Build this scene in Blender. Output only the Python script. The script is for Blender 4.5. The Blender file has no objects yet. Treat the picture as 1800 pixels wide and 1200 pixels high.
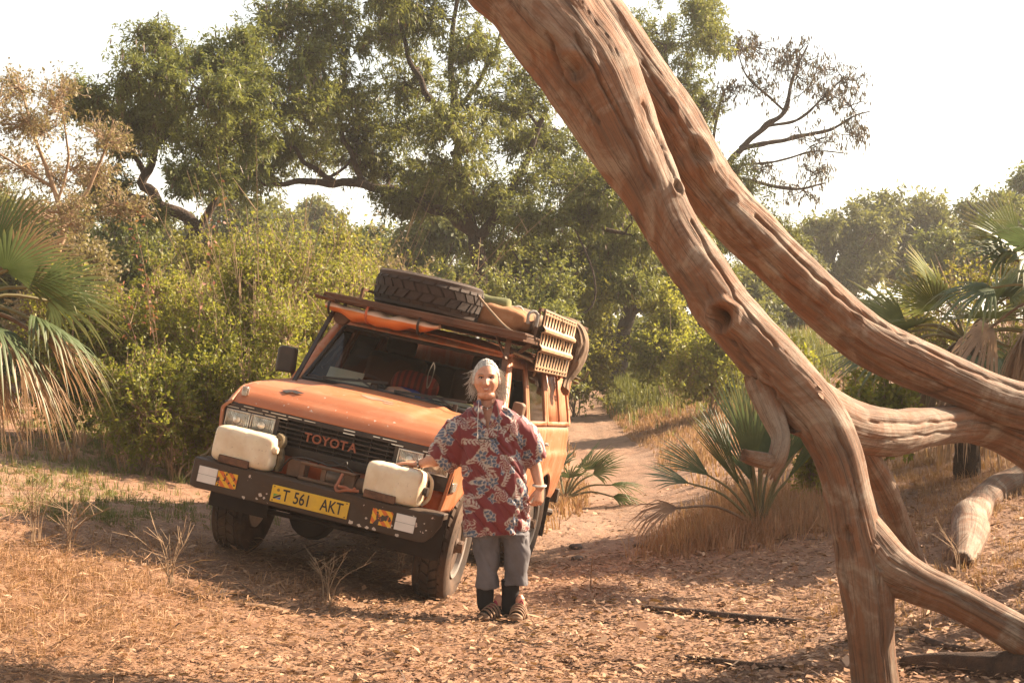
import bpy, bmesh, math, random
import numpy as np
from mathutils import Matrix, Vector

# ------------------------------------------------------------------ scene, camera, sky, sun, exposure
SC = bpy.context.scene
COL = SC.collection
F, HZ, CAMH = 2700.0, 634.0, 1.66          # focal length and horizon of the photograph (1800 px wide), eye height in metres
cam_d = bpy.data.cameras.new('camera')
cam_d.sensor_width = 36.0
cam_d.lens = F / 1800.0 * 36.0
cam_d.shift_y = (HZ - 600.0) / 1800.0
cam_d.clip_start = 0.05
cam_d.clip_end = 2000.0
cam = bpy.data.objects.new('camera', cam_d)
COL.objects.link(cam)
cam.location = (0, 0, CAMH)
cam.rotation_euler = (math.radians(90), 0, 0)
SC.camera = cam

SUN_EL = math.radians(33.0)
SUN_AZ = math.radians(26.0)                 # 0 = straight from the right (+X); positive = a little from beyond the car
sun_dir = Vector((math.cos(SUN_EL) * math.cos(SUN_AZ), math.cos(SUN_EL) * math.sin(SUN_AZ), math.sin(SUN_EL)))
wd = bpy.data.worlds.new('World')
SC.world = wd
wd.use_nodes = True
wn = wd.node_tree
wn.nodes.clear()
sky = wn.nodes.new('ShaderNodeTexSky')
sky.sky_type = 'NISHITA'
sky.sun_disc = False
sky.sun_elevation = SUN_EL
sky.sun_rotation = math.atan2(sun_dir.x, sun_dir.y)
sky.altitude = 0.0
sky.air_density = 1.5
sky.dust_density = 0.6
sky.ozone_density = 0.0
bg = wn.nodes.new('ShaderNodeBackground')
bg.inputs['Strength'].default_value = 0.07
wo = wn.nodes.new('ShaderNodeOutputWorld')
tint = wn.nodes.new('ShaderNodeMix')          # the warm white balance of the photograph
tint.data_type = 'RGBA'; tint.blend_type = 'MULTIPLY'
tint.inputs[0].default_value = 1.0
tint.inputs[7].default_value = (1.0, 0.96, 0.92, 1)
pale = wn.nodes.new('ShaderNodeHueSaturation')   # dusty, almost colourless sky
pale.inputs['Saturation'].default_value = 0.4
wn.links.new(sky.outputs[0], pale.inputs['Color'])
wn.links.new(pale.outputs[0], tint.inputs[6])
wn.links.new(tint.outputs[2], bg.inputs[0])
wn.links.new(bg.outputs[0], wo.inputs[0])
sl = bpy.data.lights.new('sun', 'SUN')
sl.energy = 5.0
sl.angle = math.radians(0.6)
sl.color = (1.0, 0.80, 0.58)
so = bpy.data.objects.new('sun', sl)
COL.objects.link(so)
so.rotation_euler = sun_dir.to_track_quat('Z', 'Y').to_euler()
so.location = sun_dir * 60
vs = SC.view_settings
vs.view_transform = 'Standard'
vs.look = 'None'
vs.exposure = 1.9
vs.gamma = 1.0
vs.use_curve_mapping = False
SC.render.engine = 'CYCLES'
SC.cycles.use_denoising = True
SC.cycles.max_bounces = 8
SC.cycles.diffuse_bounces = 3
SC.cycles.glossy_bounces = 3
SC.cycles.transmission_bounces = 6
SC.cycles.transparent_max_bounces = 8
SC.cycles.volume_bounces = 1
SC.cycles.sample_clamp_indirect = 6.0

# ------------------------------------------------------------------ helpers
def at(px, py, d):
    """a pixel of the photograph at a given distance"""
    return np.array([(px - 900) / F * d, d, CAMH - (py - HZ) / F * d])

def tag(o, label=None, cat=None, group=None, kind=None):
    if label: o['label'] = label
    if cat: o['category'] = cat
    if group: o['group'] = group
    if kind: o['kind'] = kind
    return o

def empty(name, loc=(0, 0, 0), label=None, cat=None, group=None):
    o = bpy.data.objects.new(name, None)
    o.empty_display_size = 0.1
    COL.objects.link(o)
    o.location = loc
    return tag(o, label, cat, group)

def link(name, me, mat=None, parent=None):
    if mat is not None and len(me.materials) == 0:
        me.materials.append(mat)
    o = bpy.data.objects.new(name, me)
    COL.objects.link(o)
    if parent is not None:
        o.parent = parent
    return o

def copy_tree(o, parent=None):
    c = o.copy()
    COL.objects.link(c)
    c.parent = parent
    for ch in list(o.children):
        copy_tree(ch, c)
    return c

def mesh_np(name, V, Q, tint=None, smooth=False, uv=None):
    """fast mesh from arrays; Q is (n,3) or (n,4)"""
    V = np.asarray(V, dtype=np.float32)
    Q = np.asarray(Q, dtype=np.int32)
    me = bpy.data.meshes.new(name)
    k = Q.shape[1]
    me.vertices.add(len(V))
    me.vertices.foreach_set('co', V.ravel())
    me.loops.add(Q.size)
    me.loops.foreach_set('vertex_index', Q.ravel())
    me.polygons.add(len(Q))
    me.polygons.foreach_set('loop_start', np.arange(0, Q.size, k, dtype=np.int32))
    try:
        me.polygons.foreach_set('loop_total', np.full(len(Q), k, dtype=np.int32))
    except Exception:
        pass
    if smooth:
        me.polygons.foreach_set('use_smooth', np.ones(len(Q), dtype=bool))
    me.update(calc_edges=True)
    if tint is not None:
        tint = np.asarray(tint, dtype=np.float32)
        if tint.ndim == 1:
            a = me.attributes.new('tint', 'FLOAT', 'POINT')
            a.data.foreach_set('value', tint)
        else:
            a = me.attributes.new('tint', 'FLOAT_COLOR', 'POINT')
            c = np.ones((len(V), 4), dtype=np.float32)
            c[:, :3] = tint
            a.data.foreach_set('color', c.ravel())
    if uv is not None:
        a = me.attributes.new('grain', 'FLOAT_VECTOR', 'POINT')
        a.data.foreach_set('vector', np.asarray(uv, dtype=np.float32).ravel())
    return me

def unit(v):
    v = np.asarray(v, float)
    return v / (np.linalg.norm(v, axis=-1, keepdims=True) + 1e-12)

def frame_for(d):
    d = unit(d)
    a = np.array([0, 0, 1.0]) if abs(d[2]) < 0.9 else np.array([1.0, 0, 0])
    u = unit(np.cross(a, d))
    return u, np.cross(d, u)

_rng = np.random.default_rng(11)
_PERM = _rng.permutation(4096)
_VAL = _rng.random(4096)
def vnoise(P):
    """value noise, 0..1"""
    P = np.asarray(P, float)
    i = np.floor(P).astype(np.int64)
    f = P - i
    f = f * f * (3 - 2 * f)
    out = np.zeros(P.shape[:-1])
    for dx in (0, 1):
        for dy in (0, 1):
            for dz in (0, 1):
                h = _PERM[(i[..., 0] + dx) & 4095]
                h = _PERM[(h + i[..., 1] + dy) & 4095]
                h = _VAL[(h + i[..., 2] + dz) & 4095]
                w = (f[..., 0] if dx else 1 - f[..., 0]) * (f[..., 1] if dy else 1 - f[..., 1]) * (f[..., 2] if dz else 1 - f[..., 2])
                out += w * h
    return out

def fbm(P, o=4, g=0.5):
    P = np.asarray(P, float)
    s, a, t = 0, 1.0, 0
    for k in range(o):
        s = s + a * vnoise(P * (2 ** k) + 17.3 * k)
        t += a
        a *= g
    return s / t

def smoothpath(pts, n):
    """Catmull-Rom through the rows of pts (any number of columns)"""
    P = np.asarray(pts, float)
    if len(P) == 2:
        t = np.linspace(0, 1, n)[:, None]
        return P[0] * (1 - t) + P[1] * t
    E = np.vstack([2 * P[0] - P[1], P, 2 * P[-1] - P[-2]])
    seg = np.linalg.norm(np.diff(P[:, :3], axis=0), axis=1) + 1e-9
    s = np.concatenate([[0], np.cumsum(seg)])
    s /= s[-1]
    out = []
    for t in np.linspace(0, 1, n):
        k = min(int(np.searchsorted(s, t, side='right')) - 1, len(P) - 2)
        u = (t - s[k]) / (s[k + 1] - s[k])
        p0, p1, p2, p3 = E[k], E[k + 1], E[k + 2], E[k + 3]
        out.append(0.5 * (2 * p1 + (p2 - p0) * u + (2 * p0 - 5 * p1 + 4 * p2 - p3) * u * u + (3 * p1 - p0 - 3 * p2 + p3) * u ** 3))
    return np.array(out)

class MB:
    """collects shapes, builds ONE mesh object"""
    def __init__(self):
        self.v, self.f, self.n = [], [], 0
    def add(self, V, Fs):
        V = np.asarray(V, float).reshape(-1, 3)
        self.v.append(V)
        for q in Fs:
            self.f.append(tuple(int(i) + self.n for i in q))
        self.n += len(V)
        return self
    def hexa(self, p):
        """8 points: bottom ring 0-3, top ring 4-7 (counter-clockwise seen from above)"""
        return self.add(p, [(3, 2, 1, 0), (4, 5, 6, 7), (0, 1, 5, 4), (1, 2, 6, 5), (2, 3, 7, 6), (3, 0, 4, 7)])
    def box(self, c, s, rot=None):
        x, y, z = s[0] / 2, s[1] / 2, s[2] / 2
        p = np.array([(-x, -y, -z), (x, -y, -z), (x, y, -z), (-x, y, -z), (-x, -y, z), (x, -y, z), (x, y, z), (-x, y, z)])
        if rot is not None:
            p = p @ np.array(Matrix.Rotation(rot[1], 3, rot[0])).T if not hasattr(rot, 'shape') else p @ rot.T
        return self.hexa(p + np.asarray(c, float))
    def bar(self, a, b, w, h=None, up=(0, 0, 1)):
        """rectangular bar from a to b"""
        a, b = np.asarray(a, float), np.asarray(b, float)
        h = h or w
        d = unit(b - a)
        u = np.cross(d, up)
        if np.linalg.norm(u) < 1e-4: u = np.array([1.0, 0, 0])
        u = unit(u)
        v = np.cross(u, d)
        q = [-u * w / 2 - v * h / 2, u * w / 2 - v * h / 2, u * w / 2 + v * h / 2, -u * w / 2 + v * h / 2]
        p = [a + k for k in q] + [b + k for k in q]
        return self.add(p, [(0, 1, 2, 3), (7, 6, 5, 4), (0, 4, 5, 1), (1, 5, 6, 2), (2, 6, 7, 3), (3, 7, 4, 0)])
    def tube(self, pts, r, n=8, cap=True):
        P = np.asarray(pts, float)
        R = np.broadcast_to(np.asarray(r, float), (len(P),))
        T = np.gradient(P, axis=0)
        u, v = frame_for(T[0])
        rings = []
        for k in range(len(P)):
            d = unit(T[k])
            u = unit(u - d * (u @ d))
            v = np.cross(d, u)
            a = np.linspace(0, 2 * np.pi, n, endpoint=False)
            rings.append(P[k] + R[k] * (np.cos(a)[:, None] * u + np.sin(a)[:, None] * v))
        V = np.vstack(rings)
        fs = []
        for k in range(len(P) - 1):
            for j in range(n):
                a, b = k * n + j, k * n + (j + 1) % n
                fs.append((a, b, b + n, a + n))
        if cap:
            fs.append(tuple(range(n))[::-1])
            fs.append(tuple(range((len(P) - 1) * n, len(P) * n)))
        return self.add(V, fs)
    def loft(self, rings, cap=True, close=True):
        R = np.asarray(rings, float)
        m, n = R.shape[:2]
        fs = []
        for k in range(m - 1):
            for j in range(n if close else n - 1):
                a, b = k * n + j, k * n + (j + 1) % n
                fs.append((a, b, b + n, a + n))
        if cap:
            fs.append(tuple(range(n))[::-1])
            fs.append(tuple(range((m - 1) * n, m * n)))
        return self.add(R.reshape(-1, 3), fs)
    def lathe(self, prof, n=24, axis='z', c=(0, 0, 0), a0=0):
        """prof rows (radius, height)"""
        a = np.linspace(0, 2 * np.pi, n, endpoint=False) + a0
        rings = []
        for r, h in prof:
            x, y, z = r * np.cos(a), r * np.sin(a), np.full(n, h)
            P = {'z': (x, y, z), 'x': (z, x, y), 'y': (y, z, x)}[axis]
            rings.append(np.stack(P, 1) + np.asarray(c, float))
        return self.loft(rings, cap=True)
    def grid(self, P, skip=None):
        P = np.asarray(P, float)
        m, n = P.shape[:2]
        fs = []
        for i in range(m - 1):
            for j in range(n - 1):
                if skip is None or not skip(i, j):
                    fs.append((i * n + j, (i + 1) * n + j, (i + 1) * n + j + 1, i * n + j + 1))
        return self.add(P.reshape(-1, 3), fs)
    def mesh(self, name, smooth=35):
        me = bpy.data.meshes.new(name)
        me.from_pydata(np.vstack(self.v).tolist(), [], self.f)
        me.update()
        if smooth:
            me.shade_smooth()
            me.set_sharp_from_angle(angle=math.radians(smooth))
        return me
    def build(self, name, mat, parent=None, smooth=35, bevel=0, seg=2, sub=0, solid=0, off=-1.0, loc=None, rot=None):
        o = link(name, self.mesh(name, smooth), mat, parent)
        if loc is not None: o.location = loc
        if rot is not None: o.rotation_euler = rot
        if solid:
            m = o.modifiers.new('thickness', 'SOLIDIFY'); m.thickness = solid; m.offset = off
        if bevel:
            m = o.modifiers.new('bevel', 'BEVEL'); m.width = bevel; m.segments = seg; m.limit_method = 'ANGLE'; m.angle_limit = math.radians(40)
            m.harden_normals = False
        if sub:
            m = o.modifiers.new('sub', 'SUBSURF'); m.levels = sub; m.render_levels = sub
        return o

def text_mesh(body, size, depth, bold=0.0, sx=1.0):
    """lettering lying in the XY plane, centred, as a mesh datablock"""
    cu = bpy.data.curves.new('lettering', 'FONT')
    cu.body = body
    cu.size = size
    cu.extrude = depth
    cu.offset = bold
    cu.align_x = 'CENTER'
    cu.align_y = 'CENTER'
    o = bpy.data.objects.new('lettering', cu)
    COL.objects.link(o)
    dg = bpy.context.evaluated_depsgraph_get()
    me = bpy.data.meshes.new_from_object(o.evaluated_get(dg))
    bpy.data.objects.remove(o)
    if sx != 1.0:
        me.transform(Matrix.Scale(sx, 4, (1, 0, 0)))
    return me

# ------------------------------------------------------------------ materials
class NT:
    def __init__(self, name):
        self.m = bpy.data.materials.new(name)
        self.m.use_nodes = True
        self.t = self.m.node_tree
        self.t.nodes.clear()
        self.out = self.t.nodes.new('ShaderNodeOutputMaterial')
    def n(self, kind, **kw):
        nd = self.t.nodes.new('ShaderNode' + kind)
        for k, v in kw.items():
            if k in nd.inputs: self.set(nd.inputs[k], v)
            else: setattr(nd, k, v)
        return nd
    def set(self, sock, v):
        if hasattr(v, 'is_output') or isinstance(v, bpy.types.NodeSocket):
            self.t.links.new(v, sock)
        else:
            if isinstance(v, tuple) and len(v) == 3 and sock.type == 'RGBA': v = (*v, 1)
            sock.default_value = v
    def coord(self, scale=(1, 1, 1), kind='Object'):
        tc = self.n('TexCoord')
        mp = self.n('Mapping')
        mp.inputs['Scale'].default_value = scale
        self.t.links.new(tc.outputs[kind], mp.inputs[0])
        return mp.outputs[0]
    def attr(self, name, out='Fac'):
        a = self.n('Attribute')
        a.attribute_name = name
        return a.outputs[out]
    def noise(self, vec, scale=5, detail=4, rough=0.55, dist=0.0):
        k = self.n('TexNoise')
        k.inputs['Scale'].default_value = scale
        k.inputs['Detail'].default_value = detail
        k.inputs['Roughness'].default_value = rough
        k.inputs['Distortion'].default_value = dist
        if vec is not None: self.t.links.new(vec, k.inputs['Vector'])
        return k.outputs['Fac']
    def ramp(self, fac, stops, interp='LINEAR'):
        r = self.n('ValToRGB')
        r.color_ramp.interpolation = interp
        e = r.color_ramp.elements
        while len(e) > 1: e.remove(e[0])
        e[0].position = stops[0][0]; e[0].color = self.c4(stops[0][1])
        for p, c in stops[1:]:
            k = e.new(p); k.color = self.c4(c)
        self.t.links.new(fac, r.inputs[0])
        return r.outputs[0]
    @staticmethod
    def c4(c):
        if isinstance(c, (int, float)): return (c, c, c, 1)
        return (*c, 1) if len(c) == 3 else c
    def mix(self, fac, a, b, mode='MIX'):
        k = self.n('Mix')
        k.data_type = 'RGBA'
        k.blend_type = mode
        for s, v in ((k.inputs[0], fac), (k.inputs[6], a), (k.inputs[7], b)):
            self.set(s, v)
        return k.outputs[2]
    def math(self, op, a, b=0.0, clamp=False):
        k = self.n('Math')
        k.operation = op
        k.use_clamp = clamp
        self.set(k.inputs[0], a); self.set(k.inputs[1], b)
        return k.outputs[0]
    def bump(self, h, strength=0.3, dist=0.01, normal=None):
        k = self.n('Bump')
        k.inputs['Strength'].default_value = strength
        k.inputs['Distance'].default_value = dist
        self.t.links.new(h, k.inputs['Height'])
        if normal is not None: self.t.links.new(normal, k.inputs['Normal'])
        return k.outputs[0]
    def bsdf(self, color, rough=0.6, metal=0.0, normal=None, **kw):
        b = self.n('BsdfPrincipled')
        self.set(b.inputs['Base Color'], color)
        self.set(b.inputs['Roughness'], rough)
        self.set(b.inputs['Metallic'], metal)
        if normal is not None: self.t.links.new(normal, b.inputs['Normal'])
        for k, v in kw.items(): self.set(b.inputs[k.replace('_', ' ')], v)
        return b.outputs[0]
    def done(self, sh):
        self.t.links.new(sh, self.out.inputs[0])
        return self.m

def m_plain(name, col, rough=0.6, metal=0.0, vary=0.25, scale=8, bump=0.15, bdist=0.004, dust=0.0, dustcol=(0.30, 0.18, 0.10), **kw):
    """one colour with uneven tone, fine relief and, if asked, dust in patches"""
    k = NT(name)
    co = k.coord()
    n1 = k.noise(co, scale, 5, 0.6)
    n2 = k.noise(co, scale * 9, 3, 0.6)
    lo = tuple(c * (1 - vary) for c in col)
    hi = tuple(min(1, c * (1 + vary)) for c in col)
    c = k.ramp(n1, [(0.3, lo), (0.7, hi)])
    if dust:
        f = k.math('MULTIPLY', k.ramp(k.noise(co, scale * 0.6, 6, 0.65), [(0.35, 0.0), (0.75, 1.0)]), dust)
        c = k.mix(f, c, dustcol)
    return k.done(k.bsdf(c, rough, metal, k.bump(n2, bump, bdist), **kw))

def m_leaf(name, stops, trans=0.45, rough=0.55, clump=1.2):
    """leaves: colour by leaf (attribute tint) and by clump, light shining through"""
    k = NT(name)
    t = k.attr('tint')
    nz = k.noise(k.coord(), clump, 2, 0.5)
    f = k.math('ADD', k.math('MULTIPLY', t, 0.7), k.math('MULTIPLY', nz, 0.3))
    c = k.ramp(f, stops)
    d = k.bsdf(c, rough)
    tr = k.n('BsdfTranslucent')
    k.set(tr.inputs[0], k.mix(0.35, c, (0.30, 0.28, 0.03), 'MIX'))
    ms = k.n('MixShader')
    ms.inputs[0].default_value = trans
    k.t.links.new(d, ms.inputs[1]); k.t.links.new(tr.outputs[0], ms.inputs[2])
    return k.done(ms.outputs[0])
# ------------------------------------------------------------------ the lie of the land: a dry stream bed between two banks
VEH_R = np.array(Matrix.Rotation(math.radians(-11.47), 3, 'Z') @ Matrix.Rotation(math.radians(-2.56), 3, 'X') @ Matrix.Rotation(math.radians(12.0), 3, 'Y'))
VEH_T = np.array([-1.263, 10.831, CAMH - 1.503])
def veh(p): return VEH_R @ np.asarray(p, float) + VEH_T
WHEELS = [(0.74, 0.0), (-0.74, 0.0), (0.74, 2.73), (-0.74, 2.73)]

def sstep(a, b, x):
    t = np.clip((x - a) / (b - a), 0, 1)
    return t * t * (3 - 2 * t)

def base_h(x, y):
    x = np.asarray(x, float); y = np.asarray(y, float)
    xl = -0.6 + 0.9 * sstep(14, 22, y) + 0.5 * sstep(22, 40, y)
    xr = 1.75 + 0.3 * sstep(5, 9, -y) + 0.5 * sstep(15, 30, y)
    tl = np.log1p(np.exp(np.clip((xl - x) * 3.5, -30, 30))) / 3.5
    tr = np.log1p(np.exp(np.clip((x - xr) * 3.5, -30, 30))) / 3.5
    h = 1.5 * (1 - np.exp(-tl / 6.4)) + 1.7 * (1 - np.exp(-tr / 5.5))
    f = np.clip(y - 15, 0, None)
    f = np.where(f < 22, 0.0023 * f * f, 1.113 + 0.8 * (1 - np.exp(-(f - 22) * 0.1012 / 0.8)))
    h = h * (1 - 0.25 * sstep(20, 60, y)) + f
    P = np.stack([x * 0.35, y * 0.35, np.zeros_like(x)], -1)
    h = h + (fbm(P, 3) - 0.5) * 0.22 * sstep(0.3, 2.5, np.abs(x - 0.2) + 0.12 * np.abs(y - 10))
    far = sstep(18, 40, np.hypot(x, y - 10))
    P2 = np.stack([x * 1.7, y * 1.7, np.full_like(x, 4.0)], -1)
    h = h + (fbm(P2, 4) - 0.5) * 0.10 * (1 - 0.5 * far)
    return h

_cp = [veh((a, b, 0.012)) for a, b in WHEELS] + [np.array([-0.16, 9.83, 0.0]), np.array([0.0, 9.83, 0.0])]
_cx = np.array([[p[0], p[1]] for p in _cp])
_cr = np.array([p[2] for p in _cp]) - base_h(_cx[:, 0], _cx[:, 1])
_K = np.exp(-((_cx[:, None, :] - _cx[None]) ** 2).sum(-1) / (2 * 0.75 ** 2))
_cw = np.linalg.solve(_K + 1e-6 * np.eye(len(_cx)), _cr)
def ground_h(x, y):
    x = np.asarray(x, float); y = np.asarray(y, float)
    h = base_h(x, y)
    for (cx, cy), w in zip(_cx, _cw):
        h = h + w * np.exp(-((x - cx) ** 2 + (y - cy) ** 2) / (2 * 0.75 ** 2))
    P3 = np.stack([x * 6, y * 6, np.full_like(x, 9.0)], -1)
    return h + (fbm(P3, 3) - 0.5) * 0.035
def on_ground(px, py, dmin=4.0, dmax=120.0):
    """where the ray through a pixel meets the ground"""
    d = np.geomspace(dmin, dmax, 900)
    x = (px - 900) / F * d
    z = CAMH - (py - HZ) / F * d
    g = ground_h(x, d)
    k = np.argmax(z <= g) if np.any(z <= g) else len(d) - 1
    return np.array([x[k], d[k], g[k]])
def gpt(x, y): return np.array([x, y, float(ground_h(x, y))])

def spaced(lo, mid0, mid1, hi, step, grow=1.13):
    c = list(np.arange(mid0, mid1 + 1e-6, step))
    s, v = step, mid1
    while v < hi:
        s *= grow; v += s; c.append(v)
    s, v = step, mid0
    while v > lo:
        s *= grow; v -= s; c.insert(0, v)
    return np.array(c)
gx = spaced(-420, -6.5, 6.5, 420, 0.045, 1.12)
gy = spaced(-60, 6.0, 17.0, 700, 0.05, 1.10)
GX, GY = np.meshgrid(gx, gy, indexing='ij')
GZ = ground_h(GX, GY)
ni, nj = GX.shape
idx = np.arange(ni * nj).reshape(ni, nj)
GQ = np.stack([idx[:-1, :-1], idx[1:, :-1], idx[1:, 1:], idx[:-1, 1:]], -1).reshape(-1, 4)
k = NT('dry_soil')
co = k.coord(kind='Object')
n1 = k.noise(co, 0.5, 5, 0.6)
n2 = k.noise(co, 4.0, 6, 0.65)
n3 = k.noise(co, 38.0, 4, 0.7)
c = k.ramp(n2, [(0.28, (0.15, 0.072, 0.038)), (0.5, (0.27, 0.138, 0.078)), (0.72, (0.38, 0.21, 0.125))])
c = k.mix(k.ramp(n1, [(0.40, 0.0), (0.62, 0.65)]), c, (0.32, 0.20, 0.130))
c = k.mix(k.ramp(n3, [(0.35, 0.6), (0.62, 0.0)]), c, (0.12, 0.07, 0.04))
nb = k.bump(n3, 0.55, 0.02, k.bump(n2, 0.5, 0.05))
M_SOIL = k.done(k.bsdf(c, 0.95, 0, nb))
ground = link('ground', mesh_np('ground', np.stack([GX, GY, GZ], -1).reshape(-1, 3), GQ, smooth=True), M_SOIL)
tag(ground, 'dry reddish soil of the stream bed and its banks', 'ground', kind='structure')
# ------------------------------------------------------------------ vehicle materials
def m_paint(name, col, dust=(0.42, 0.23, 0.12), amount=0.55, streak=True, rough=0.42):
    k = NT(name)
    co = k.coord()
    big = k.noise(co, 2.2, 6, 0.6)
    fine = k.noise(co, 60, 3, 0.6)
    c = k.mix(k.ramp(big, [(0.35, 0.0), (0.7, 0.35)]), col, tuple(min(1, a * 1.25 + 0.02) for a in col))
    if streak:
        st = k.noise(k.coord((9, 9, 0.55)), 2.4, 5, 0.62, 0.4)
        f = k.math('MULTIPLY', k.ramp(st, [(0.42, 0.0), (0.68, 1.0)]), amount)
        c = k.mix(f, c, dust)
    patch = k.noise(co, 5.5, 6, 0.7)
    f2 = k.math('MULTIPLY', k.ramp(patch, [(0.5, 0.0), (0.75, 1.0)]), amount * 0.6)
    c = k.mix(f2, c, dust)
    chips = k.ramp(k.noise(co, 24, 3, 0.55), [(0.70, 0.0), (0.715, 1.0)])
    scr = k.ramp(k.noise(k.coord((1.2, 9, 9)), 11, 3, 0.6), [(0.66, 0.0), (0.70, 0.55)])
    c = k.mix(scr, c, dust)
    c = k.mix(chips, c, (0.55, 0.42, 0.34))
    r = k.ramp(patch, [(0.3, rough - 0.06), (0.8, rough + 0.3)])
    return k.done(k.bsdf(c, r, 0, k.bump(fine, 0.06, 0.003)))
M_ORANGE = m_paint('orange_paint', (0.41, 0.118, 0.038), dust=(0.44, 0.25, 0.14), amount=0.75)
M_HOOD = m_paint('hood_paint', (0.41, 0.128, 0.047), dust=(0.46, 0.27, 0.16), amount=0.6, streak=False)
M_BRONZE = m_paint('bumper_paint', (0.042, 0.019, 0.006), dust=(0.115, 0.055, 0.022), amount=0.75, streak=False, rough=0.6)
M_BLACK = m_plain('black_trim', (0.018, 0.014, 0.012), 0.55, dust=0.5, dustcol=(0.10, 0.055, 0.03))
M_DARKIN = m_plain('cabin_dark', (0.02, 0.013, 0.010), 0.8)
M_BEZEL = m_plain('bezel_paint', (0.026, 0.014, 0.009), 0.5, dust=0.7, dustcol=(0.07, 0.036, 0.018), scale=14)
M_RUBBER = m_plain('tyre_rubber', (0.028, 0.017, 0.011), 0.85, dust=0.95, dustcol=(0.16, 0.088, 0.048), scale=6, bump=0.3)
M_SPARE = m_plain('spare_rubber', (0.024, 0.015, 0.011), 0.85, dust=0.7, dustcol=(0.085, 0.045, 0.025), scale=5, bump=0.3)
M_RIM = m_plain('rim_silver', (0.55, 0.52, 0.48), 0.4, 0.6, dust=0.6, dustcol=(0.30, 0.20, 0.13))
M_CHROME = m_plain('worn_chrome', (0.6, 0.56, 0.5), 0.28, 0.85, dust=0.4)
M_STEEL = m_plain('rusty_steel', (0.11, 0.06, 0.035), 0.7, 0.2, vary=0.5, dust=0.5, dustcol=(0.20, 0.10, 0.05))
M_RACK = m_plain('rack_paint', (0.085, 0.036, 0.016), 0.6, 0.1, vary=0.4, dust=0.5, dustcol=(0.20, 0.10, 0.05))
M_UNDER = m_plain('underbody', (0.022, 0.014, 0.010), 0.9, dust=0.6, dustcol=(0.045, 0.025, 0.014))
M_WOODBLK = m_plain('dark_wood', (0.12, 0.055, 0.028), 0.8, vary=0.5, scale=20, bump=0.6)
M_ORANGE2 = m_plain('bright_orange', (0.50, 0.10, 0.025), 0.5, dust=0.3)
M_LETTER = m_plain('letter_orange', (0.30, 0.070, 0.025), 0.55, dust=0.3)
M_YELLOW = m_plain('plate_yellow', (0.72, 0.43, 0.012), 0.45, vary=0.12, dust=0.35, dustcol=(0.35, 0.2, 0.06), scale=12)
M_INK = m_plain('plate_ink', (0.02, 0.014, 0.01), 0.6)
M_WHITEREF = m_plain('white_reflector', (0.74, 0.68, 0.62), 0.45, vary=0.08, dust=0.2, dustcol=(0.5, 0.38, 0.28))
M_LAMPRED = m_plain('lamp_amber', (0.45, 0.10, 0.02), 0.25)
k = NT('hazard_tape')
co = k.coord()
sx = k.n('SeparateXYZ'); k.t.links.new(co, sx.inputs[0])
dg = k.math('FRACT', k.math('MULTIPLY', k.math('ADD', sx.outputs[0], sx.outputs[2]), 15.0))
c = k.mix(k.math('GREATER_THAN', dg, 0.5), (0.75, 0.40, 0.015), (0.62, 0.13, 0.012))
c = k.mix(k.ramp(k.noise(co, 22, 3, 0.6), [(0.55, 0.0), (0.57, 1.0)]), c, (0.05, 0.027, 0.014))
M_TAPE = k.done(k.bsdf(c, 0.5))
k = NT('car_glass')
co = k.coord()
fr = k.n('Fresnel'); fr.inputs[0].default_value = 1.5
gl = k.n('BsdfGlossy'); gl.inputs['Roughness'].default_value = 0.03
tr = k.n('BsdfTransparent'); k.set(tr.inputs[0], (0.80, 0.80, 0.76))
df = k.n('BsdfDiffuse'); k.set(df.inputs[0], (0.36, 0.24, 0.14))
m1 = k.n('MixShader'); k.t.links.new(fr.outputs[0], m1.inputs[0]); k.t.links.new(tr.outputs[0], m1.inputs[1]); k.t.links.new(gl.outputs[0], m1.inputs[2])
m2 = k.n('MixShader'); k.t.links.new(k.ramp(k.noise(co, 3, 6, 0.6), [(0.3, 0.003), (0.75, 0.03)]), m2.inputs[0])
k.t.links.new(m1.outputs[0], m2.inputs[1]); k.t.links.new(df.outputs[0], m2.inputs[2])
M_GLASS = k.done(m2.outputs[0])
k = NT('headlamp_glass')
wv = k.n('TexWave'); wv.inputs['Scale'].default_value = 26; wv.inputs['Distortion'].default_value = 1.5
k.t.links.new(k.coord(), wv.inputs['Vector'])
nz = k.noise(k.coord(), 18, 3)
M_LENS = k.done(k.bsdf(k.ramp(nz, [(0.3, (0.30, 0.27, 0.22)), (0.6, (0.62, 0.58, 0.5)), (0.75, (0.85, 0.82, 0.75))]), 0.12, 0.55, k.bump(wv.outputs['Fac'], 0.6, 0.006)))

# ------------------------------------------------------------------ the car, in its own axes: x to its left, y to its rear, z up, origin under the front axle
car = empty('off_road_car', VEH_T, 'dusty orange off-road station wagon with loaded roof rack, leaning on the stream bank', 'car')
car.rotation_mode = 'QUATERNION'
car.rotation_quaternion = Matrix(VEH_R.tolist()).to_quaternion()

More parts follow.
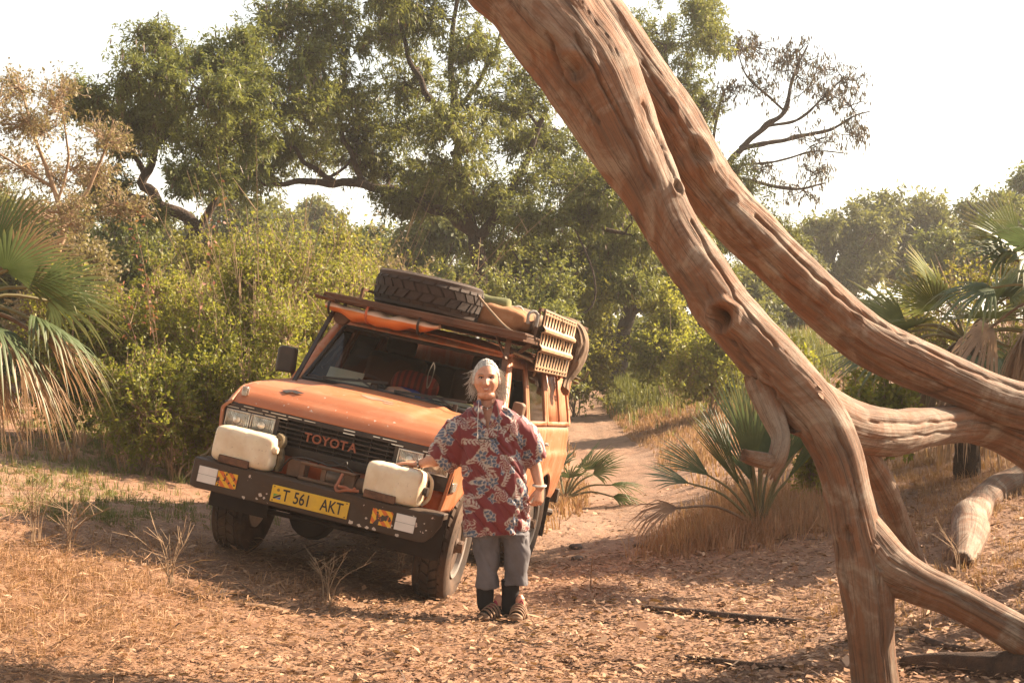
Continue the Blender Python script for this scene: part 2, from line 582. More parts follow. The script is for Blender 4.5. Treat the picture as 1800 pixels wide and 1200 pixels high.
def zt_of(y): return np.interp(y, [-.62, -.58, -.5, -.42, -.2, .2, .52, .62], [1.06, 1.085, 1.145, 1.185, 1.21, 1.235, 1.255, 1.27])
def prof_x(z, y):
    zt = zt_of(y)
    x = np.interp(z, [.50, .58, .64, .76, .95, 1.00, 1.025, 1.05, 1.2, 1.28], [.79, .815, .842, .862, .882, .888, .884, .868, .858, .848])
    x = x - .035 * np.clip((z - (zt - .05)) / .05, 0, 1) ** 2
    return x - .045 * sstep(.25, -.62, y)
ARCH_R = .475
def zb_of(y):
    zb = np.where(y < -.40, .66, .56)
    for yc in (0.0, 2.73):
        d = np.abs(y - yc)
        zb = np.where(d < ARCH_R, np.maximum(zb, .39 + np.sqrt(np.clip(ARCH_R ** 2 - d ** 2, 0, None)) * .96), zb)
    return zb
def side_grid(s, y0, y1, n=46, m=26):
    ys = np.linspace(y0, y1, n)
    P = np.zeros((n, m, 3))
    for i, y in enumerate(ys):
        zz = np.linspace(zb_of(y), zt_of(y), m)
        xx = prof_x(zz, y)
        for yc in (0.0, 2.73):
            dd = np.hypot(y - yc, (zz - .39) / .96) - ARCH_R
            xx = xx + .016 * np.exp(-(dd / .035) ** 2)
        rr = sstep(3.55, 3.72, y)
        P[i] = np.stack([s * (xx - .05 * rr), np.full(m, y) - (.03 + .16 * sstep(1.0, .56, zz)) * rr, zz], 1)
    return P if s > 0 else P[::-1]
def yA(z): return np.interp(z, [1.25, 1.76], [.64, 1.06])
def up_x(z): return np.interp(z, [1.26, 1.30, 1.55, 1.70, 1.78], [.846, .838, .772, .728, .700])
def upper_panel(mb, s, fy0, fy1, us, vs, hole):
    P = np.zeros((len(us), len(vs), 3))
    for i, u in enumerate(us):
        for j, z in enumerate(vs):
            a, b = fy0(z), fy1(z)
            P[i, j] = (s * up_x(z), a + (b - a) * u, z)
    if s < 0: P = P[::-1]; hole = {(len(us) - 2 - i, j) for i, j in hole}
    mb.grid(P, lambda i, j: (i, j) in hole)
    return P
VZ = [1.262, 1.30, 1.36, 1.45, 1.55, 1.64, 1.695, 1.765]
US = [0, .07, .3, .5, .7, .93, 1]
HOLE = {(i, j) for i in range(1, 5) for j in range(1, 6)}
for s in (1, -1):
    side = 'left' if s > 0 else 'right'
    MB().grid(side_grid(s, -.60, .592, 80)).build('fender', M_ORANGE, car, solid=.02)
    for nm, y0, y1, a, b in (('front', .60, 1.596, yA, lambda z: 1.596), ('rear', 1.606, 2.42, lambda z: 1.606, lambda z: 2.42)):
        mb = MB().grid(side_grid(s, y0, y1, 46))
        upper_panel(mb, s, a, b, US, VZ, HOLE)
        dr = mb.build('door', M_ORANGE, car, solid=.025)
        yh = y1 - .13
        h = MB(); h.box((s * .895, yh, 1.115), (.02, .15, .028)); h.box((s * .90, yh + .02, 1.112), (.03, .07, .014))
        h.build('handle', M_CHROME, dr, bevel=.004)
        if s < 0 or nm == 'rear':
            g = MB()
            upper_panel(g, s, lambda z: a(z) + .045, lambda z: b(z) - .045, [0, .5, 1], [1.29, 1.5, 1.70], set())
            pane = g.build('window_pane', M_GLASS, dr)
            pane.location = (-s * .012, 0, 0)
    mb = MB().grid(side_grid(s, 2.43, 3.72, 66))
    rear = lambda z: np.interp(z, [1.26, 1.77], [3.67, 3.50])
    upper_panel(mb, s, lambda z: 2.43, rear, US, VZ, HOLE)
    q = mb.build('rear_quarter', M_ORANGE, car, solid=.02)
    g = MB()
    upper_panel(g, s, lambda z: 2.47, lambda z: rear(z) - .05, [0, .33, .66, 1], [1.29, 1.42, 1.56, 1.70], set())
    pn = g.build('window_panel', M_ORANGE, q, solid=.01)
    pn.location = (-s * .014, 0, 0)
    f = MB()
    for uu in (.62,):
        f.bar((s * .842, 3.02, 1.30), (s * .733, 2.98, 1.69), .02, .012, up=(0, 1, 0))
    f.build('window_bar', M_ORANGE, q)
    # rain gutter
    gp = [(s * .70, 1.07, 1.782), (s * .712, 1.5, 1.79), (s * .715, 2.5, 1.792), (s * .705, 3.46, 1.78)]
    MB().tube(smoothpath(gp, 20), .012, 6).build('rain_gutter', M_ORANGE, car)
    # wheel arch liners
    for yc in (0, 2.73):
        lin = MB()
        a = np.linspace(-.12, math.pi + .12, 22)
        r = ARCH_R + .015
        ring = lambda x: np.stack([np.full(22, x), yc - r * np.cos(a), .39 + r * .97 * np.sin(a)], 1)
        lin.grid(np.stack([ring(s * .40), ring(s * .83)], 0))
        lin.build('wheel_arch_liner', M_UNDER, car)

# dark tub behind the panels and underbody
tub = MB()
tub.hexa([(-.79, -.50, .62), (.79, -.50, .62), (.79, -.47, .62), (-.79, -.47, .62), (-.79, -.50, 1.05), (.79, -.50, 1.05), (.79, -.47, 1.05), (-.79, -.47, 1.05)])
tub.box((0, 1.75, .60), (1.60, 2.3, .06)); tub.box((0, .66, .92), (1.60, .03, .62)); tub.box((0, 3.15, .66), (1.0, 1.0, .2))
tub.box((0, 3.60, 1.0), (1.62, .03, .84))
tub.build('floor_pan', M_UNDER, car)
ch = MB()
for s in (-1, 1):
    ch.bar((s * .40, -.70, .55), (s * .42, 3.6, .55), .07, .12)
ch.tube([(-.62, 0, .39), (.62, 0, .39)], .045, 10); ch.lathe([(.02, -.14), (.15, -.10), (.17, 0), (.13, .10), (.02, .14)], 16, 'y', (-.22, -.02, .37))
ch.tube([(-.62, 2.73, .39), (.62, 2.73, .39)], .045, 10); ch.lathe([(.02, -.14), (.15, -.10), (.17, 0), (.13, .10), (.02, .14)], 16, 'y', (.05, 2.73, .37))
for s in (-1, 1):
    for y0 in (0, 2.73):
        ch.tube(smoothpath([(s * .45, y0 - .55, .50), (s * .45, y0, .43), (s * .45, y0 + .55, .52)], 9), .028, 6)
ch.tube([(-.55, -.30, .36), (.55, -.30, .38)], .018, 8); ch.box((0, .25, .52), (.5, .6, .22)); ch.box((.12, -.30, .50), (.5, .3, .10))
ch.build('chassis', M_UNDER, car, bevel=.006)

# hood
def hood_z(x, y):
    z = np.interp(y, [-.605, -.585, -.55, -.48, -.42, -.36, -.2, .2, .53], [1.068, 1.102, 1.145, 1.19, 1.212, 1.22, 1.228, 1.245, 1.262])
    z = z + .032 * (1 - (x / .8) ** 2) * sstep(-.6, -.1, y)
    z = z + .016 * sstep(.47, .40, np.abs(x)) * sstep(-.52, -.40, y)
    return z - .03 * sstep(.70, .80, np.abs(x)) ** 2
hx = np.concatenate([np.linspace(-.80, -.38, 22), np.linspace(-.36, .36, 19), np.linspace(.38, .80, 22)])
hy = np.concatenate([[-.605, -.598, -.585, -.57], np.linspace(-.55, -.34, 14), np.linspace(-.30, .53, 22)])
HXX, HYY = np.meshgrid(hx, hy, indexing='ij')
HZZ = hood_z(HXX, HYY)
HP = np.stack([HXX * np.interp(HYY, [-.6, .5], [.985, 1.0]), HYY + .025 * (HXX / .8) ** 2 * sstep(0, -.6, HYY), HZZ], -1)
hood = MB().grid(HP).build('hood', M_HOOD, car, solid=.022)
ptc = m_plain('dark_primer_patch', (0.045, 0.035, 0.03), 0.6)
grey = m_plain('bare_primer_patch', (0.22, 0.15, 0.10), 0.7)
def decal(name, pts, mat, lift=.0025):
    pts = np.array(pts, float)
    c = pts.mean(0)
    V = [(c[0], c[1], hood_z(c[0], c[1]) + lift)] + [(x, y, hood_z(x, y) + lift) for x, y in pts]
    n = len(pts)
    return MB().add(V, [(0, 1 + i, 1 + (i + 1) % n) for i in range(n)]).build(name, mat, hood, smooth=0)
decal('bare_patch', [(-.50, -.46), (-.46, -.43), (-.40, -.44), (-.33, -.455), (-.38, -.475), (-.42, -.465), (-.45, -.485)], ptc, .006)
a_ = np.linspace(0, 2 * math.pi, 22, endpoint=False)
decal('bare_patch', [(.06 + .13 * math.cos(t) * (1 + .25 * math.sin(3 * t + 1)), -.13 + .07 * math.sin(t) * (1 + .35 * math.cos(4 * t)) + .25 * .13 * math.cos(t) * -1) for t in a_], grey)
decal('bare_patch', [(.20 + .04 * math.cos(t), -.24 + .02 * math.sin(t) * (1 + .3 * math.cos(3 * t))) for t in a_], grey)
decal('bare_patch', [(-.30 + .07 * math.cos(t) * (1 + .3 * math.sin(2 * t)), .28 + .05 * math.sin(t)) for t in a_], grey)
la = MB(); la.box((-.715, -.545, 1.155), (.05, .012, .055)); la.box((-.715, -.556, 1.135), (.032, .02, .03)); la.tube(smoothpath([(-.73, -.556, 1.15), (-.73, -.556, 1.175), (-.70, -.556, 1.175), (-.70, -.556, 1.15)], 10), .004, 6)
la.build('hood_padlock', M_CHROME, hood, bevel=.003)

# cowl, wipers, windscreen, roof
cw = MB()
cx = np.linspace(-.76, .76, 17)
cw.grid(np.stack([np.stack([cx, np.full(17, yy), np.interp(yy, [.535, .66], [1.255, 1.272]) + .03 * (1 - (cx / .8) ** 2)], 1) for yy in (.66, .60, .535)], 0))
cw.build('cowl', M_BLACK, car, solid=.02)
WB, WTP = (.75, .645, 1.275), (.635, 1.035, 1.725)
def ws(u, v, off=0.0):
    """point on the windscreen: u -1..1, v 0..1"""
    x = u * (WB[0] + (WTP[0] - WB[0]) * v)
    y = WB[1] + (WTP[1] - WB[1]) * v + .035 * u * u - .03
    z = WB[2] + (WTP[2] - WB[2]) * v + (.03 * (1 - v)) * (1 - u * u)
    return (x, y - off * .75, z + off * .66)
uu = np.linspace(-1, 1, 19); vv = np.linspace(0, 1, 9)
MB().grid(np.array([[ws(u, v) for v in vv] for u in uu])).build('windscreen', M_GLASS, car, smooth=180)
fr_ = MB()
ring = [ws(u, 0, .006) for u in np.linspace(-1, 1, 15)] + [ws(1, v, .006) for v in np.linspace(.1, .9, 7)] + [ws(u, 1, .006) for u in np.linspace(1, -1, 15)] + [ws(-1, v, .006) for v in np.linspace(.9, .1, 7)]
ring = np.array(ring + ring[:1])
fr_.tube(ring, .016, 6, cap=False)
fr_.build('windscreen_seal', M_BLACK, car)
pl = MB()
for s in (1, -1):
    P = []
    for v in np.linspace(0, 1, 8):
        z = 1.262 + (1.765 - 1.262) * v
        a = np.array(ws(s, min(1, v)))
        b = np.array([s * up_x(z), yA(z) + .004, z])
        m_ = (a + b) / 2 + np.array([s * .008, -.016, 0])
        P.append([a, m_, b])
    P = np.array(P)
    pl.grid(P if s < 0 else P[:, ::-1])
hd = []
for u in np.linspace(-1, 1, 15):
    a = np.array(ws(u, 1))
    hd.append([a, a + np.array([0, -.004, .03]), np.array([a[0] * 1.04, 1.045 + .02 * u * u, 1.80 - .022 * u * u])])
pl.grid(np.array(hd))
pl.build('windscreen_frame', M_ORANGE, car, solid=.015)
rx = np.linspace(-.705, .705, 23); ry = np.concatenate([np.linspace(1.045, 1.3, 8), np.linspace(1.5, 3.3, 10), np.linspace(3.4, 3.52, 4)])
RX, RY = np.meshgrid(rx, ry, indexing='ij')
RZ = 1.785 + .055 * (1 - (RX / .705) ** 4) * sstep(1.0, 1.35, RY) + .02 * (1 - (RX / .705) ** 2) - .05 * sstep(3.35, 3.52, RY)
MB().grid(np.stack([RX, RY, RZ], -1)).build('roof', M_ORANGE, car, solid=.02)
for u0, u1 in ((-.78, -.12), (-.02, .72)):
    wip = MB()
    a, b = np.array(ws(u0, .01, .035)), np.array(ws(u1, .13, .03))
    wip.bar(a, b, .014, .02)
    p0_ = np.array(ws(u1 - .1, -.02, .03))
    wip.bar(p0_, (a * .45 + b * .55) + np.array([0, -.012, .012]), .014, .012)
    wip.lathe([(.02, -.02), (.02, .03)], 8, 'z', p0_)
    wip.build('wiper', M_BLACK, car)
MB().grid(np.array([[(x, 3.66 - .12 * v, .62 + 1.14 * v) for v in (0, .35, .56, .8, 1)] for x in (-.78, -.4, 0, .4, .78)])).build('tailgate', M_ORANGE, car, solid=.03)

# front: bezel, grille, lamps
XS = [-.835, -.80, -.625, -.612, -.443, -.41, .41, .443, .612, .625, .80, .835]
ZS = [.795, .86, .897, 1.012, 1.038, 1.066]
hole = {(1, 2), (3, 2), (7, 2), (9, 2)} | {(5, j) for j in (1, 2, 3)}
P = np.array([[(x, -.605 + .03 * (abs(x) / .83) ** 3, z) for z in ZS] for x in XS])
bz = MB().grid(P, lambda i, j: (i, j) in hole).build('front_bezel', M_BEZEL, car, solid=.03, bevel=.004)
rngc = random.Random(3)
for z in (1.052, 1.03):
    x = -.82
    while x < .8:
        L = rngc.uniform(.02, .11)
        if rngc.random() < .55: MB().box((x + L / 2, -.607 + .03 * (abs(x + L / 2) / .83) ** 3, z), (L, .006, .006)).build('chrome_strip', M_CHROME, bz)
        x += L + .02
gr = MB().box((0, -.545, .935), (.84, .01, .28)).build('grille', M_UNDER, car)
for kz in range(7):
    z = .857 + kz * .030
    MB().box((0, -.590, z), (.82, .032, .0075 if kz % 2 else .011)).build('grille_slat', M_BEZEL, gr, bevel=.002)
for kx in range(7):
    MB().box((-.36 + kx * .12, -.582, .947), (.005, .02, .19)).build('grille_bar', M_BEZEL, gr)
for ii, chh in enumerate('TOYOTA'):
    me = text_mesh(chh, .083, .006, .0018, 1.02)
    o = link('letter', me, M_LETTER, gr)
    o.rotation_euler = (math.radians(90), 0, 0)
    o.location = (-.188 + ii * .0635, -.612, .944)
for x in (-.7125, -.5275, .5275, .7125):
    y0 = -.600 + .03 * (abs(x) / .83) ** 3
    lp = MB()
    for (dx, dz, w, h) in ((0, .056, .176, .010), (0, -.056, .176, .010), (.083, 0, .010, .104), (-.083, 0, .010, .104)):
        lp.box((x + dx, y0, .955 + dz), (w, .03, h))
    hl = lp.build('headlight', M_CHROME, car, bevel=.003)
    gx_, gz_ = np.linspace(-.079, .079, 9), np.linspace(-.052, .052, 7)
    MB().grid(np.array([[(x + a, y0 - .004 - .012 * (1 - (a / .079) ** 2) * (1 - (b / .052) ** 2), .955 + b) for b in gz_] for a in gx_])).build('lens', M_LENS, hl, smooth=180)
    MB().lathe([(.001, -.03), (.026, -.026), (.03, -.008)], 14, 'y', (x, y0 + .0, .955)).build('bulb_shield', M_CHROME, hl)
for s in (-1, 1):
    MB().hexa([(s * .80, -.575, .80), (s * .838, -.545, .80), (s * .838, -.43, .80), (s * .80, -.43, .80), (s * .80, -.575, .862), (s * .842, -.545, .862), (s * .842, -.43, .862), (s * .80, -.43, .862)] if s > 0 else
              [(-.838, -.545, .80), (-.80, -.575, .80), (-.80, -.43, .80), (-.838, -.43, .80), (-.842, -.545, .862), (-.80, -.575, .862), (-.80, -.43, .862), (-.842, -.43, .862)]).build('corner_light', M_LENS, car, bevel=.004)
ap = MB()
ax = np.linspace(-.80, .80, 21)
ap.grid(np.stack([np.stack([ax, -.585 + .05 * (np.abs(ax) / .8) ** 3 + dy, np.full(21, z)], 1) for z, dy in ((.80, .0), (.74, .015), (.64, .05))], 1)[:, ::-1])
ap.build('front_apron', M_ORANGE2, car, solid=.015)

# bumper with plate, reflectors, tape, winch
st = [(-.872, -.74, .57, .645), (-.866, -.80, .50, .658), (-.845, -.845, .482, .664), (-.80, -.862, .475, .666), (.76, -.862, .475, .666), (.80, -.858, .482, .666), (.835, -.84, .52, .666), (.872, -.79, .60, .664)]
rings = []
for x, yf, zb, zt in st:
    rings.append([(x, yf, zb), (x, yf, zt), (x, yf + .03, zt + .010), (x, -.64, zt + .010), (x, -.64, zt - .03), (x, yf + .03, zt - .03), (x, yf + .03, zb)])
bp = MB().loft(rings).build('bumper', M_BRONZE, car, bevel=.006)
MB().box((0, -.8685, .5625), (.538, .006, .110)).build('number_plate', M_YELLOW, bp, bevel=.003)
pk = [c for c in bp.children if c.name.startswith('number_plate')][0]
for body, x in (('T', -.165), ('561', -.052), ('AKT', .155)):
    me = text_mesh(body, .108, .0008, .0012, .74)
    o = link('lettering', me, M_INK, pk)
    o.rotation_euler = (math.radians(90), 0, 0)
    o.location = (x, -.8724, .560)
def tri_plate(name, pts, mat):
    V = [(x, -.8722, z) for x, z in pts]
    MB().add(V, [tuple(range(len(V)))]).build(name, mat, pk, smooth=0)
x0, x1, z0, z1 = -.250, -.198, .530, .562
tri_plate('flag_green', [(x0, z0 + .012), (x1 - .016, z1), (x0, z1)], m_plain('flag_green', (.13, .33, .06), .5))
tri_plate('flag_blue', [(x0 + .016, z0), (x1, z0), (x1, z1 - .012)], m_plain('flag_blue', (.05, .16, .40), .5))
tri_plate('flag_black', [(x0, z0), (x0 + .012, z0), (x1, z1 - .008), (x1, z1), (x1 - .012, z1), (x0, z0 + .008)], M_INK)
tri_plate('plate_seal', [(-.222 + .011 * math.cos(t), .590 + .011 * math.sin(t)) for t in np.linspace(0, 2 * math.pi, 14, endpoint=False)], m_plain('seal_bronze', (.24, .15, .02), .5))
for x in (-.252, .252):
    for z in (.518, .607):
        MB().lathe([(.005, 0), (.004, -.003)], 8, 'y', (x, -.8718, z)).build('plate_screw', M_STEEL, pk)
for x in (-.728, .655):
    w = MB()
    for kk in range(2): w.box((x, -.8655, .546 + kk * .0535), (.132, .005, .0515))
    w.build('reflector', M_WHITEREF, bp, bevel=.001)
for x in (-.588, .497):
    MB().box((x, -.865, .572), (.140, .004, .100)).build('hazard_tape', M_TAPE, bp)
chip = m_plain('bare_chip', (.55, .45, .36), .7)
rc = random.Random(8)
for x, z, r in ((-.45, .488, .017), (-.34, .53, .016), (-.31, .515, .012), (.30, .497, .022), (.36, .488, .016), (.41, .487, .014), (.46, .490, .018), (.56, .53, .020), (.395, .545, .010), (.62, .486, .014), (-.36, .50, .010), (.78, .60, .007), (.70, .63, .006), (.80, .56, .006)):
    n = 11
    MB().add([(x, -.8648, z)] + [(x + r * rc.uniform(.45, 1.25) * math.cos(t), -.8648, z + .75 * r * rc.uniform(.45, 1.2) * math.sin(t)) for t in np.linspace(0, 6.283, n, endpoint=False)], [(0, 1 + (i + 1) % n, 1 + i) for i in range(n)]).build('paint_chip', chip, bp, smooth=0)
wn_ = MB()
for x in (-.13, .02, .19):
    wn_.box((x, -.72, .735), (.035 if x != .19 else .10, .10, .12))
wn_.tube([(-.14, -.775, .79), (.24, -.775, .79)], .012, 8); wn_.tube([(-.14, -.775, .69), (.24, -.775, .69)], .014, 8)
wn_.box((-.19, -.69, .74), (.10, .12, .11)); wn_.lathe([(.05, -.09), (.055, -.07), (.055, .07), (.05, .09)], 14, 'x', (.33, -.70, .72))
wi = wn_.build('winch', M_STEEL, car, bevel=.004)
co_ = MB()
a = np.linspace(0, 2 * math.pi * 15, 15 * 14)
co_.tube(np.stack([np.linspace(.042, .165, len(a)), -.73 + .045 * np.cos(a), .735 + .045 * np.sin(a)], 1), .005, 5)
co_.build('winch_rope', m_plain('wire_rope', (.16, .12, .09), .5, .5), wi)
hk = MB()
hk.tube(smoothpath([(.155, -.79, .78), (.15, -.83, .72), (.145, -.85, .69), (.17, -.86, .672), (.22, -.85, .69), (.30, -.83, .70)], 20), .011, 8)
hk.tube(smoothpath([(.165, -.86, .70), (.21, -.85, .705), (.25, -.84, .69), (.275, -.845, .715)], 12), .010, 8)
hk.build('winch_hook', m_plain('hook_orange', (.30, .085, .035), .6, dust=.4), wi)
cab = MB()
cab.tube(smoothpath([(-.30, -.72, .70), (-.22, -.76, .80), (-.10, -.74, .82), (.05, -.77, .81), (.14, -.76, .83), (.22, -.72, .79)], 24), .006, 6)
cab.tube(smoothpath([(-.05, -.72, .80), (.04, -.70, .84), (.15, -.76, .82), (.16, -.77, .86), (.10, -.75, .82)], 24), .005, 6)
cab.build('winch_cable', M_BLACK, wi)
for x in (-.575, .448):
    MB().box((x, -.848, .700), (.215, .035, .050), ('Y', rc.uniform(-.03, .03))).build('wood_block', M_WOODBLK, bp, bevel=.005)

# mirrors
M_MIR = m_plain('dusty_shell', (.16, .085, .05), .7, dust=.7, dustcol=(.30, .17, .09))
for s in (-1, 1):
    mm = MB()
    mm.loft([[(s * .94 + dx * s, y, z) for dx, z in ((-.075 * k_, 1.29 + .02 * (1 - k_)), (.075 * k_, 1.28 + .02 * (1 - k_)), (.085 * k_, 1.46 - .02 * (1 - k_)), (.06 * k_, 1.485 - .02 * (1 - k_)), (-.06 * k_, 1.485 - .02 * (1 - k_)))] for y, k_ in ((.71, .8), (.735, 1.0), (.79, 1.0))])
    mo = mm.build('mirror', M_BLACK if s < 0 else M_MIR, car, bevel=.012)
    if s > 0:
        mo.data.transform(Matrix.Translation((.90, .75, 1.36)) @ Matrix.Diagonal((.62, 1, .85, 1)) @ Matrix.Translation((-.94, -.75, -1.38)))
    MB().tube(smoothpath([(s * .84, .80, 1.25), (s * .88, .775, 1.28), (s * .92, .77, 1.33)], 8), .014, 8).build('mirror_arm', M_BLACK, mo)

# wheels
def tyre_rings(R, w):
    h = w / 2
    prof = [(.215, -h * .62), (.225, -h * .80), (.27, -h * .98), (R * .80, -h * 1.04), (R * .92, -h * .98), (R * .965, -h * .88), (R * .965, h * .88), (R * .92, h * .98), (R * .80, h * 1.04), (.27, h * .98), (.225, h * .80), (.215, h * .62)]
    return prof
def tread_block(R, w, row, k_, n):
    """one lug; four rows, the outer ones wrap the shoulder"""
    a = 2 * math.pi * (k_ + (.5 if row % 2 else 0)) / n
    da = math.pi / n * .80
    h = w / 2
    x0_, x1_ = [(-h * 1.0, -h * .52), (-h * .46, -h * .03), (h * .03, h * .46), (h * .52, h * 1.0)][row]
    sk = da * .45 * (1 if row in (0, 2) else -1)
    p = []
    for r in (R * .955, R):
        for (x, t) in ((x0_, -da + sk), (x1_, -da - sk), (x1_, da - sk), (x0_, da + sk)):
            rr = r
            if abs(x) > h * .9: rr = r - (.035 if r == R else .03)
            p.append((x, rr * math.cos(a + t), rr * math.sin(a + t)))
    return p
RT, WT = .40, .245
wh = empty('wheel'); wh.parent = car
ty = MB()
ty.lathe(tyre_rings(RT, WT), 56, 'x')
ty.build('tyre', M_RUBBER, wh)
td = MB()
for row in range(4):
    for k_ in range(30):
        td.hexa(tread_block(RT, WT, row, k_, 30))
tag(td.build('tread', M_RUBBER, wh, bevel=.004, seg=1), kind='stuff')
rm = MB()
rm.lathe([(.02, .045), (.06, .045), (.10, .03), (.135, .055), (.15, .035), (.185, .03), (.205, .06), (.20, .105), (.222, .112), (.218, .09), (.21, -.10), (.05, -.10)], 40, 'x')
rim = rm.build('rim', M_RIM, wh)
hb = MB(); hb.lathe([(.055, .04), (.055, .09), (.042, .095), (.040, .125), (.02, .13)], 12, 'x'); hb.box((.11, 0, 0), (.05, .07, .06))
for t in range(6):
    hb.lathe([(.011, .04), (.011, .07), (.006, .075)], 6, 'x', (0, .093 * math.cos(t * 1.047), .093 * math.sin(t * 1.047)))
hb.build('hub', M_STEEL, wh, bevel=.003)
for i, (x, y) in enumerate(WHEELS):
    w_ = wh if i == 0 else copy_tree(wh, car)
    w_.location = (x, y, RT)
    w_.rotation_euler = (rc.uniform(0, 3), 0, (math.pi if x < 0 else 0) + (math.radians(2) if y == 0 else 0))
    w_.rotation_mode = 'ZYX' if False else 'XYZ'
for s in (-1, 1): MB().hexa([(s * .62 - .0, 3.20, .26), (s * .62 + s * .26, 3.20, .26), (s * .88, 3.215, .26), (s * .62, 3.215, .26), (s * .62, 3.17, .62), (s * .88, 3.17, .62), (s * .88, 3.185, .62), (s * .62, 3.185, .62)]).build('mud_flap', M_BLACK, car)
rb = MB(); rb.box((0, 3.80, .60), (1.7, .10, .13)); rb.tube([(.55, 3.3, .46), (.72, 3.72, .44), (.80, 3.86, .43)], .035, 10)
rb.build('rear_bumper', M_BRONZE, car, bevel=.01)

# cabin
cb = MB()
cb.box((0, .84, 1.20), (1.44, .34, .16)); cb.box((-.36, .78, 1.26), (.40, .20, .07))
cb.build('dashboard', M_DARKIN, car, bevel=.02)
sw = MB()
t = np.linspace(0, 2 * math.pi, 33)
c0 = np.array([-.36, 1.08, 1.22]); e1 = np.array([1, 0, 0]); e2 = np.array([0, -.45, .89])
sw.tube([c0 + .19 * (math.cos(q_) * e1 + math.sin(q_) * e2) for q_ in t], .014, 6, cap=False)
for q_ in (0.5, 2.6, 4.7): sw.bar(c0, c0 + .19 * (math.cos(q_) * e1 + math.sin(q_) * e2), .025, .012)
sw.bar(c0, c0 + np.array([0, -.30, -.12]), .05)
sw.build('steering_wheel', M_BLACK, car)
for x in (-.37, .37):
    se = MB(); se.box((x, 1.45, .95), (.52, .5, .16)); se.box((x, 1.74, 1.28), (.50, .14, .62), ('X', -.18)); se.box((x, 1.80, 1.66), (.26, .10, .16))
    se.build('seat', m_plain('seat_cloth', (.05, .028, .018), .9), car, bevel=.05, seg=3)
MB().box((0, 2.75, 1.15), (1.40, 1.5, .85)).build('cargo_cover', M_DARKIN, car, bevel=.04)
gh = MB(); gh.tube(smoothpath([(-.69, .86, 1.38), (-.66, .90, 1.42), (-.63, .96, 1.52), (-.62, 1.00, 1.56)], 10), .013, 8); gh.build('grab_handle', M_BLACK, car)
# ------------------------------------------------------------------ things carried on the car (given in the car's axes)
CARQ = car.rotation_quaternion.copy()
class OnCar:
    def __init__(self, name, base, label, cat, group=None):
        self.base = np.array(base, float)
        self.e = empty(name, veh(base), label, cat, group)
        self.e.rotation_mode = 'QUATERNION'
        self.e.rotation_quaternion = CARQ
    def part(self, mb, name, mat, parent=None, **kw):
        o = mb.build(name, mat, parent or self.e, **kw)
        if parent is None: o.location = -self.base
        return o
def on_car_mesh(mb, name, mat, base, label, cat, group=None, **kw):
    o = mb.build(name, mat, None, **kw)
    o.rotation_mode = 'QUATERNION'
    o.rotation_quaternion = CARQ
    o.data.transform(Matrix.Translation(-Vector(base)))
    o.location = veh(base)
    return tag(o, label, cat, group)

def sell(c, s, p=(4, 4, 4), n=28, m=20, fn=None):
    """rounded box: superellipsoid rings"""
    rings = []
    for t in np.linspace(-math.pi / 2, math.pi / 2, m):
        ct, st = np.sign(math.cos(t)) * abs(math.cos(t)) ** (2 / p[2]), np.sign(math.sin(t)) * abs(math.sin(t)) ** (2 / p[2])
        a = np.linspace(0, 2 * math.pi, n, endpoint=False)
        x = np.sign(np.cos(a)) * np.abs(np.cos(a)) ** (2 / p[0]) * ct
        y = np.sign(np.sin(a)) * np.abs(np.sin(a)) ** (2 / p[1]) * ct
        q = np.stack([x * s[0], y * s[1], np.full(n, st * s[2])], 1)
        if fn is not None: q = fn(q)
        rings.append(q + np.asarray(c, float))
    return rings

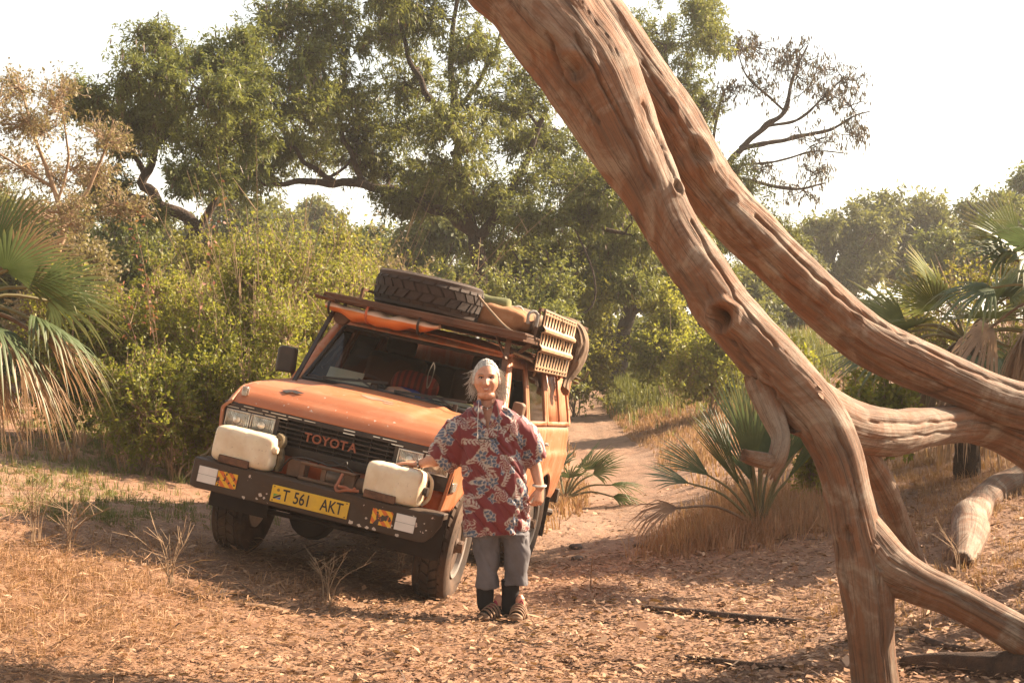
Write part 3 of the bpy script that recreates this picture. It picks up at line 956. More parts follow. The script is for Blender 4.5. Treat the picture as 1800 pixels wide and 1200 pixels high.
# jerry cans on the bumper
k = NT('can_plastic')
co = k.coord()
n1 = k.noise(co, 7, 5, 0.6)
c = k.ramp(n1, [(0.3, (0.66, 0.50, 0.33)), (0.6, (0.78, 0.66, 0.48)), (0.8, (0.82, 0.72, 0.56))])
c = k.mix(k.ramp(k.noise(co, 45, 3, 0.6), [(0.66, 0.0), (0.74, 0.7)]), c, (0.25, 0.15, 0.09))
M_CAN = k.done(k.bsdf(c, 0.42, 0, k.bump(n1, 0.25, 0.01), Subsurface_Weight=0.35, Subsurface_Radius=(0.05, 0.03, 0.015), Subsurface_Scale=0.5))
M_CANVASB = m_plain('strap_canvas', (.16, .115, .06), .9, vary=.4, scale=30, bump=.5)
for cx, w, lab in ((-.545, .215, 'cream plastic jerry can with canvas straps on the bumper below the uncovered pair of headlights'), (.505, .197, 'cream plastic jerry can on the bumper under the hand of the woman')):
    T = OnCar('jerry_can', (cx, -.73, .672), lab, 'jerry can', 'jerry cans on the bumper')
    def dent(q, cx=cx):
        q = q.copy()
        rib = .006 * np.exp(-((q[:, 0] - .02) / .010) ** 2) + .004 * np.exp(-((q[:, 0] + .10) / .012) ** 2)
        q[:, 1] *= 1 - rib * 8
        q[:, 2] *= 1 - rib * 4
        q[:, 1] += (fbm(q * 9 + cx * 7, 2) - .5) * .010
        q[:, 2] += (fbm(q * 8 + 5 + cx * 7, 2) - .5) * .007
        return q
    a = np.linspace(0, 2 * math.pi, 40, endpoint=False)
    rings = []
    for u in np.linspace(-1, 1, 33):
        cap = (1 - abs(u) ** 7) ** .42 if abs(u) < 1 else 0.02
        sy = .118 * (.55 + .45 * cap); sz = .122 * (.62 + .38 * cap)
        if abs(u) > .985: sy *= .8; sz *= .85
        y = np.sign(np.cos(a)) * np.abs(np.cos(a)) ** .42 * sy
        z = np.sign(np.sin(a)) * np.abs(np.sin(a)) ** .42 * sz
        rings.append(dent(np.stack([np.full(40, u * w), y, z], 1)) + np.array([cx, -.735, .796]))
    body = T.part(MB().loft(rings), 'can_body', M_CAN, smooth=60)
    if cx < 0:
        ex = cx + w
        for dy, r in ((0.02, .020), (.07, .016)):
            T.part(MB().tube(smoothpath([(ex - .03, -.735 + dy, .925), (ex + .012, -.745 + dy, .90), (ex + .002, -.75 + dy, .84), (ex + .016, -.74 + dy, .78), (ex + .01, -.73 + dy, .69)], 16), [r * (.8 + .4 * abs(math.sin(i))) for i in range(16)], 8), 'strap', M_CANVASB)
        s1 = MB().tube(smoothpath([(cx - w + .01, -.73, .90), (cx - w - .012, -.73, .80), (cx - w - .05, -.74, .70), (cx - w - .09, -.75, .672)], 14), .012, 6)
        T.part(s1, 'strap', M_CANVASB)
        T.part(MB().lathe([(.001, -.0), (.025, .002), (.028, .02), (.02, .035)], 14, 'x', (ex - .012, -.80, .83)), 'cap', M_CAN)
    else:
        ex = cx + w
        T.part(MB().lathe([(.024, -.02), (.026, .012), (.03, .014), (.03, .036), (.001, .038)], 14, 'x', (ex - .004, -.76, .79)), 'cap', M_BLACK)
        T.part(MB().tube(smoothpath([(ex - .02, -.66, .69), (ex + .02, -.66, .74), (ex + .02, -.66, .85), (ex - .03, -.66, .90)], 12), .013, 8), 'handle', M_CAN)

# roof rack bolted to the gutters: part of the car
RZ0 = 1.915
rk = MB()
for s in (-1, 1):
    rk.bar((s * .775 + .065, .62, RZ0), (s * .775 + .065, 3.46, RZ0), .03, .04)
for y in (.66, 3.44): rk.bar((-.72, y, RZ0 - .002), (.85, y, RZ0 - .002), .03, .038)
rack = rk.build('roof_rack', M_RACK, car, bevel=.003)
for i, y in enumerate(np.linspace(1.0, 3.2, 9)):
    MB().bar((-.695, y, RZ0 - .006), (.825, y, RZ0 - .006), .028, .028).build('cross_bar', M_RACK, rack)
for i, (y, dz) in enumerate(((.69, 0), (.90, .004), (1.12, -.002), (1.34, .003))):
    MB().box((.075, y + .01, RZ0 + .030 + dz), (1.58 - .03 * (i % 2), .20, .018), ('Y', .004 * (i - 1))).build('plank', M_RACK, rack, bevel=.003)
MB().box((.09, .615, RZ0 + .012), (1.58, .018, .038)).build('front_board', M_RACK, rack, bevel=.003)
lip = MB(); lip.hexa([(-.77, .60, RZ0 - .025), (-.62, .605, RZ0 - .03), (-.62, .72, RZ0 - .03), (-.77, .70, RZ0 - .025), (-.79, .57, RZ0 + .005), (-.62, .605, RZ0 - .008), (-.62, .72, RZ0 - .008), (-.79, .68, RZ0 + .005)]); lip.build('wing_tip', M_RACK, rack, bevel=.006)
for s in (-1, 1):
    for y in (1.15, 1.9, 2.6, 3.3):
        lg = MB(); lg.bar((s * .715, y, 1.785), (s * .77 + .06, y, RZ0), .03, .012, up=(0, 1, 0)); lg.box((s * .712, y, 1.79), (.04, .05, .03)); lg.build('rack_foot', M_STEEL, rack)
MB().bar((-.70, .30, 1.23), (-.655, .80, 1.885), .028, .022).build('strut', M_BLACK, rack)
MB().bar((.80, .48, 1.24), (.728, .72, 1.905), .040, .022).build('strut', M_RACK, rack)
MB().bar((.62, .74, 1.90), (.76, .62, 1.74), .018, .010).build('strut', M_RACK, rack)
up_ = MB()
for y in (1.08, 1.9, 2.75, 3.44): up_.bar((.84, y, RZ0), (.84, y, 2.17), .022)
up_.bar((.84, 1.08, 2.17), (.84, 3.44, 2.17), .022); up_.bar((-.71, 1.5, 2.05), (-.71, 3.44, 2.05), .022)
for y in (1.5, 2.4, 3.44): up_.bar((-.71, y, RZ0), (-.71, y, 2.05), .022)
up_.bar((-.71, 3.44, 2.05), (.84, 3.44, 2.05), .02)
up_.build('side_rail', M_RACK, rack)
sp = MB(); sp.lathe([(.015, -.02), (.065, -.015), (.072, .0), (.072, .03), (.055, .055), (.02, .06)], 20, 'y', (-.59, .76, 1.80)); sp.bar((-.59, .775, 1.86), (-.59, .775, 1.90), .02)
sp.lathe([(.012, -.035), (.02, -.02)], 10, 'y', (-.60, .76, 1.815))
sp.build('spot_lamp', M_STEEL, rack)
M_GREYP = m_plain('grey_plastic', (.30, .26, .22), .5, vary=.2)
for (x, y, z) in ((.62, 1.30, 2.13), (.80, 1.04, 2.11), (.38, 1.55, 2.16), (.20, 1.75, 2.17)):
    MB().tube(smoothpath([(x - .02, y - .02, z - .07), (x - .025, y - .03, z), (x, y, z + .03), (x + .035, y + .02, z + .01), (x + .04, y + .02, z - .08)], 12), .013, 8).build('hook_clamp', M_GREYP, rack)
M_JUTE = m_plain('jute_rope', (.30, .20, .12), .9)
MB().tube(smoothpath([(.36, .98, 2.17), (.52, .90, 2.06), (.68, .78, 1.97), (.82, .72, 1.93)], 14), .010, 6).build('rope', M_JUTE, rack)
MB().tube(smoothpath([(.88, 1.85, 2.15), (.885, 1.98, 2.06), (.875, 2.25, 1.85), (.86, 2.45, 1.70), (.83, 2.52, 1.66)], 18), .012, 6).build('rope', M_JUTE, rack)
MB().tube(smoothpath([(.70, 1.10, 1.80), (.80, 1.18, 1.78), (.86, 1.35, 1.74), (.83, 1.42, 1.66)], 14), .010, 6).build('rope', M_JUTE, rack)
MB().tube(smoothpath([(.885, 1.98, 2.06), (.88, 2.06, 1.95), (.875, 2.0, 1.82)], 10), .006, 5).build('rope', M_JUTE, rack)

# spare wheel
T = OnCar('spare_tyre', (-.035, 1.06, RZ0 + .042), 'worn mud tyre lying flat on the front of the roof rack', 'tyre')
RS, WS = .425, .27
def up(p): # wheel axis from x to z
    p = np.asarray(p, float)
    return np.stack([p[:, 1], p[:, 2], p[:, 0]], 1) + np.array([-.035, 1.06, RZ0 + .042 + WS / 2])
mb = MB(); mb.lathe([(r, h) for r, h in tyre_rings(RS, WS)], 64, 'z', (-.035, 1.06, RZ0 + .042 + WS / 2))
T.part(mb, 'tyre_wall', M_SPARE)
bm_cache = {}
for row in range(4):
    for kk in range(26):
        me = bm_cache.get(row)
        if me is None:
            b = MB().hexa(up(tread_block(RS, WS, row, 0, 26)) - np.array([-.035, 1.06, 0]))
            me = b.mesh('tread_block'); me.materials.append(M_SPARE); bm_cache[row] = me
        o = link('tread_block', me, None, T.e)
        o.location = (0, 0, -(RZ0 + .042))
        o.rotation_euler = (0, 0, 2 * math.pi * kk / 26)

# awning slung below the front of the rack
k = NT('awning_cloth')
co = k.coord()
sx = k.n('SeparateXYZ'); k.t.links.new(co, sx.inputs[0])
wv = k.math('ADD', sx.outputs[2], k.math('MULTIPLY', k.noise(co, 3, 3), .03))
M_AWN = k.done(k.bsdf(k.mix(k.ramp(k.math('MULTIPLY', k.math('ADD', wv, .022), 30.0), [(0.42, 0.0), (0.5, 1.0)]), (0.62, 0.17, 0.03), (0.72, 0.50, 0.36)), 0.7, 0, k.bump(k.noise(co, 20, 4), .3, .01)))
rings = []
for u in np.linspace(0, 1, 40):
    x = -.71 + u * .90
    sag = -.025 - .070 * math.sin(math.pi * min(1, u * .9 + .1)) + .012 * math.sin(u * 19)
    hh = .012 + .042 * math.sin(math.pi * (u * .92 + .05)) ** .7 + .008 * math.sin(u * 31)
    dd = .03 + .07 * math.sin(math.pi * (u * .92 + .05)) ** .6
    a = np.linspace(0, 2 * math.pi, 20, endpoint=False)
    rings.append(np.stack([np.full(20, x), .72 + dd * np.cos(a) * (1 + .2 * math.sin(u * 23)), 1.885 + sag * .6 + hh * np.sin(a)], 1))
aw = on_car_mesh(MB().loft(rings), 'rolled_awning', M_AWN, (-.25, .72, 1.87), 'orange and white rolled awning strapped under the front of the roof rack', 'awning', smooth=60)
for x in (-.66, -.36, .05):
    t = np.linspace(0, 2 * math.pi, 18)
    s_ = MB(); s_.tube(np.stack([np.full(18, x + .25), .115 * np.cos(t), .0 + .075 * np.sin(t) - .012], 1), .010, 6, cap=False)
    s_.build('strap', M_ORANGE2 if x == -.36 else M_BLACK, aw)

# sand ladder lashed to the side of the rack
M_LADDER = m_plain('ladder_paint', (.37, .23, .13), .6, .1, vary=.3, dust=.6, dustcol=(.42, .22, .11))
T = OnCar('sand_ladder_layer', (.885, 1.9, 1.72), 'tan perforated steel sand ladder lashed upright to the side of the rack', 'sand ladder')
nS = 11
ys = [1.14]
y = 1.17
for i in range(nS): ys += [y, y + .078]; y += .131
ys = sorted(set(np.round(ys, 4))) + [y + .01]
zs = [1.70, 1.712, 1.728, 1.745, 1.845, 1.865, 1.885, 1.905, 1.995, 2.01, 2.03, 2.05, 2.135, 2.15, 2.162, 2.175]
xof = {1.865: .022, 1.885: .022, 2.01: .0, 2.03: .022}
def lx(z): return .886 + (.022 if 1.86 < z < 1.89 else .022 if 2.005 < z < 2.035 else 0)
P = np.array([[(lx(z) - .02 * (zz > 2.5), yy - .10 * (z - 1.7), z) for zz in [0] for z in zs] for yy in ys])
rowz = {3, 7, 11}
def skipf(i, j):
    if i == 0 or i >= len(ys) - 2: return False
    if j in rowz and i % 2 == 1: return True
    if j in (1, 13) and i % 2 == 1: return True
    return False
T.part(MB().grid(P, skipf), 'perforated_panel', M_LADDER, solid=.006, bevel=0)
T2 = OnCar('sand_ladder_layer', (.862, 1.95, 1.72), 'dark sheet added behind the tan sand ladder so its slots look shaded', 'sand ladder')  # solid dark sheet added behind the slots, in place of shade
P2 = P + np.array([-.030, .10, .012])
T2.part(MB().grid(P2), 'dark_backing', M_UNDER, solid=.006)

# canvas and bags on the rack
def m_canvas(name, lo, hi, scale=7):
    k = NT(name)
    co = k.coord()
    n1 = k.noise(co, scale, 5, .6)
    n2 = k.noise(co, 3.0, 3, .5, 1.0)
    return k.done(k.bsdf(k.ramp(n1, [(.3, lo), (.7, hi)]), .92, 0, k.bump(n1, .5, .02, k.bump(k.noise(co, 180, 2), .2, .002))))
M_OLIVE = m_canvas('olive_canvas', (.10, .105, .035), (.19, .18, .07))
M_TAN = m_canvas('tan_canvas', (.15, .092, .055), (.26, .165, .10))
M_LEATHER = m_canvas('brown_tarp', (.26, .11, .045), (.42, .20, .09), 5)
def bag(c, s, seed, p=(3, 3, 3), amp=.05, n=56, m=36, droop=0):
    def fn(q):
        w = fbm(q * 4.5 + seed, 4) - .5
        r = np.abs(fbm(q * 7 + seed * 3, 2) - .5) * 2
        d = unit(q)
        q = q + d * (w * amp * 2.2 - (1 - r) ** 3 * amp * .5)[:, None]
        if droop: q[:, 2] -= droop * (q[:, 0] / s[0]) ** 2
        return q
    return MB().loft(sell(c, s, p, n, m, fn))
rol = []
for u in np.linspace(0, 1, 34):
    a = np.linspace(0, 2 * math.pi, 26, endpoint=False)
    r = .075 * (1 + .10 * math.sin(u * 9)) * (1 if .03 < u < .97 else .86)
    rr = r * (1 + .18 * (fbm(np.stack([np.cos(a) * 1.3, np.sin(a) * 1.3, np.full(26, u * 5)], 1), 3) - .5))
    rol.append(np.stack([.06 + .47 * u + 0 * a, 1.42 - .02 * u + rr * np.cos(a), 2.15 + rr * .9 * np.sin(a) + .015 * math.sin(u * 6)], 1))
on_car_mesh(MB().loft(rol), 'canvas_roll', M_OLIVE, (.3, 1.42, 2.07), 'olive green canvas roll tied behind the spare tyre', 'canvas roll', smooth=60)
on_car_mesh(bag((.50, 1.30, 2.045), (.24, .22, .11), 3.1, (3, 3, 3), .05), 'tarp_bundle', M_LEATHER, (.50, 1.30, 1.94), 'rust brown tarpaulin bundle below the olive canvas roll', 'tarpaulin', smooth=60)
on_car_mesh(bag((.02, 2.45, 2.06), (.74, .90, .13), 7.7, (6, 6, 4), .04), 'rack_load', M_TAN, (.02, 2.45, 1.93), 'flat load under tan canvas filling the back of the roof rack', 'luggage', smooth=60)
# the slack end of a tent bag hanging over the rear corner
pts = [(.70, 2.86, 2.17), (.82, 2.90, 2.14), (.885, 2.94, 2.05), (.895, 2.96, 1.95), (.875, 2.96, 1.83), (.86, 2.93, 1.74), (.85, 2.88, 1.66), (.86, 2.84, 1.58)]
rad = [.075, .10, .115, .118, .11, .082, .045, .058]
C = smoothpath(np.c_[np.array(pts), np.array(rad)], 46)
rings = []
Tn = np.gradient(C[:, :3], axis=0)
a = np.linspace(0, 2 * math.pi, 44, endpoint=False)
for i in range(len(C)):
    d = unit(Tn[i]); yv = np.array([0, 1.0, 0]); yv = unit(yv - d * (yv @ d)); xv = np.cross(yv, d)
    w = 1 + .42 * (fbm(np.stack([np.cos(a) * 2.2, np.sin(a) * 2.2, np.full(44, i * .07)], 1), 3) - .5) - .26 * (1 - np.abs(fbm(np.stack([np.cos(a) * 3 + 9, np.sin(a) * 3, np.full(44, i * .035)], 1), 2) - .5) * 2) ** 4
    rings.append(C[i, :3] + (C[i, 3] * w)[:, None] * (np.cos(a)[:, None] * yv * 1.55 + np.sin(a)[:, None] * xv * .72))
tb = on_car_mesh(MB().loft(rings), 'tent_bag', M_TAN, (.9, 3.1, 1.6), 'slack tan tent bag hanging over the rear corner of the rack', 'bag', smooth=70)
tie = MB(); tt = np.linspace(0, 2 * math.pi * 2, 30)
tie.tube(np.stack([-.03 + .055 * np.sin(tt), .0 + .10 * np.cos(tt), .065 + .006 * tt], 1), .008, 6)
tie.tube(smoothpath([(.02, .02, .09), (.06, .02, .12), (.085, .04, .20)], 8), .007, 6)
tie.build('cord', M_CANVASB, tb)

# things behind the windscreen
k = NT('striped_cushion')
wv = k.n('TexWave'); wv.inputs['Scale'].default_value = 6.5; wv.inputs['Distortion'].default_value = .6
k.t.links.new(k.coord(), wv.inputs['Vector'])
M_CUSH = k.done(k.bsdf(k.ramp(wv.outputs['Fac'], [(.3, (.33, .025, .02)), (.7, (.11, .012, .015))]), .9))
on_car_mesh(bag((-.02, 1.16, 1.39), (.19, .10, .11), 1.7, (3, 2.5, 2.5), .02, 30, 20), 'cushion', M_CUSH, (-.02, 1.16, 1.28), 'dark red striped cushion propped behind the dashboard', 'cushion', smooth=60)
on_car_mesh(bag((-.02, .80, 1.315), (.12, .09, .045), 4.4, (2.5, 2.5, 2.2), .03, 30, 20), 'sun_hat', m_canvas('peach_cloth', (.62, .28, .16), (.75, .40, .25)), (-.02, .80, 1.28), 'crumpled peach cloth hat on the dashboard', 'hat', smooth=60)
on_car_mesh(bag((-.01, .87, 1.32), (.13, .07, .05), 5.4, (2.5, 2.5, 2.2), .03, 30, 20), 'blue_cloth', m_canvas('blue_cloth', (.02, .03, .18), (.03, .06, .33)), (-.01, .87, 1.28), 'blue cloth under the peach hat on the dashboard', 'cloth', smooth=60)
M_PAPER = m_plain('paper', (.72, .66, .50), .8, vary=.12)
mp_ = MB(); mp_.box((-.49, .83, 1.335), (.28, .012, .15), ('X', -.55)); mp_.box((-.40, .82, 1.31), (.24, .010, .12), ('X', -.75))
on_car_mesh(mp_, 'folded_map', M_PAPER, (-.49, .83, 1.28), 'pale folded map leaning on the dashboard behind the windscreen', 'map')
for j, (x, z, w, d_, lab, mt) in enumerate(((.36, 1.302, .22, .17, 'thick cream book on the dashboard, beside the peach hat', M_PAPER), (.50, 1.30, .20, .15, 'grey bound book lying open on the dashboard', m_plain('grey_paper', (.45, .46, .42), .8)), (.40, 1.34, .30, .15, 'yellowed map book lying on top of other books on the dashboard', m_plain('yellow_paper', (.62, .55, .27), .8)))):
    T = OnCar('book', (x, .83, z - .02), lab, 'book', 'books on the dashboard')
    T.part(MB().box((x, .80, z), (w, d_, .030), ('Y', .03 * (j - 1))), 'cover', mt, bevel=.003)
    T.part(MB().box((x, .795, z), (w - .012, d_ - .004, .022), ('Y', .03 * (j - 1))), 'pages', M_PAPER)
cd_ = MB(); cd_.tube(smoothpath([(.165, .86, 1.60), (.15, .84, 1.52), (.155, .83, 1.45), (.17, .82, 1.40), (.185, .83, 1.46), (.185, .85, 1.56), (.165, .86, 1.60)], 26), .004, 5)
cd_.build('hanging_cord', m_plain('white_cord', (.5, .44, .34), .8), car)
# ------------------------------------------------------------------ the woman beside the car
WD = 9.83
def wp(px, py, dy=0.0): return at(px, py, WD + dy)
def remesh_join(mbs, voxel, smooth_it=6, factor=.5):
    """closed shapes fused into one continuous skin; returns V, quads"""
    mb = MB()
    for b in mbs:
        mb.add(np.vstack(b.v), b.f)
    me = mb.mesh('fuse', 0)
    bm = bmesh.new(); bm.from_mesh(me); bmesh.ops.recalc_face_normals(bm, faces=bm.faces); bm.to_mesh(me); bm.free()
    o = bpy.data.objects.new('fuse', me); COL.objects.link(o)
    m = o.modifiers.new('r', 'REMESH'); m.mode = 'VOXEL'; m.voxel_size = voxel; m.adaptivity = 0
    if smooth_it:
        m = o.modifiers.new('s', 'SMOOTH'); m.factor = factor; m.iterations = smooth_it
    dg = bpy.context.evaluated_depsgraph_get()
    me2 = bpy.data.meshes.new_from_object(o.evaluated_get(dg))
    bpy.data.objects.remove(o); bpy.data.meshes.remove(me)
    V = np.zeros(len(me2.vertices) * 3); me2.vertices.foreach_get('co', V); V = V.reshape(-1, 3)
    N = np.zeros(len(me2.vertices) * 3); me2.vertices.foreach_get('normal', N); N = N.reshape(-1, 3)
    Q = [tuple(p.vertices) for p in me2.polygons]
    bpy.data.meshes.remove(me2)
    Q4 = np.array([q if len(q) == 4 else (q[0], q[1], q[2], q[2]) for q in Q if len(q) <= 4], dtype=np.int32)
    Q4 = Q4[Q4[:, 2] != Q4[:, 3]]
    return V, N, Q4
def cap_tube(pts, r, n=14, m=None):
    """limb: smooth path with rounded ends"""
    P = np.c_[np.asarray(pts, float), np.asarray(r, float)]
    P = smoothpath(P, m or len(pts) * 6)
    d0, d1 = unit(P[0, :3] - P[1, :3]), unit(P[-1, :3] - P[-2, :3])
    a = np.r_[P[0, :3] + d0 * P[0, 3] * .8, P[0, 3] * .45]; b = np.r_[P[-1, :3] + d1 * P[-1, 3] * .8, P[-1, 3] * .45]
    P = np.vstack([a, P, b])
    return MB().tube(P[:, :3], P[:, 3], n)
def ellring(c, rx, ry, n=36, p=2.0, tilt=0.0):
    a = np.linspace(0, 2 * math.pi, n, endpoint=False)
    x = np.sign(np.cos(a)) * np.abs(np.cos(a)) ** (2 / p) * rx
    y = np.sign(np.sin(a)) * np.abs(np.sin(a)) ** (2 / p) * ry
    return np.stack([c[0] + x, c[1] + y, c[2] + tilt * x], 1)

HC = wp(855, 667, 0.02)
def head_pts(D):
    """unit directions -> head surface (face towards -y)"""
    x, y, z = D[:, 0], D[:, 1], D[:, 2]
    P = D * np.array([.080, .098, .121])
    P[:, 0] *= 1 - .16 * sstep(-.15, -.95, z) + .03 * np.exp(-((z + .25) / .25) ** 2)
    fr = sstep(.15, -.45, y)
    P[:, 1] -= fr * .010 * sstep(-.5, -.95, z)
    X, Z = P[:, 0], P[:, 2]
    g = lambda cx, cz, sx_, sz_: np.exp(-((X - cx) / sx_) ** 2 - ((Z - cz) / sz_) ** 2)
    d = 0
    d = d + .030 * np.exp(-(X / .013) ** 2) * sstep(.030, -.026, Z) * sstep(-.050, -.030, Z)
    d = d + .008 * (g(-.013, -.030, .008, .008) + g(.013, -.030, .008, .008))
    d = d - .015 * (g(-.031, .014, .017, .011) + g(.031, .014, .017, .011))
    d = d + .007 * (g(-.032, .034, .020, .008) + g(.032, .034, .020, .008))
    d = d + .008 * (g(-.043, -.022, .018, .018) + g(.043, -.022, .018, .018))
    d = d - .008 * (g(-.033, -.046, .006, .022) + g(.033, -.046, .006, .022))
    d = d + .006 * g(0, -.049, .022, .006) + .008 * g(0, -.066, .018, .007) - .007 * g(0, -.057, .024, .0035)
    d = d + .010 * g(0, -.097, .022, .016) - .004 * g(0, -.079, .02, .006)
    P[:, 1] -= d * fr
    return P
def sphere_dirs(n=110, m=80):
    rows = []
    for t in np.linspace(-math.pi / 2 + .02, math.pi / 2 - .02, m):
        a = np.linspace(0, 2 * math.pi, n, endpoint=False)
        rows.append(np.stack([math.cos(t) * np.cos(a), math.cos(t) * np.sin(a), np.full(n, math.sin(t))], 1))
    return np.array(rows)
SD = sphere_dirs()
head = MB().loft(np.array([head_pts(r) for r in SD]) + HC)
ears = [MB().loft(np.array([r * np.array([.010, .018, .030]) for r in sphere_dirs(12, 9)]) + HC + np.array([s * .086, .015, -.005])) for s in (-1, 1)]
neck = cap_tube([HC + (0, .03, -.07), HC + (0, .035, -.125), HC + (0, .04, -.20)], [.058, .060, .075], 20)
jowl = MB().loft(np.array([r * np.array([.058, .06, .035]) for r in sphere_dirs(20, 14)]) + HC + np.array([0, -.015, -.098]))
torso = MB().loft([ellring(wp(866, py, .04), rx, ry, 32) for py, rx, ry in ((712, .075, .06), (722, .105, .075), (745, .150, .105), (790, .155, .115), (850, .16, .12), (920, .15, .11), (940, .12, .09))])
def hand(w, f, n, side, curl, size=1.0, spread=.10, thumb=(.55, .2)):
    """w wrist, f towards the fingers, n out of the back of the hand, side = +1/-1 which way the thumb lies along f x n"""
    f, n = unit(f), None if n is None else unit(n)
    n = unit(n - f * (n @ f)); s = np.cross(f, n) * side
    out = []
    rings = []
    for t, wd, th in ((0, .027, .020), (.03, .034, .018), (.06, .040, .016), (.088, .041, .013), (.098, .036, .010)):
        a = np.linspace(0, 2 * math.pi, 16, endpoint=False)
        rings.append(w + size * (f * t + np.cos(a)[:, None] * s * wd + np.sin(a)[:, None] * n * th))
    out.append(MB().loft(rings))
    for i, (off, L) in enumerate(((.031, .068), (.011, .077), (-.010, .072), (-.029, .056))):
        d = unit(f + s * off * spread * 30)
        p = w + size * (f * .086 + s * off)
        pts = [p]
        ang = 0
        for seg, c in zip((.45, .32, .25), curl):
            ang += c * (1 + .08 * i)
            dd = d * math.cos(ang) - n * math.sin(ang)
            p = p + dd * L * seg * size
            pts.append(p)
        out.append(cap_tube(pts, np.array([.0095, .0088, .0080, .0070]) * size, 10, 14))
    b = w + size * (f * .028 + s * .026)
    d = unit(f * .75 + s * thumb[0] - n * thumb[1])
    d2 = unit(f * 1.0 + s * .10 - n * (thumb[1] + .25))
    out.append(cap_tube([b, b + d * .038 * size, b + (d * .038 + d2 * .030) * size, b + (d * .038 + d2 * .052) * size], np.array([.014, .0115, .010, .0085]) * size, 10, 14))
    return out
# arm resting on the jerry can: everything follows from where the can's top is
can_n = VEH_R @ np.array([0, 0, 1.0]); can_x = VEH_R @ np.array([1.0, 0, 0])
hand_w = veh((.628, -.715, .950))
arm_l = cap_tube([wp(818, 755, .04), wp(790, 782, .05), wp(770, 806, .08), hand_w * .5 + wp(770, 806, .08) * .5, hand_w], [.045, .045, .042, .036, .026], 16)
h_l = hand(hand_w, -can_x * 1.0 - can_n * .13 + np.array([0, -.10, 0]), can_n, 1, (.10, .12, .10), .98, .14, (.6, .35))
arm_r = cap_tube([wp(904, 755, .05), wp(928, 787, .07), wp(940, 818, .06), wp(946, 843, .03), wp(949, 858, .01)], [.045, .044, .040, .034, .028], 16)
h_r = hand(wp(949, 857, .01), np.array([-.12, -.20, -1.0]), np.array([.55, -.8, 0]), 1, (.55, .8, .6), .95, .05, (.35, .5))
legs = []
for px0, px1, s in ((851, 853, -1), (903, 896, 1)):
    legs.append(cap_tube([wp(px0, 925, .03), wp(px0 + 2, 985, .01), wp(px1, 1030, .03), wp(px1 + (1 if s < 0 else -2), 1062, .03), wp(px1, 1078, .03)], [.060, .052, .042, .030, .028], 16))
FEET = [(np.array([-.085, 9.86, 0]), unit(np.array([-.62, -.78, 0]))), (np.array([.052, 9.83, 0]), unit(np.array([-.18, -.98, 0])))]
for c, d in FEET:
    c = c.copy(); c[2] = float(ground_h(c[0], c[1])) + .045
    legs.append(MB().loft(np.array([(r * np.array([.105, .034, .024]))[:, [0, 1, 2]] @ np.array([d, np.cross([0, 0, 1.0], d), [0, 0, 1.0]]) for r in sphere_dirs(20, 14)]) + c + d * .05))
    legs.append(cap_tube([c + np.array([0, 0, .09]), c + np.array([0, 0, .0])], [.030, .030], 14))
k = NT('skin')
co = k.coord()
n1 = k.noise(co, 30, 4, .6)
c = k.ramp(n1, [(.3, (.50, .225, .135)), (.55, (.60, .295, .185)), (.75, (.66, .325, .215))])
M_SKIN = k.done(k.bsdf(c, .48, 0, k.bump(k.noise(co, 140, 3), .12, .003), Subsurface_Weight=.12, Subsurface_Radius=(.02, .008, .004), Subsurface_Scale=.3))
BV, BN, BQ = remesh_join([head, neck, jowl, torso, arm_l, arm_r] + ears + h_l + h_r + legs, .0032, 1, .4)
WO = np.array([-.02, WD, 0.0])
woman = empty('person', WO, 'white haired person in red floral shirt resting one hand on a jerry can', 'person')
body = link('body', mesh_np('body', BV - WO, BQ, smooth=True), M_SKIN, woman)
def wpart(mb, name, mat, parent=None, **kw):
    o = mb.build(name, mat, parent or woman, **kw)
    o.data.transform(Matrix.Translation(-Vector(WO)))
    return o
# face details
def face(x, z):
    """point of the face surface in front of (x, z)"""
    D = SD.reshape(-1, 3)
    P = head_pts(D)
    m = D[:, 1] < 0
    i = np.argmin(((P[m][:, [0, 2]] - (x, z)) ** 2).sum(1))
    return P[m][i] + HC
M_EYE = m_plain('eye_dark', (.05, .03, .02), .15, vary=.1)
M_EYEW = m_plain('eye_white', (.62, .56, .50), .2, vary=.05)
M_LIP = m_plain('lip', (.50, .20, .15), .45, vary=.1)
M_BROW = m_plain('brow_hair', (.22, .14, .09), .8)
M_LASH = m_plain('eyelid_dark', (.06, .028, .02), .7)
M_TOOTH = m_plain('tooth', (.78, .70, .60), .3, vary=.04)
def ell(c, r, n=16, m=10): return MB().loft(np.array([q * np.array(r) for q in sphere_dirs(n, m)]) + np.asarray(c, float))
for s in (-1, 1):
    p = face(s * .031, .013)
    ew = wpart(ell(p + (0, .0015, 0), (.0135, .006, .0046)), 'eye', M_EYEW, smooth=180)
    wpart(ell(p + (0, -.0032, -.0002), (.0070, .0032, .0048), 12, 8), 'iris', M_EYE, ew, smooth=180)
    q = [face(s * (.031 + dx), .0185 + dz) + (0, -.001, 0) for dx, dz in ((-.015, -.004), (-.007, .0), (.004, .0008), (.016, -.005))]
    wpart(MB().tube(smoothpath(q, 10), [.0034] * 10, 6), 'eyelid', M_LASH)
    q = [face(s * (.031 + dx), .034 + dz) + (0, -.001, 0) for dx, dz in ((-.017, -.003), (-.005, .001), (.008, .001), (.019, -.005))]
    wpart(MB().tube(smoothpath(q, 10), [.0014, .002, .0025, .0028, .0028, .0025, .0022, .002, .0015, .001], 6), 'eyebrow', M_BROW)
lipu = [face(x, -.0500 + .009 * (abs(x) / .029) ** 2) + (0, -.002, 0) for x in np.linspace(-.029, .029, 9)]
lipl = [face(x, -.0650 + .0215 * (abs(x) / .029) ** 2) + (0, -.002, 0) for x in np.linspace(-.029, .029, 9)]
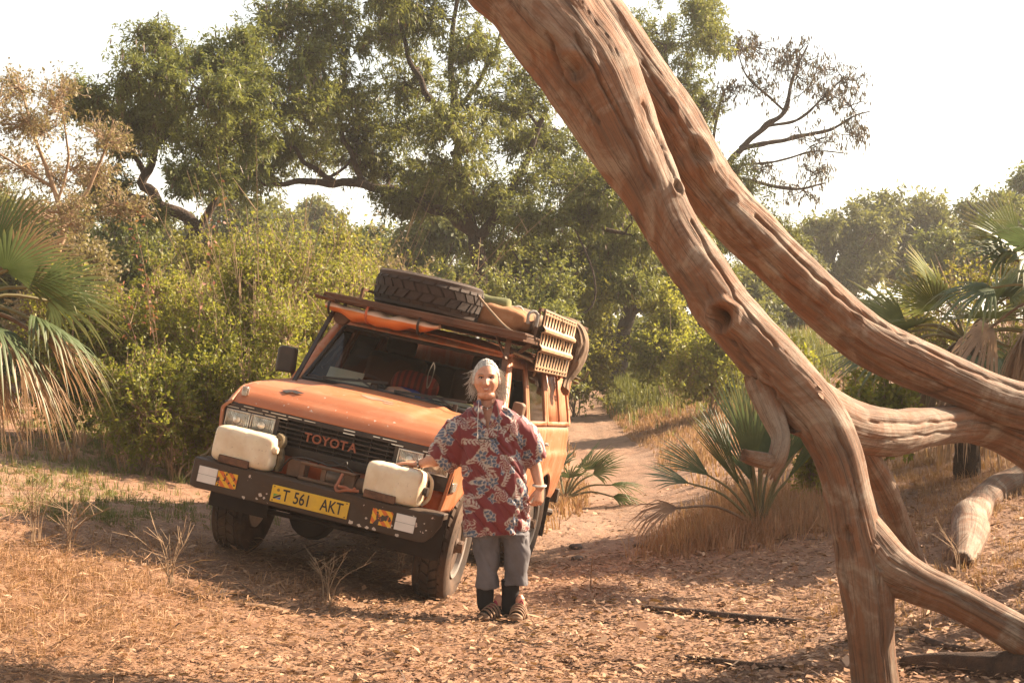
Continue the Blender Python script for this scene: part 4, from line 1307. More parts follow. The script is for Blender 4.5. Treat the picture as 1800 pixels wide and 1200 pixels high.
wpart(MB().tube(smoothpath(lipu, 16), .0018, 6), 'lip', M_LIP); wpart(MB().tube(smoothpath(lipl, 16), .0024, 6), 'lip', M_LIP)
wpart(ell(face(0, -.057) + (0, -.0025, .0008), (.0205, .004, .0048)), 'teeth', M_TOOTH, smooth=180)

# hair
k = NT('white_hair')
nz = k.noise(k.coord((34, 7, 7)), 6, 4)
M_HAIR = k.done(k.bsdf(k.ramp(nz, [(.32, (.22, .19, .16)), (.5, (.44, .40, .35)), (.72, (.66, .62, .56))]), .5, 0, k.bump(nz, .6, .004)))
hv = []
def hair_off(P, r):
    e = np.sqrt((P[:, 0] / .0800) ** 2 + ((P[:, 2] + .014) / .104) ** 2)
    e = np.where(r[:, 1] > .1, 2.0, e + 1.2 * sstep(-.45, .1, r[:, 1]))
    e = e + .10 * (fbm(np.stack([P[:, 0] * 60, P[:, 2] * 9, P[:, 1] * 9], 1), 2) - .5)
    return sstep(.98, 1.5, e)
for r in SD:
    P = head_pts(r)
    back = hair_off(P, r)
    nzz = fbm(r * np.array([14, 5, 5]) + 3, 3) - .5
    hv.append(P * (1.004 + .105 * back)[:, None] + unit(r) * (nzz * .010 * back)[:, None])
hv = np.array(hv)
m_, n_ = hv.shape[:2]
HNZ = fbm(np.stack([hv[..., 0] * 130, hv[..., 2] * 30, hv[..., 1] * 30], -1), 2)
def in_face(i, j):
    p = hv[i, j % n_]
    r = SD[i, j % n_]
    if r[1] > .12 + .1 * (r[2] < -.2): return r[2] < -.70
    return ((p[0] / .0800) ** 2 + ((p[2] + .014) / .104) ** 2 < .97 + .16 * (HNZ[i, j % n_] - .5)) or p[2] < -.03
hmb = MB()
fs = []
for i in range(m_ - 1):
    for j in range(n_):
        if not in_face(i, j): fs.append((i * n_ + j, i * n_ + (j + 1) % n_, (i + 1) * n_ + (j + 1) % n_, (i + 1) * n_ + j))
fs.append(tuple(range((m_ - 1) * n_, m_ * n_)))
hmb.add(hv.reshape(-1, 3) + HC, fs)
hair = wpart(hmb, 'hair', M_HAIR, smooth=180, solid=.002)
rs = np.random.default_rng(5)
wisp = MB()
def ribbon(pts, w):
    P = np.asarray(pts, float)
    T = unit(np.gradient(P, axis=0))
    nrm = unit(np.cross(T, np.array([.2, 1.0, .1])))
    W = np.asarray(w)[:, None]
    return np.stack([P - nrm * W, P + nrm * W], 1)
for q in range(1500):
    s = 1 if rs.random() < .58 else -1
    kind = rs.random()
    if kind < .13:   # side locks falling to the shoulder behind the ears
        a = HC + np.array([s * rs.uniform(.070, .090), rs.uniform(.0, .05), rs.uniform(.0, .06)])
        out = rs.uniform(.0, .032) * (1.3 if s > 0 else .6)
        L = rs.uniform(.10, .20 if s > 0 else .15)
        pts = [a, a + (s * out * .8, .01, -L * .35), a + (s * out * 1.1 + rs.normal(0, .008), .015, -L * .7), a + (s * out * .9 + rs.normal(0, .014), .01, -L)]
    elif kind < .19:  # flyaway
        d = unit(np.array([s * rs.uniform(.5, 1), rs.uniform(-.2, .5), rs.uniform(-.5, .5)]))
        a = HC + head_pts(d[None])[0] * 1.05
        t = unit(np.array([s * rs.uniform(.2, .6), .3, -rs.uniform(.2, 1)]))
        pts = [a, a + t * .02 + d * .012, a + t * .045 + d * .014, a + t * .07 + d * rs.uniform(.0, .025)]
    else:            # combed back over the crown
        x0 = rs.uniform(-.078, .078)
        pts = []
        for u in np.linspace(0, 1, 4):
            th = -.58 + 1.6 * u
            d = unit(np.array([x0 / .083 * (1 - .2 * u), math.sin(th) * .9, math.cos(th) * .95]))
            pts.append(HC + head_pts(d[None])[0] * (1.012 + .10 * min(1, u * 1.9) + .008 * math.sin(q)))
    R_ = ribbon(smoothpath(pts, 8), np.linspace(.0016, .0005, 8) * rs.uniform(.8, 1.7))
    wisp.grid(R_)
wpart(wisp, 'hair_strands', M_HAIR, hair, smooth=0)

# shirt -------------------------------------------------------
sh_t = [(938, 873, .212, .155), (915, 874, .220, .165), (880, 872, .216, .168), (835, 868, .212, .168), (790, 866, .212, .160), (762, 864, .218, .150), (742, 862, .214, .136), (729, 861, .188, .116), (718, 860, .145, .096), (709, 859, .098, .082), (700, 857, .080, .076)]
tor = MB().loft([ellring(wp(cx, py, .04), rx, ry, 44, 2.2, tilt=.10 if py > 900 else .02) for py, cx, rx, ry in sh_t])
def sleeve(path, n=30):
    rings = []
    for p, u, v in path:
        a = np.linspace(0, 2 * math.pi, n, endpoint=False)
        rings.append(p + np.cos(a)[:, None] * u + np.sin(a)[:, None] * v)
    return MB().loft(rings)
yv = np.array([0, 1.0, 0])
def axis(ax, ay): return np.array([ax, 0, ay])
sl_l = sleeve([(wp(838, 760, .04), axis(-.10, .12), yv * .10), (wp(812, 765, .04), axis(-.095, .105), yv * .10), (wp(795, 785, .05), axis(-.085, .09), yv * .088), (wp(779, 806, .06), axis(-.088, .082), yv * .078), (wp(771, 815, .065), axis(-.078, .076), yv * .074)])
sl_r = sleeve([(wp(900, 745, .04), axis(.07, .06), yv * .10), (wp(921, 762, .05), axis(.085, .045), yv * .095), (wp(933, 785, .055), axis(.080, .035), yv * .088), (wp(941, 808, .055), axis(.070, .045), yv * .080), (wp(943, 814, .055), axis(.060, .042), yv * .075)])
SV, SN, SQ = remesh_join([tor, sl_l, sl_r], .0046, 10, .5)
fold = (fbm(np.stack([SV[:, 0] * 13 + SV[:, 2] * 3, SV[:, 1] * 13, SV[:, 2] * 3.2], 1), 3) - .5) * .045
diag = np.stack([(SV[:, 0] * .8 + SV[:, 2] * .6) * 16, SV[:, 1] * 8, (SV[:, 2] * .8 - SV[:, 0] * .6) * 3], 1)
fold += -(1 - np.abs(fbm(diag + 5, 2) - .5) * 2) ** 6 * .018
SV = SV + SN * fold[:, None]
# open the hem and the V of the neck
lx = (SV[:, 0] - wp(857, 700)[0]); zv = SV[:, 2]
ztop, zlow = wp(0, 690)[2], wp(0, 752)[2]
vw = .060 * np.clip((zv - zlow) / (ztop - zlow), 0, 1.2) + .002
inV = (np.abs(lx - .002) < vw) & (zv > zlow) & (SV[:, 1] < WD + .035)
top = zv > wp(0, 702)[2] + .02 * (SV[:, 1] > WD + .02)
kill = inV | top
SQ = SQ[~kill[SQ].any(1)]
# print of the cloth: drawn once on a flat repeat, then laid on the cloth
RES = .0027
IW, IH = 400, 400
CR, WH, BL = np.array([.165, .016, .019]), np.array([.46, .39, .33]), np.array([.065, .095, .16])
img = np.tile(CR, (IH, IW, 1)).astype(float)
yy_, xx_ = np.mgrid[0:IH, 0:IW]
def blot(cx, cy, L, W, ang, col, edge=None, ew=1.3):
    for ox in (-IW, 0, IW):
        for oy in (-IH, 0, IH):
            x, y = cx + ox, cy + oy
            if x < -60 or x > IW + 60 or y < -60 or y > IH + 60: continue
            u = (xx_ - x) * math.cos(ang) + (yy_ - y) * math.sin(ang)
            v = -(xx_ - x) * math.sin(ang) + (yy_ - y) * math.cos(ang)
            t = np.clip(u / L, 0, 1)
            prof = W * np.sin(np.pi * t ** .8)
            ins = (u > 0) & (u < L) & (np.abs(v) < prof)
            img[ins] = col
            if edge is not None:
                e = ins & (np.abs(v) > prof - ew)
                img[e] = edge
rp = np.random.default_rng(21)
def strat(n):
    k_ = math.ceil(math.sqrt(n))
    c = rp.permutation(k_ * k_)[:n]
    return [((i % k_ + rp.uniform(.1, .9)) * IW / k_, (i // k_ + rp.uniform(.1, .9)) * IH / k_) for i in c]
for x, y in strat(100):   # blue and cream leaf sprays
    a = rp.uniform(0, 6.28)
    for t in range(7):
        aa = a + t * .12
        x += 6.0 * math.cos(aa); y += 6.0 * math.sin(aa)
        for s in (-1, 1): blot(x, y, rp.uniform(8, 14), 1.7, aa + s * .75, WH)
for x, y in strat(49):   # broad cream leaves with blue hearts
    a = rp.uniform(0, 6.28)
    blot(x, y, 34, 8.5, a, WH)
    for t in range(4):
        for s in (-1, 1): blot(x + (5 + t * 7) * math.cos(a), y + (5 + t * 7) * math.sin(a), 8, 2.4, a + s * .6, BL)
for x, y in strat(81):   # blue blossoms edged in cream
    a0 = rp.uniform(0, 6.28)
    for t in range(5): blot(x, y, rp.uniform(11, 16), 5.2, a0 + t * 1.257, BL, WH, 1.4)
    blot(x - 2, y, 5, 2.5, 0, WH)
for x, y in strat(25):   # roses drawn in line
    rr = np.hypot(xx_ - x, yy_ - y); th = np.arctan2(yy_ - y, xx_ - x)
    w = rr + 1.8 * np.sin(th * 5 + rr * .3)
    img[(rr < 15)] = CR * 1.15
    img[(rr < 16) & (np.mod(w, 5.2) < 1.9)] = WH
uu_ = (SV[:, 0] * .95 + (SV[:, 1] - WD) * .55 + .02 * fbm(SV * 6, 2) + 2) / RES
vv_ = (SV[:, 2] * .98 + (SV[:, 1] - WD) * .2 + .02 * fbm(SV * 6 + 9, 2)) / RES
ui, vi = np.floor(uu_).astype(int), np.floor(vv_).astype(int)
fu, fv = (uu_ - ui)[:, None], (vv_ - vi)[:, None]
pix = lambda a, b: img[b % IH, a % IW]
SCOL = pix(ui, vi) * (1 - fu) * (1 - fv) + pix(ui + 1, vi) * fu * (1 - fv) + pix(ui, vi + 1) * (1 - fu) * fv + pix(ui + 1, vi + 1) * fu * fv
k = NT('floral_cloth')
M_SHIRT = k.done(k.bsdf(k.attr('tint', 'Color'), .75, 0, k.bump(k.noise(k.coord(), 14, 4), .35, .012), Sheen_Weight=.15))
used = np.unique(SQ)
remap = -np.ones(len(SV), int); remap[used] = np.arange(len(used))
shirt = link('shirt', mesh_np('shirt', SV[used] - WO, remap[SQ], tint=SCOL[used], smooth=True), M_SHIRT, woman)
def cloth_y(x, z):
    m = (np.abs(SV[:, 0] - x) < .012) & (np.abs(SV[:, 2] - z) < .012)
    return SV[m, 1].min() if m.any() else WD - .05
for s in (-1, 1):
    cx = wp(857, 700)[0] + .002
    P, CC = [], []
    for t in np.linspace(0, 1, 12):
        z = wp(0, 701)[2] + (wp(0, 742)[2] - wp(0, 701)[2]) * t
        vwd = .060 * np.clip((z - zlow) / (ztop - zlow), 0, 1.2)
        wd_ = .050 * math.sin(math.pi * min(1, .35 + .65 * t)) ** .7
        row = []
        for j, f_ in enumerate((0, .33, .66, 1)):
            x = cx + s * (vwd + wd_ * f_)
            zz = z - .016 * f_
            row.append((x, cloth_y(x, zz) - .009 - .004 * (1 - f_), zz))
            CC.append(img[int(zz / RES * 1.3) % IH, int((x + 2) / RES * 1.3 + 37) % IW])
        P.append(row)
    P = np.array(P)
    P[:, :, 1] = .25 * np.roll(P[:, :, 1], 1, 0) + .5 * P[:, :, 1] + .25 * np.roll(P[:, :, 1], -1, 0) if False else P[:, :, 1]
    cm = mesh_np('collar', P.reshape(-1, 3) - WO, np.array([(i * 4 + j, i * 4 + j + 1, i * 4 + j + 5, i * 4 + j + 4) for i in range(11) for j in range(3)]), tint=np.array(CC), smooth=True)
    co_l = link('collar', cm, M_SHIRT, shirt)
    mdf = co_l.modifiers.new('t', 'SOLIDIFY'); mdf.thickness = .004

# trousers, socks, sandals
tr_parts = [MB().loft([ellring(wp(cx, py, .035), rx, ry, 36, 2.2) for py, cx, rx, ry in ((900, 878, .150, .10), (918, 879, .168, .115), (935, 880, .182, .135), (943, 881, .165, .12))])]
for pts in (((935, 856, .098, .12), (960, 855, .086, .105), (985, 856, .080, .096), (1010, 857, .078, .092), (1033, 857, .082, .090)), ((935, 906, .096, .12), (960, 908, .086, .105), (985, 907, .080, .096), (1008, 906, .078, .092), (1028, 907, .084, .090))):
    tr_parts.append(MB().loft([ellring(wp(cx, py, .03), rx, ry, 32, 2.3, tilt=-.03) for py, cx, rx, ry in pts]))
TV, TN, TQ = remesh_join(tr_parts, .006, 6, .5)
cr = np.stack([TV[:, 0] * 14 + TV[:, 2] * 8, TV[:, 1] * 12, TV[:, 2] * 5 - TV[:, 0] * 6], 1)
TV = TV + TN * ((fbm(cr, 3) - .5) * .030 - (1 - np.abs(fbm(cr * .7 + 3, 2) - .5) * 2) ** 7 * .010)[:, None]
M_TROU = m_plain('grey_denim', (.115, .105, .110), .9, vary=.30, scale=5, bump=.25, bdist=.004)
link('trousers', mesh_np('trousers', TV - WO, TQ, smooth=True), M_TROU, woman)
M_SOCK = m_plain('black_sock', (.010, .008, .009), .95)
M_SAND = m_plain('sandal_leather', (.19, .105, .06), .8, vary=.3, dust=.6, dustcol=(.36, .22, .13))
M_SOLE = m_plain('sandal_sole', (.05, .035, .028), .9)
M_LACE = m_plain('sandal_lace', (.34, .03, .07), .7)
for (c, d), (pxa, pxb) in zip(FEET, ((853, 855), (897, 894))):
    c = c.copy(); g0 = float(ground_h(c[0], c[1])); c[2] = g0
    s_ = np.cross([0, 0, 1.0], d)
    leg_ = smoothpath([wp(pxa, 1018, .03), wp(pxa, 1045, .03), wp(pxb, 1066, .03), c + np.array([0, 0, .06]) - d * .01], 16)
    sk = MB().tube(leg_, np.interp(np.linspace(0, 1, 16), [0, .4, .8, 1], [.060, .056, .046, .047]), 18)
    wpart(sk, 'sock', M_SOCK)
    ft = MB().loft(np.array([(r * np.array([.122, .047, .036])) @ np.array([d, s_, [0, 0, 1.0]]) for r in sphere_dirs(20, 14)]) + c + d * .055 + np.array([0, 0, .045]))
    wpart(ft, 'sock_foot', M_SOCK)
    sd = empty('sandal'); sd.parent = woman
    def sp_(mb, name, mat, **kw):
        o = mb.build(name, mat, sd, **kw); o.data.transform(Matrix.Translation(-Vector(WO))); return o
    a = np.linspace(0, 2 * math.pi, 28, endpoint=False)
    outl = lambda k_: [c + d * (.055 + .142 * math.cos(t)) + s_ * (.050 * k_ + .008 * math.cos(t)) * math.sin(t) for t in a]
    sp_(MB().loft([np.array(outl(1.0)) + (0, 0, .0), np.array(outl(1.06)) + (0, 0, .012), np.array(outl(1.0)) + (0, 0, .026)]), 'sole', M_SOLE)
    for u, hgt, wd_ in ((.155, .040, .016), (.125, .058, .010), (.10, .070, .009), (.075, .080, .009), (.05, .088, .010), (-.055, .085, .014)):
        t = np.linspace(0, math.pi, 13)
        wfoot = .053 * math.sqrt(max(.15, 1 - ((u - .055) / .135) ** 2))
        arc = np.array([c + d * (u + .012 * math.sin(q)) + s_ * wfoot * math.cos(q) + np.array([0, 0, .020 + hgt * math.sin(q) ** .8]) for q in t])
        sp_(MB().grid(np.stack([arc - d * wd_, arc + np.array([0, 0, .004]), arc + d * wd_], 0)), 'strap', M_SAND, solid=.005)
    toe = MB().loft(np.array([(r * np.array([.042, .046, .026])) @ np.array([d, s_, [0, 0, 1.0]]) for r in sphere_dirs(18, 10)]) + c + d * .155 + np.array([0, 0, .035]))
    sp_(toe, 'toe_cap', M_SAND)
    lc = MB()
    for q in range(3):
        z_ = .088 + .006 * q
        lc.tube(smoothpath([c + d * (.10 - .025 * q) - s_ * .02 + (0, 0, z_), c + d * (.09 - .025 * q) + (0, 0, z_ + .012), c + d * (.095 - .025 * q) + s_ * .022 + (0, 0, z_ - .002)], 8), .004, 6)
    lc.tube(smoothpath([c + d * .05 + (0, 0, .105), c + d * .06 + s_ * .02 + (0, 0, .130), c + d * .055 + s_ * .03 + (0, 0, .105), c + d * .07 + s_ * .012 + (0, 0, .10)], 12), .0045, 6)
    sp_(lc, 'lace', M_LACE)

# things she wears
M_SILVER = m_plain('silver', (.7, .66, .6), .3, .9)
def bracelet(c, ax, r, tube, mat, name, n=40):
    u, v = frame_for(ax)
    t = np.linspace(0, 2 * math.pi, n)
    return wpart(MB().tube([c + r * (math.cos(q) * u + math.sin(q) * v) for q in t], tube, 8, cap=False), name, mat)
bw = hand_w + unit(wp(770, 806, .08) - hand_w) * .012
axl = wp(770, 806, .08) - hand_w
b1 = bracelet(bw, axl, .031, .0055, M_BLACK, 'bracelet')
u, v = frame_for(axl)
for q in range(9):
    t = q * .7
    wpart(ell(bw + .033 * (math.cos(t) * u + math.sin(t) * v), (.007, .007, .007), 8, 6), 'bead', M_SILVER, b1)
bracelet(wp(948, 853, .012), np.array([.06, -.1, 1.0]), .040, .0075, m_plain('bone', (.72, .64, .54), .4), 'bangle')
nk = []
for t in np.linspace(-1, 1, 15):
    nk.append(wp(857, 0)[0:1].tolist() + [0, 0])
cx = wp(857, 700)[0]
zc = wp(0, 716)[2]
npts = [(cx + .062 * t, WD - .052 + .055 * t * t, zc + .045 * t * t - .002) for t in np.linspace(-1, 1, 13)]
neckl = wpart(MB().tube(smoothpath(npts, 26), .0022, 6), 'necklace', M_BLACK)
for i in (3, 6, 9):
    wpart(ell(np.array(npts[i]) + (0, -.004, -.006), (.004, .004, .009), 8, 6), 'pendant', M_SILVER, neckl)
gl_ = MB()
cord = [(cx - .055, WD - .05, wp(0, 705)[2]), (cx - .060, WD - .115, wp(0, 740)[2]), (cx - .060, WD - .147, wp(0, 768)[2])]
cord2 = [(cx + .060, WD - .05, wp(0, 705)[2]), (cx + .075, WD - .115, wp(0, 740)[2]), (cx + .062, WD - .147, wp(0, 766)[2])]
eg = empty('eyeglasses'); eg.parent = woman
def egp(mb, nm, mat):
    o = mb.build(nm, mat, eg); o.data.transform(Matrix.Translation(-Vector(WO)))
egp(MB().tube(smoothpath(cord, 12), .0022, 6), 'glasses_cord', m_plain('cord_white', (.6, .52, .45), .7)); egp(MB().tube(smoothpath(cord2, 12), .0022, 6), 'glasses_cord', m_plain('cord_dark', (.06, .04, .04), .7))
zg = wp(0, 770)[2]
for s in (-1, 1):
    t = np.linspace(0, 2 * math.pi, 26)
    egp(MB().tube([(cx + .002 + s * .030 + .026 * math.cos(q), WD - .158 - .004 * math.sin(q), zg - .004 + .015 * math.sin(q)) for q in t], .0022, 6, cap=False), 'rim', M_INK)
egp(MB().tube(smoothpath([(cx - .06, WD - .150, zg + .004), (cx - .01, WD - .157, zg + .002), (cx + .06, WD - .150, zg + .006)], 10), .0026, 6), 'glasses_arm', M_INK)
# ------------------------------------------------------------------ the dead tree that has come down across the bed
k = NT('dead_wood')
g = k.attr('grain', 'Vector')
mp = k.n('Mapping'); mp.inputs['Scale'].default_value = (1, 1, 1); k.t.links.new(g, mp.inputs[0])
mp.inputs['Scale'].default_value = (1.0, 1.0, .55)
n1 = k.noise(mp.outputs[0], 1.5, 9, .70, .35)
co = k.coord()
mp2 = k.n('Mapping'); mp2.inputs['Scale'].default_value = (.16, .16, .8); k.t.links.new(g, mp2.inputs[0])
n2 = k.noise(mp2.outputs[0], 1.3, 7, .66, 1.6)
n3 = k.noise(co, 3.2, 7, .68, 1.2)
n4 = k.noise(co, 55, 4, .65)
mp5 = k.n('Mapping'); mp5.inputs['Scale'].default_value = (.30, .30, .22); k.t.links.new(g, mp5.inputs[0])
n5 = k.noise(mp5.outputs[0], 1.2, 6, .62, .8)
c = k.ramp(n1, [(.25, (.080, .041, .021)), (.45, (.138, .076, .042)), (.60, (.19, .112, .066)), (.80, (.27, .185, .120))])
c = k.mix(k.ramp(n2, [(.40, .0), (.58, .75)]), c, (.235, .095, .038))  # orange wood patches, also painting warm bounce light into the colour
c = k.mix(k.ramp(n3, [(.47, .0), (.63, .8)]), c, (.31, .24, .175))
c = k.mix(k.ramp(n3, [(.30, .75), (.42, .0)]), c, (.075, .036, .019))
c = k.mix(k.ramp(n5, [(.484, .0), (.498, .8), (.502, .8), (.516, .0)]), c, (.045, .022, .012))
c = k.mix(k.ramp(n4, [(.30, .35), (.45, .0)]), c, (.10, .05, .028))
mp6 = k.n('Mapping'); mp6.inputs['Scale'].default_value = (2.6, 2.6, .30); k.t.links.new(g, mp6.inputs[0])
n6 = k.noise(mp6.outputs[0], 1.6, 5, .65, .2)
c = k.mix(k.ramp(n6, [(.34, .55), (.46, .0)]), c, (.075, .038, .020))
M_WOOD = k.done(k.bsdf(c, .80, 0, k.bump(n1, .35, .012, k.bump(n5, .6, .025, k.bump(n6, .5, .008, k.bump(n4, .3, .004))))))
def limb(mb_name, secs, parent, seed, nseg=220, nar=72, lumps=(), amp=1.0, flat_end=True, knots=(), cracks=()):
    """secs rows: px, py, distance, half width in px"""
    S = np.array(secs, float)
    C = np.array([at(px, py, d) for px, py, d, hw in S])
    R = S[:, 3] / F * S[:, 2]
    P = smoothpath(np.c_[C, R], nseg)
    C, R = P[:, :3], P[:, 3]
    s = np.concatenate([[0], np.cumsum(np.linalg.norm(np.diff(C, axis=0), axis=1))])
    wob = np.stack([vnoise(np.stack([s * 2.3, np.full_like(s, seed + q), np.zeros_like(s)], 1)) - .5 for q in (1, 5, 9)], 1)
    C = C + wob * (R * .30)[:, None] * amp
    T = unit(np.gradient(C, axis=0))
    u, v = frame_for(T[0])
    a = np.linspace(0, 2 * math.pi, nar, endpoint=False)
    V = np.zeros((nseg, nar, 3)); G = np.zeros((nseg, nar, 3))
    ca, sa = np.cos(a), np.sin(a)
    for i in range(nseg):
        u = unit(u - T[i] * (u @ T[i])); v = np.cross(T[i], u)
        tw = .25 * s[i] + .5 * float(vnoise(np.array([s[i] * .9, seed, 0.0])))
        q = lambda k_, kz, o: np.stack([np.cos(a + tw) * k_ + seed, np.sin(a + tw) * k_, np.full(nar, s[i] * kz + o)], 1)
        big = fbm(q(.9, 1.5, 0), 3) - .5
        knob = fbm(q(1.7, 5.0, 51), 3) - .5
        rough_ = fbm(q(5.5, 13.0, 61), 3) - .5
        mid = fbm(q(2.6, 1.1, 7), 3) - .5
        fine = fbm(q(9.0, 2.2, 3), 3) - .5
        rid = fbm(q(3.2, .55, 11), 3) - .5
        crack = np.exp(-(rid / .022) ** 2)
        crack2 = np.exp(-((fbm(q(5.5, .9, 21), 2) - .5) / .03) ** 2) * (fbm(q(1.2, 1.0, 31), 2) > .5)
        msk = sstep(.46, .56, fbm(q(1.1, .9, 41), 2))
        r = R[i] * (1 + amp * (.38 * big + .09 * mid + .07 * knob + .030 * rough_ + .012 * fine - .035 * crack * msk - .014 * crack2))
        for (ls, la, dep, sl_, sa_) in lumps:
            da = np.angle(np.exp(1j * (a - la)))
            r = r + R[i] * dep * np.exp(-((s[i] - ls * s[-1]) / sl_) ** 2 - (da / sa_) ** 2)
        V[i] = C[i] + r[:, None] * (ca[:, None] * u + sa[:, None] * v)
        G[i] = np.stack([np.cos(a + tw) * 9, np.sin(a + tw) * 9, np.full(nar, s[i] * 1.6 + seed * 3)], 1)
    if knots or cracks:
        W3 = V.reshape(-1, 3); Cc = np.repeat(C, nar, 0); Rr = np.repeat(R, nar)
        out_ = unit(W3 - Cc)
        facing = -(out_ * unit(W3 - np.array([0, 0, CAMH]))).sum(1) > -.1
        PX = np.stack([W3[:, 0] / W3[:, 1] * F + 900, HZ + (CAMH - W3[:, 2]) / W3[:, 1] * F], 1)
        dr = np.zeros(len(W3))
        for kx, ky, kr, dep in knots:       # a knot hole with a raised lip
            i_ = np.argmin(np.where(facing, ((PX - (kx, ky)) ** 2).sum(1), 1e9))
            rr = kr / F * W3[i_, 1]
            q_ = W3 - W3[i_]
            dd = np.linalg.norm(q_, axis=1) * (1 + .35 * (vnoise(q_ * 22 + kx) - .5))
            dr += Rr * dep * (-np.exp(-(dd / rr) ** 2) + .30 * np.exp(-((dd - 1.7 * rr) / (.6 * rr)) ** 2))
        for line, wpx, dep in cracks:       # a split along the grain
            Lp = smoothpath(np.c_[np.array(line, float), np.zeros(len(line))], 46)[:, :2]
            Lp = Lp + (np.stack([vnoise(np.stack([np.arange(46) * .35, np.full(46, z_ + line[0][0]), np.zeros(46)], 1)) for z_ in (1, 7)], 1) - .5) * 5
            dd = np.full(len(PX), 1e6)
            for q0, q1 in zip(Lp[:-1], Lp[1:]):
                ab = q1 - q0
                t_ = np.clip(((PX - q0) @ ab) / (ab @ ab + 1e-9), 0, 1)
                dd = np.minimum(dd, np.hypot(*(PX - q0 - t_[:, None] * ab).T))
            dr += np.where(facing, -Rr * dep * np.exp(-(dd / (wpx * .62)) ** 2), 0)
        V = (W3 + out_ * dr[:, None]).reshape(nseg, nar, 3)
    for e, sg in ((0, -1), (nseg - 1, 1)):
        jag = vnoise(np.stack([np.cos(a) * 4 + seed, np.sin(a) * 4, np.full(nar, e)], 1))
        V[e] += T[e] * sg * R[e] * (jag[:, None] * 1.5 - .2)
    idx = np.arange(nseg * nar).reshape(nseg, nar)
    Q = np.stack([idx[:-1], np.roll(idx, -1, 1)[:-1], np.roll(idx, -1, 1)[1:], idx[1:]], -1).reshape(-1, 4)
    Vs, Gs, Qs = [V.reshape(-1, 3)], [G.reshape(-1, 3)], [Q]
    n0 = nseg * nar
    for e, i in ((0, 0), (1, nseg - 1)):   # splintered ends
        c_ = C[i] + T[i] * (.1 if e == 0 else -.1) * R[i]
        Vs.append(c_[None]); Gs.append(G[i].mean(0)[None])
        j = np.arange(nar); jn = (j + 1) % nar
        Qs.append(np.stack([idx[i][j], idx[i][jn], np.full(nar, n0), np.full(nar, n0)], 1)[:, [0, 1, 2, 2]])
        n0 += 1
    # end fans as degenerate-free triangles kept in a second mesh call is not needed: use quads of two neighbours
    fan = []
    for e, i in ((0, 0), (1, nseg - 1)):
        cidx = nseg * nar + e
        for j in range(0, nar, 2):
            fan.append((idx[i][j], idx[i][(j + 1) % nar], idx[i][(j + 2) % nar], cidx))
    Q = np.vstack([Q, np.array(fan)])
    me = mesh_np(mb_name, np.vstack(Vs) - np.array(parent.location), Q, smooth=True, uv=np.vstack(Gs))
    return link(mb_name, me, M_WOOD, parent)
base7 = on_ground(1535, 1195, 5, 12)
snag = empty('fallen_tree', at(1535, 1230, 7.45) * np.array([1, 1, 0]) + np.array([0, 0, 0]), 'weathered barkless dead tree propped on its limbs beside the car', 'tree')
bpy.context.view_layer.update()
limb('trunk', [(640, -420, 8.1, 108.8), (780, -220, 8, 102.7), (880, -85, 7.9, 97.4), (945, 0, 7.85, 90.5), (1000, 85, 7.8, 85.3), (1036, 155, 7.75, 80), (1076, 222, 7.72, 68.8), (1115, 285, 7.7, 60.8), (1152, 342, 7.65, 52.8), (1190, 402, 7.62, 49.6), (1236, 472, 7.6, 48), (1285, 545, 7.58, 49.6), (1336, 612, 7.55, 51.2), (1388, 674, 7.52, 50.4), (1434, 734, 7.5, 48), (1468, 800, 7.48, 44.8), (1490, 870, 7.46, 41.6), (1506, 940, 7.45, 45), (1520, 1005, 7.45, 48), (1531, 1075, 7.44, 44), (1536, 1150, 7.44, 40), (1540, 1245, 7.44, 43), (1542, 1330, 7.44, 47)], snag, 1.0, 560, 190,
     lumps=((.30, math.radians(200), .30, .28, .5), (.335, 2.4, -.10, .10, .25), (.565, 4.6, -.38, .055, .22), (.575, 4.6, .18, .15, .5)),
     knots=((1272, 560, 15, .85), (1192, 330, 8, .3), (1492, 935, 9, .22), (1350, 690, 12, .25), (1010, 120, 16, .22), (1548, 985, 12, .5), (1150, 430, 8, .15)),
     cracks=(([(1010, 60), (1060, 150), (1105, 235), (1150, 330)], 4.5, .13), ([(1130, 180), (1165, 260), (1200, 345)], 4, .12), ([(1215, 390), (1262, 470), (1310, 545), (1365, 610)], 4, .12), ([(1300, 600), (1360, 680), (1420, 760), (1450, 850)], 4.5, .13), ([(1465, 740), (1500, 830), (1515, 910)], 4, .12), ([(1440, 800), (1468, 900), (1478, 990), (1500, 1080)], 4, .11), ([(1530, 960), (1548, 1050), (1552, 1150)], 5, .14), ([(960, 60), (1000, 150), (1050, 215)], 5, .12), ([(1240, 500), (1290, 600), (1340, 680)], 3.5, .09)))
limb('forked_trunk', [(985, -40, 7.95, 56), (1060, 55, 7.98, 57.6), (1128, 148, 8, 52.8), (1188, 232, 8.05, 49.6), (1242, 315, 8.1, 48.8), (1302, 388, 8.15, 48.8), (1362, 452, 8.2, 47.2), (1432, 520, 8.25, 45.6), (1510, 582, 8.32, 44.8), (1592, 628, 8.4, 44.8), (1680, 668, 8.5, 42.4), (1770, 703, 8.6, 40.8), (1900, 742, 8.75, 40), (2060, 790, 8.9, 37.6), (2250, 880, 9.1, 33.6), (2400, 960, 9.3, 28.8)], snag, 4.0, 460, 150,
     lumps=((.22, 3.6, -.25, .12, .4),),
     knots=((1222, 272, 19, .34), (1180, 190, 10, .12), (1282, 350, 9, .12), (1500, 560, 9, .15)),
     cracks=(([(1225, 300), (1300, 400), (1380, 490), (1450, 545)], 5, .14), ([(1330, 380), (1420, 470), (1500, 540), (1590, 590)], 5, .14), ([(1480, 590), (1580, 640), (1690, 690), (1800, 722)], 4.5, .12), ([(1130, 110), (1185, 200), (1230, 280)], 4, .1), ([(1600, 600), (1700, 648), (1800, 685)], 4, .1)))
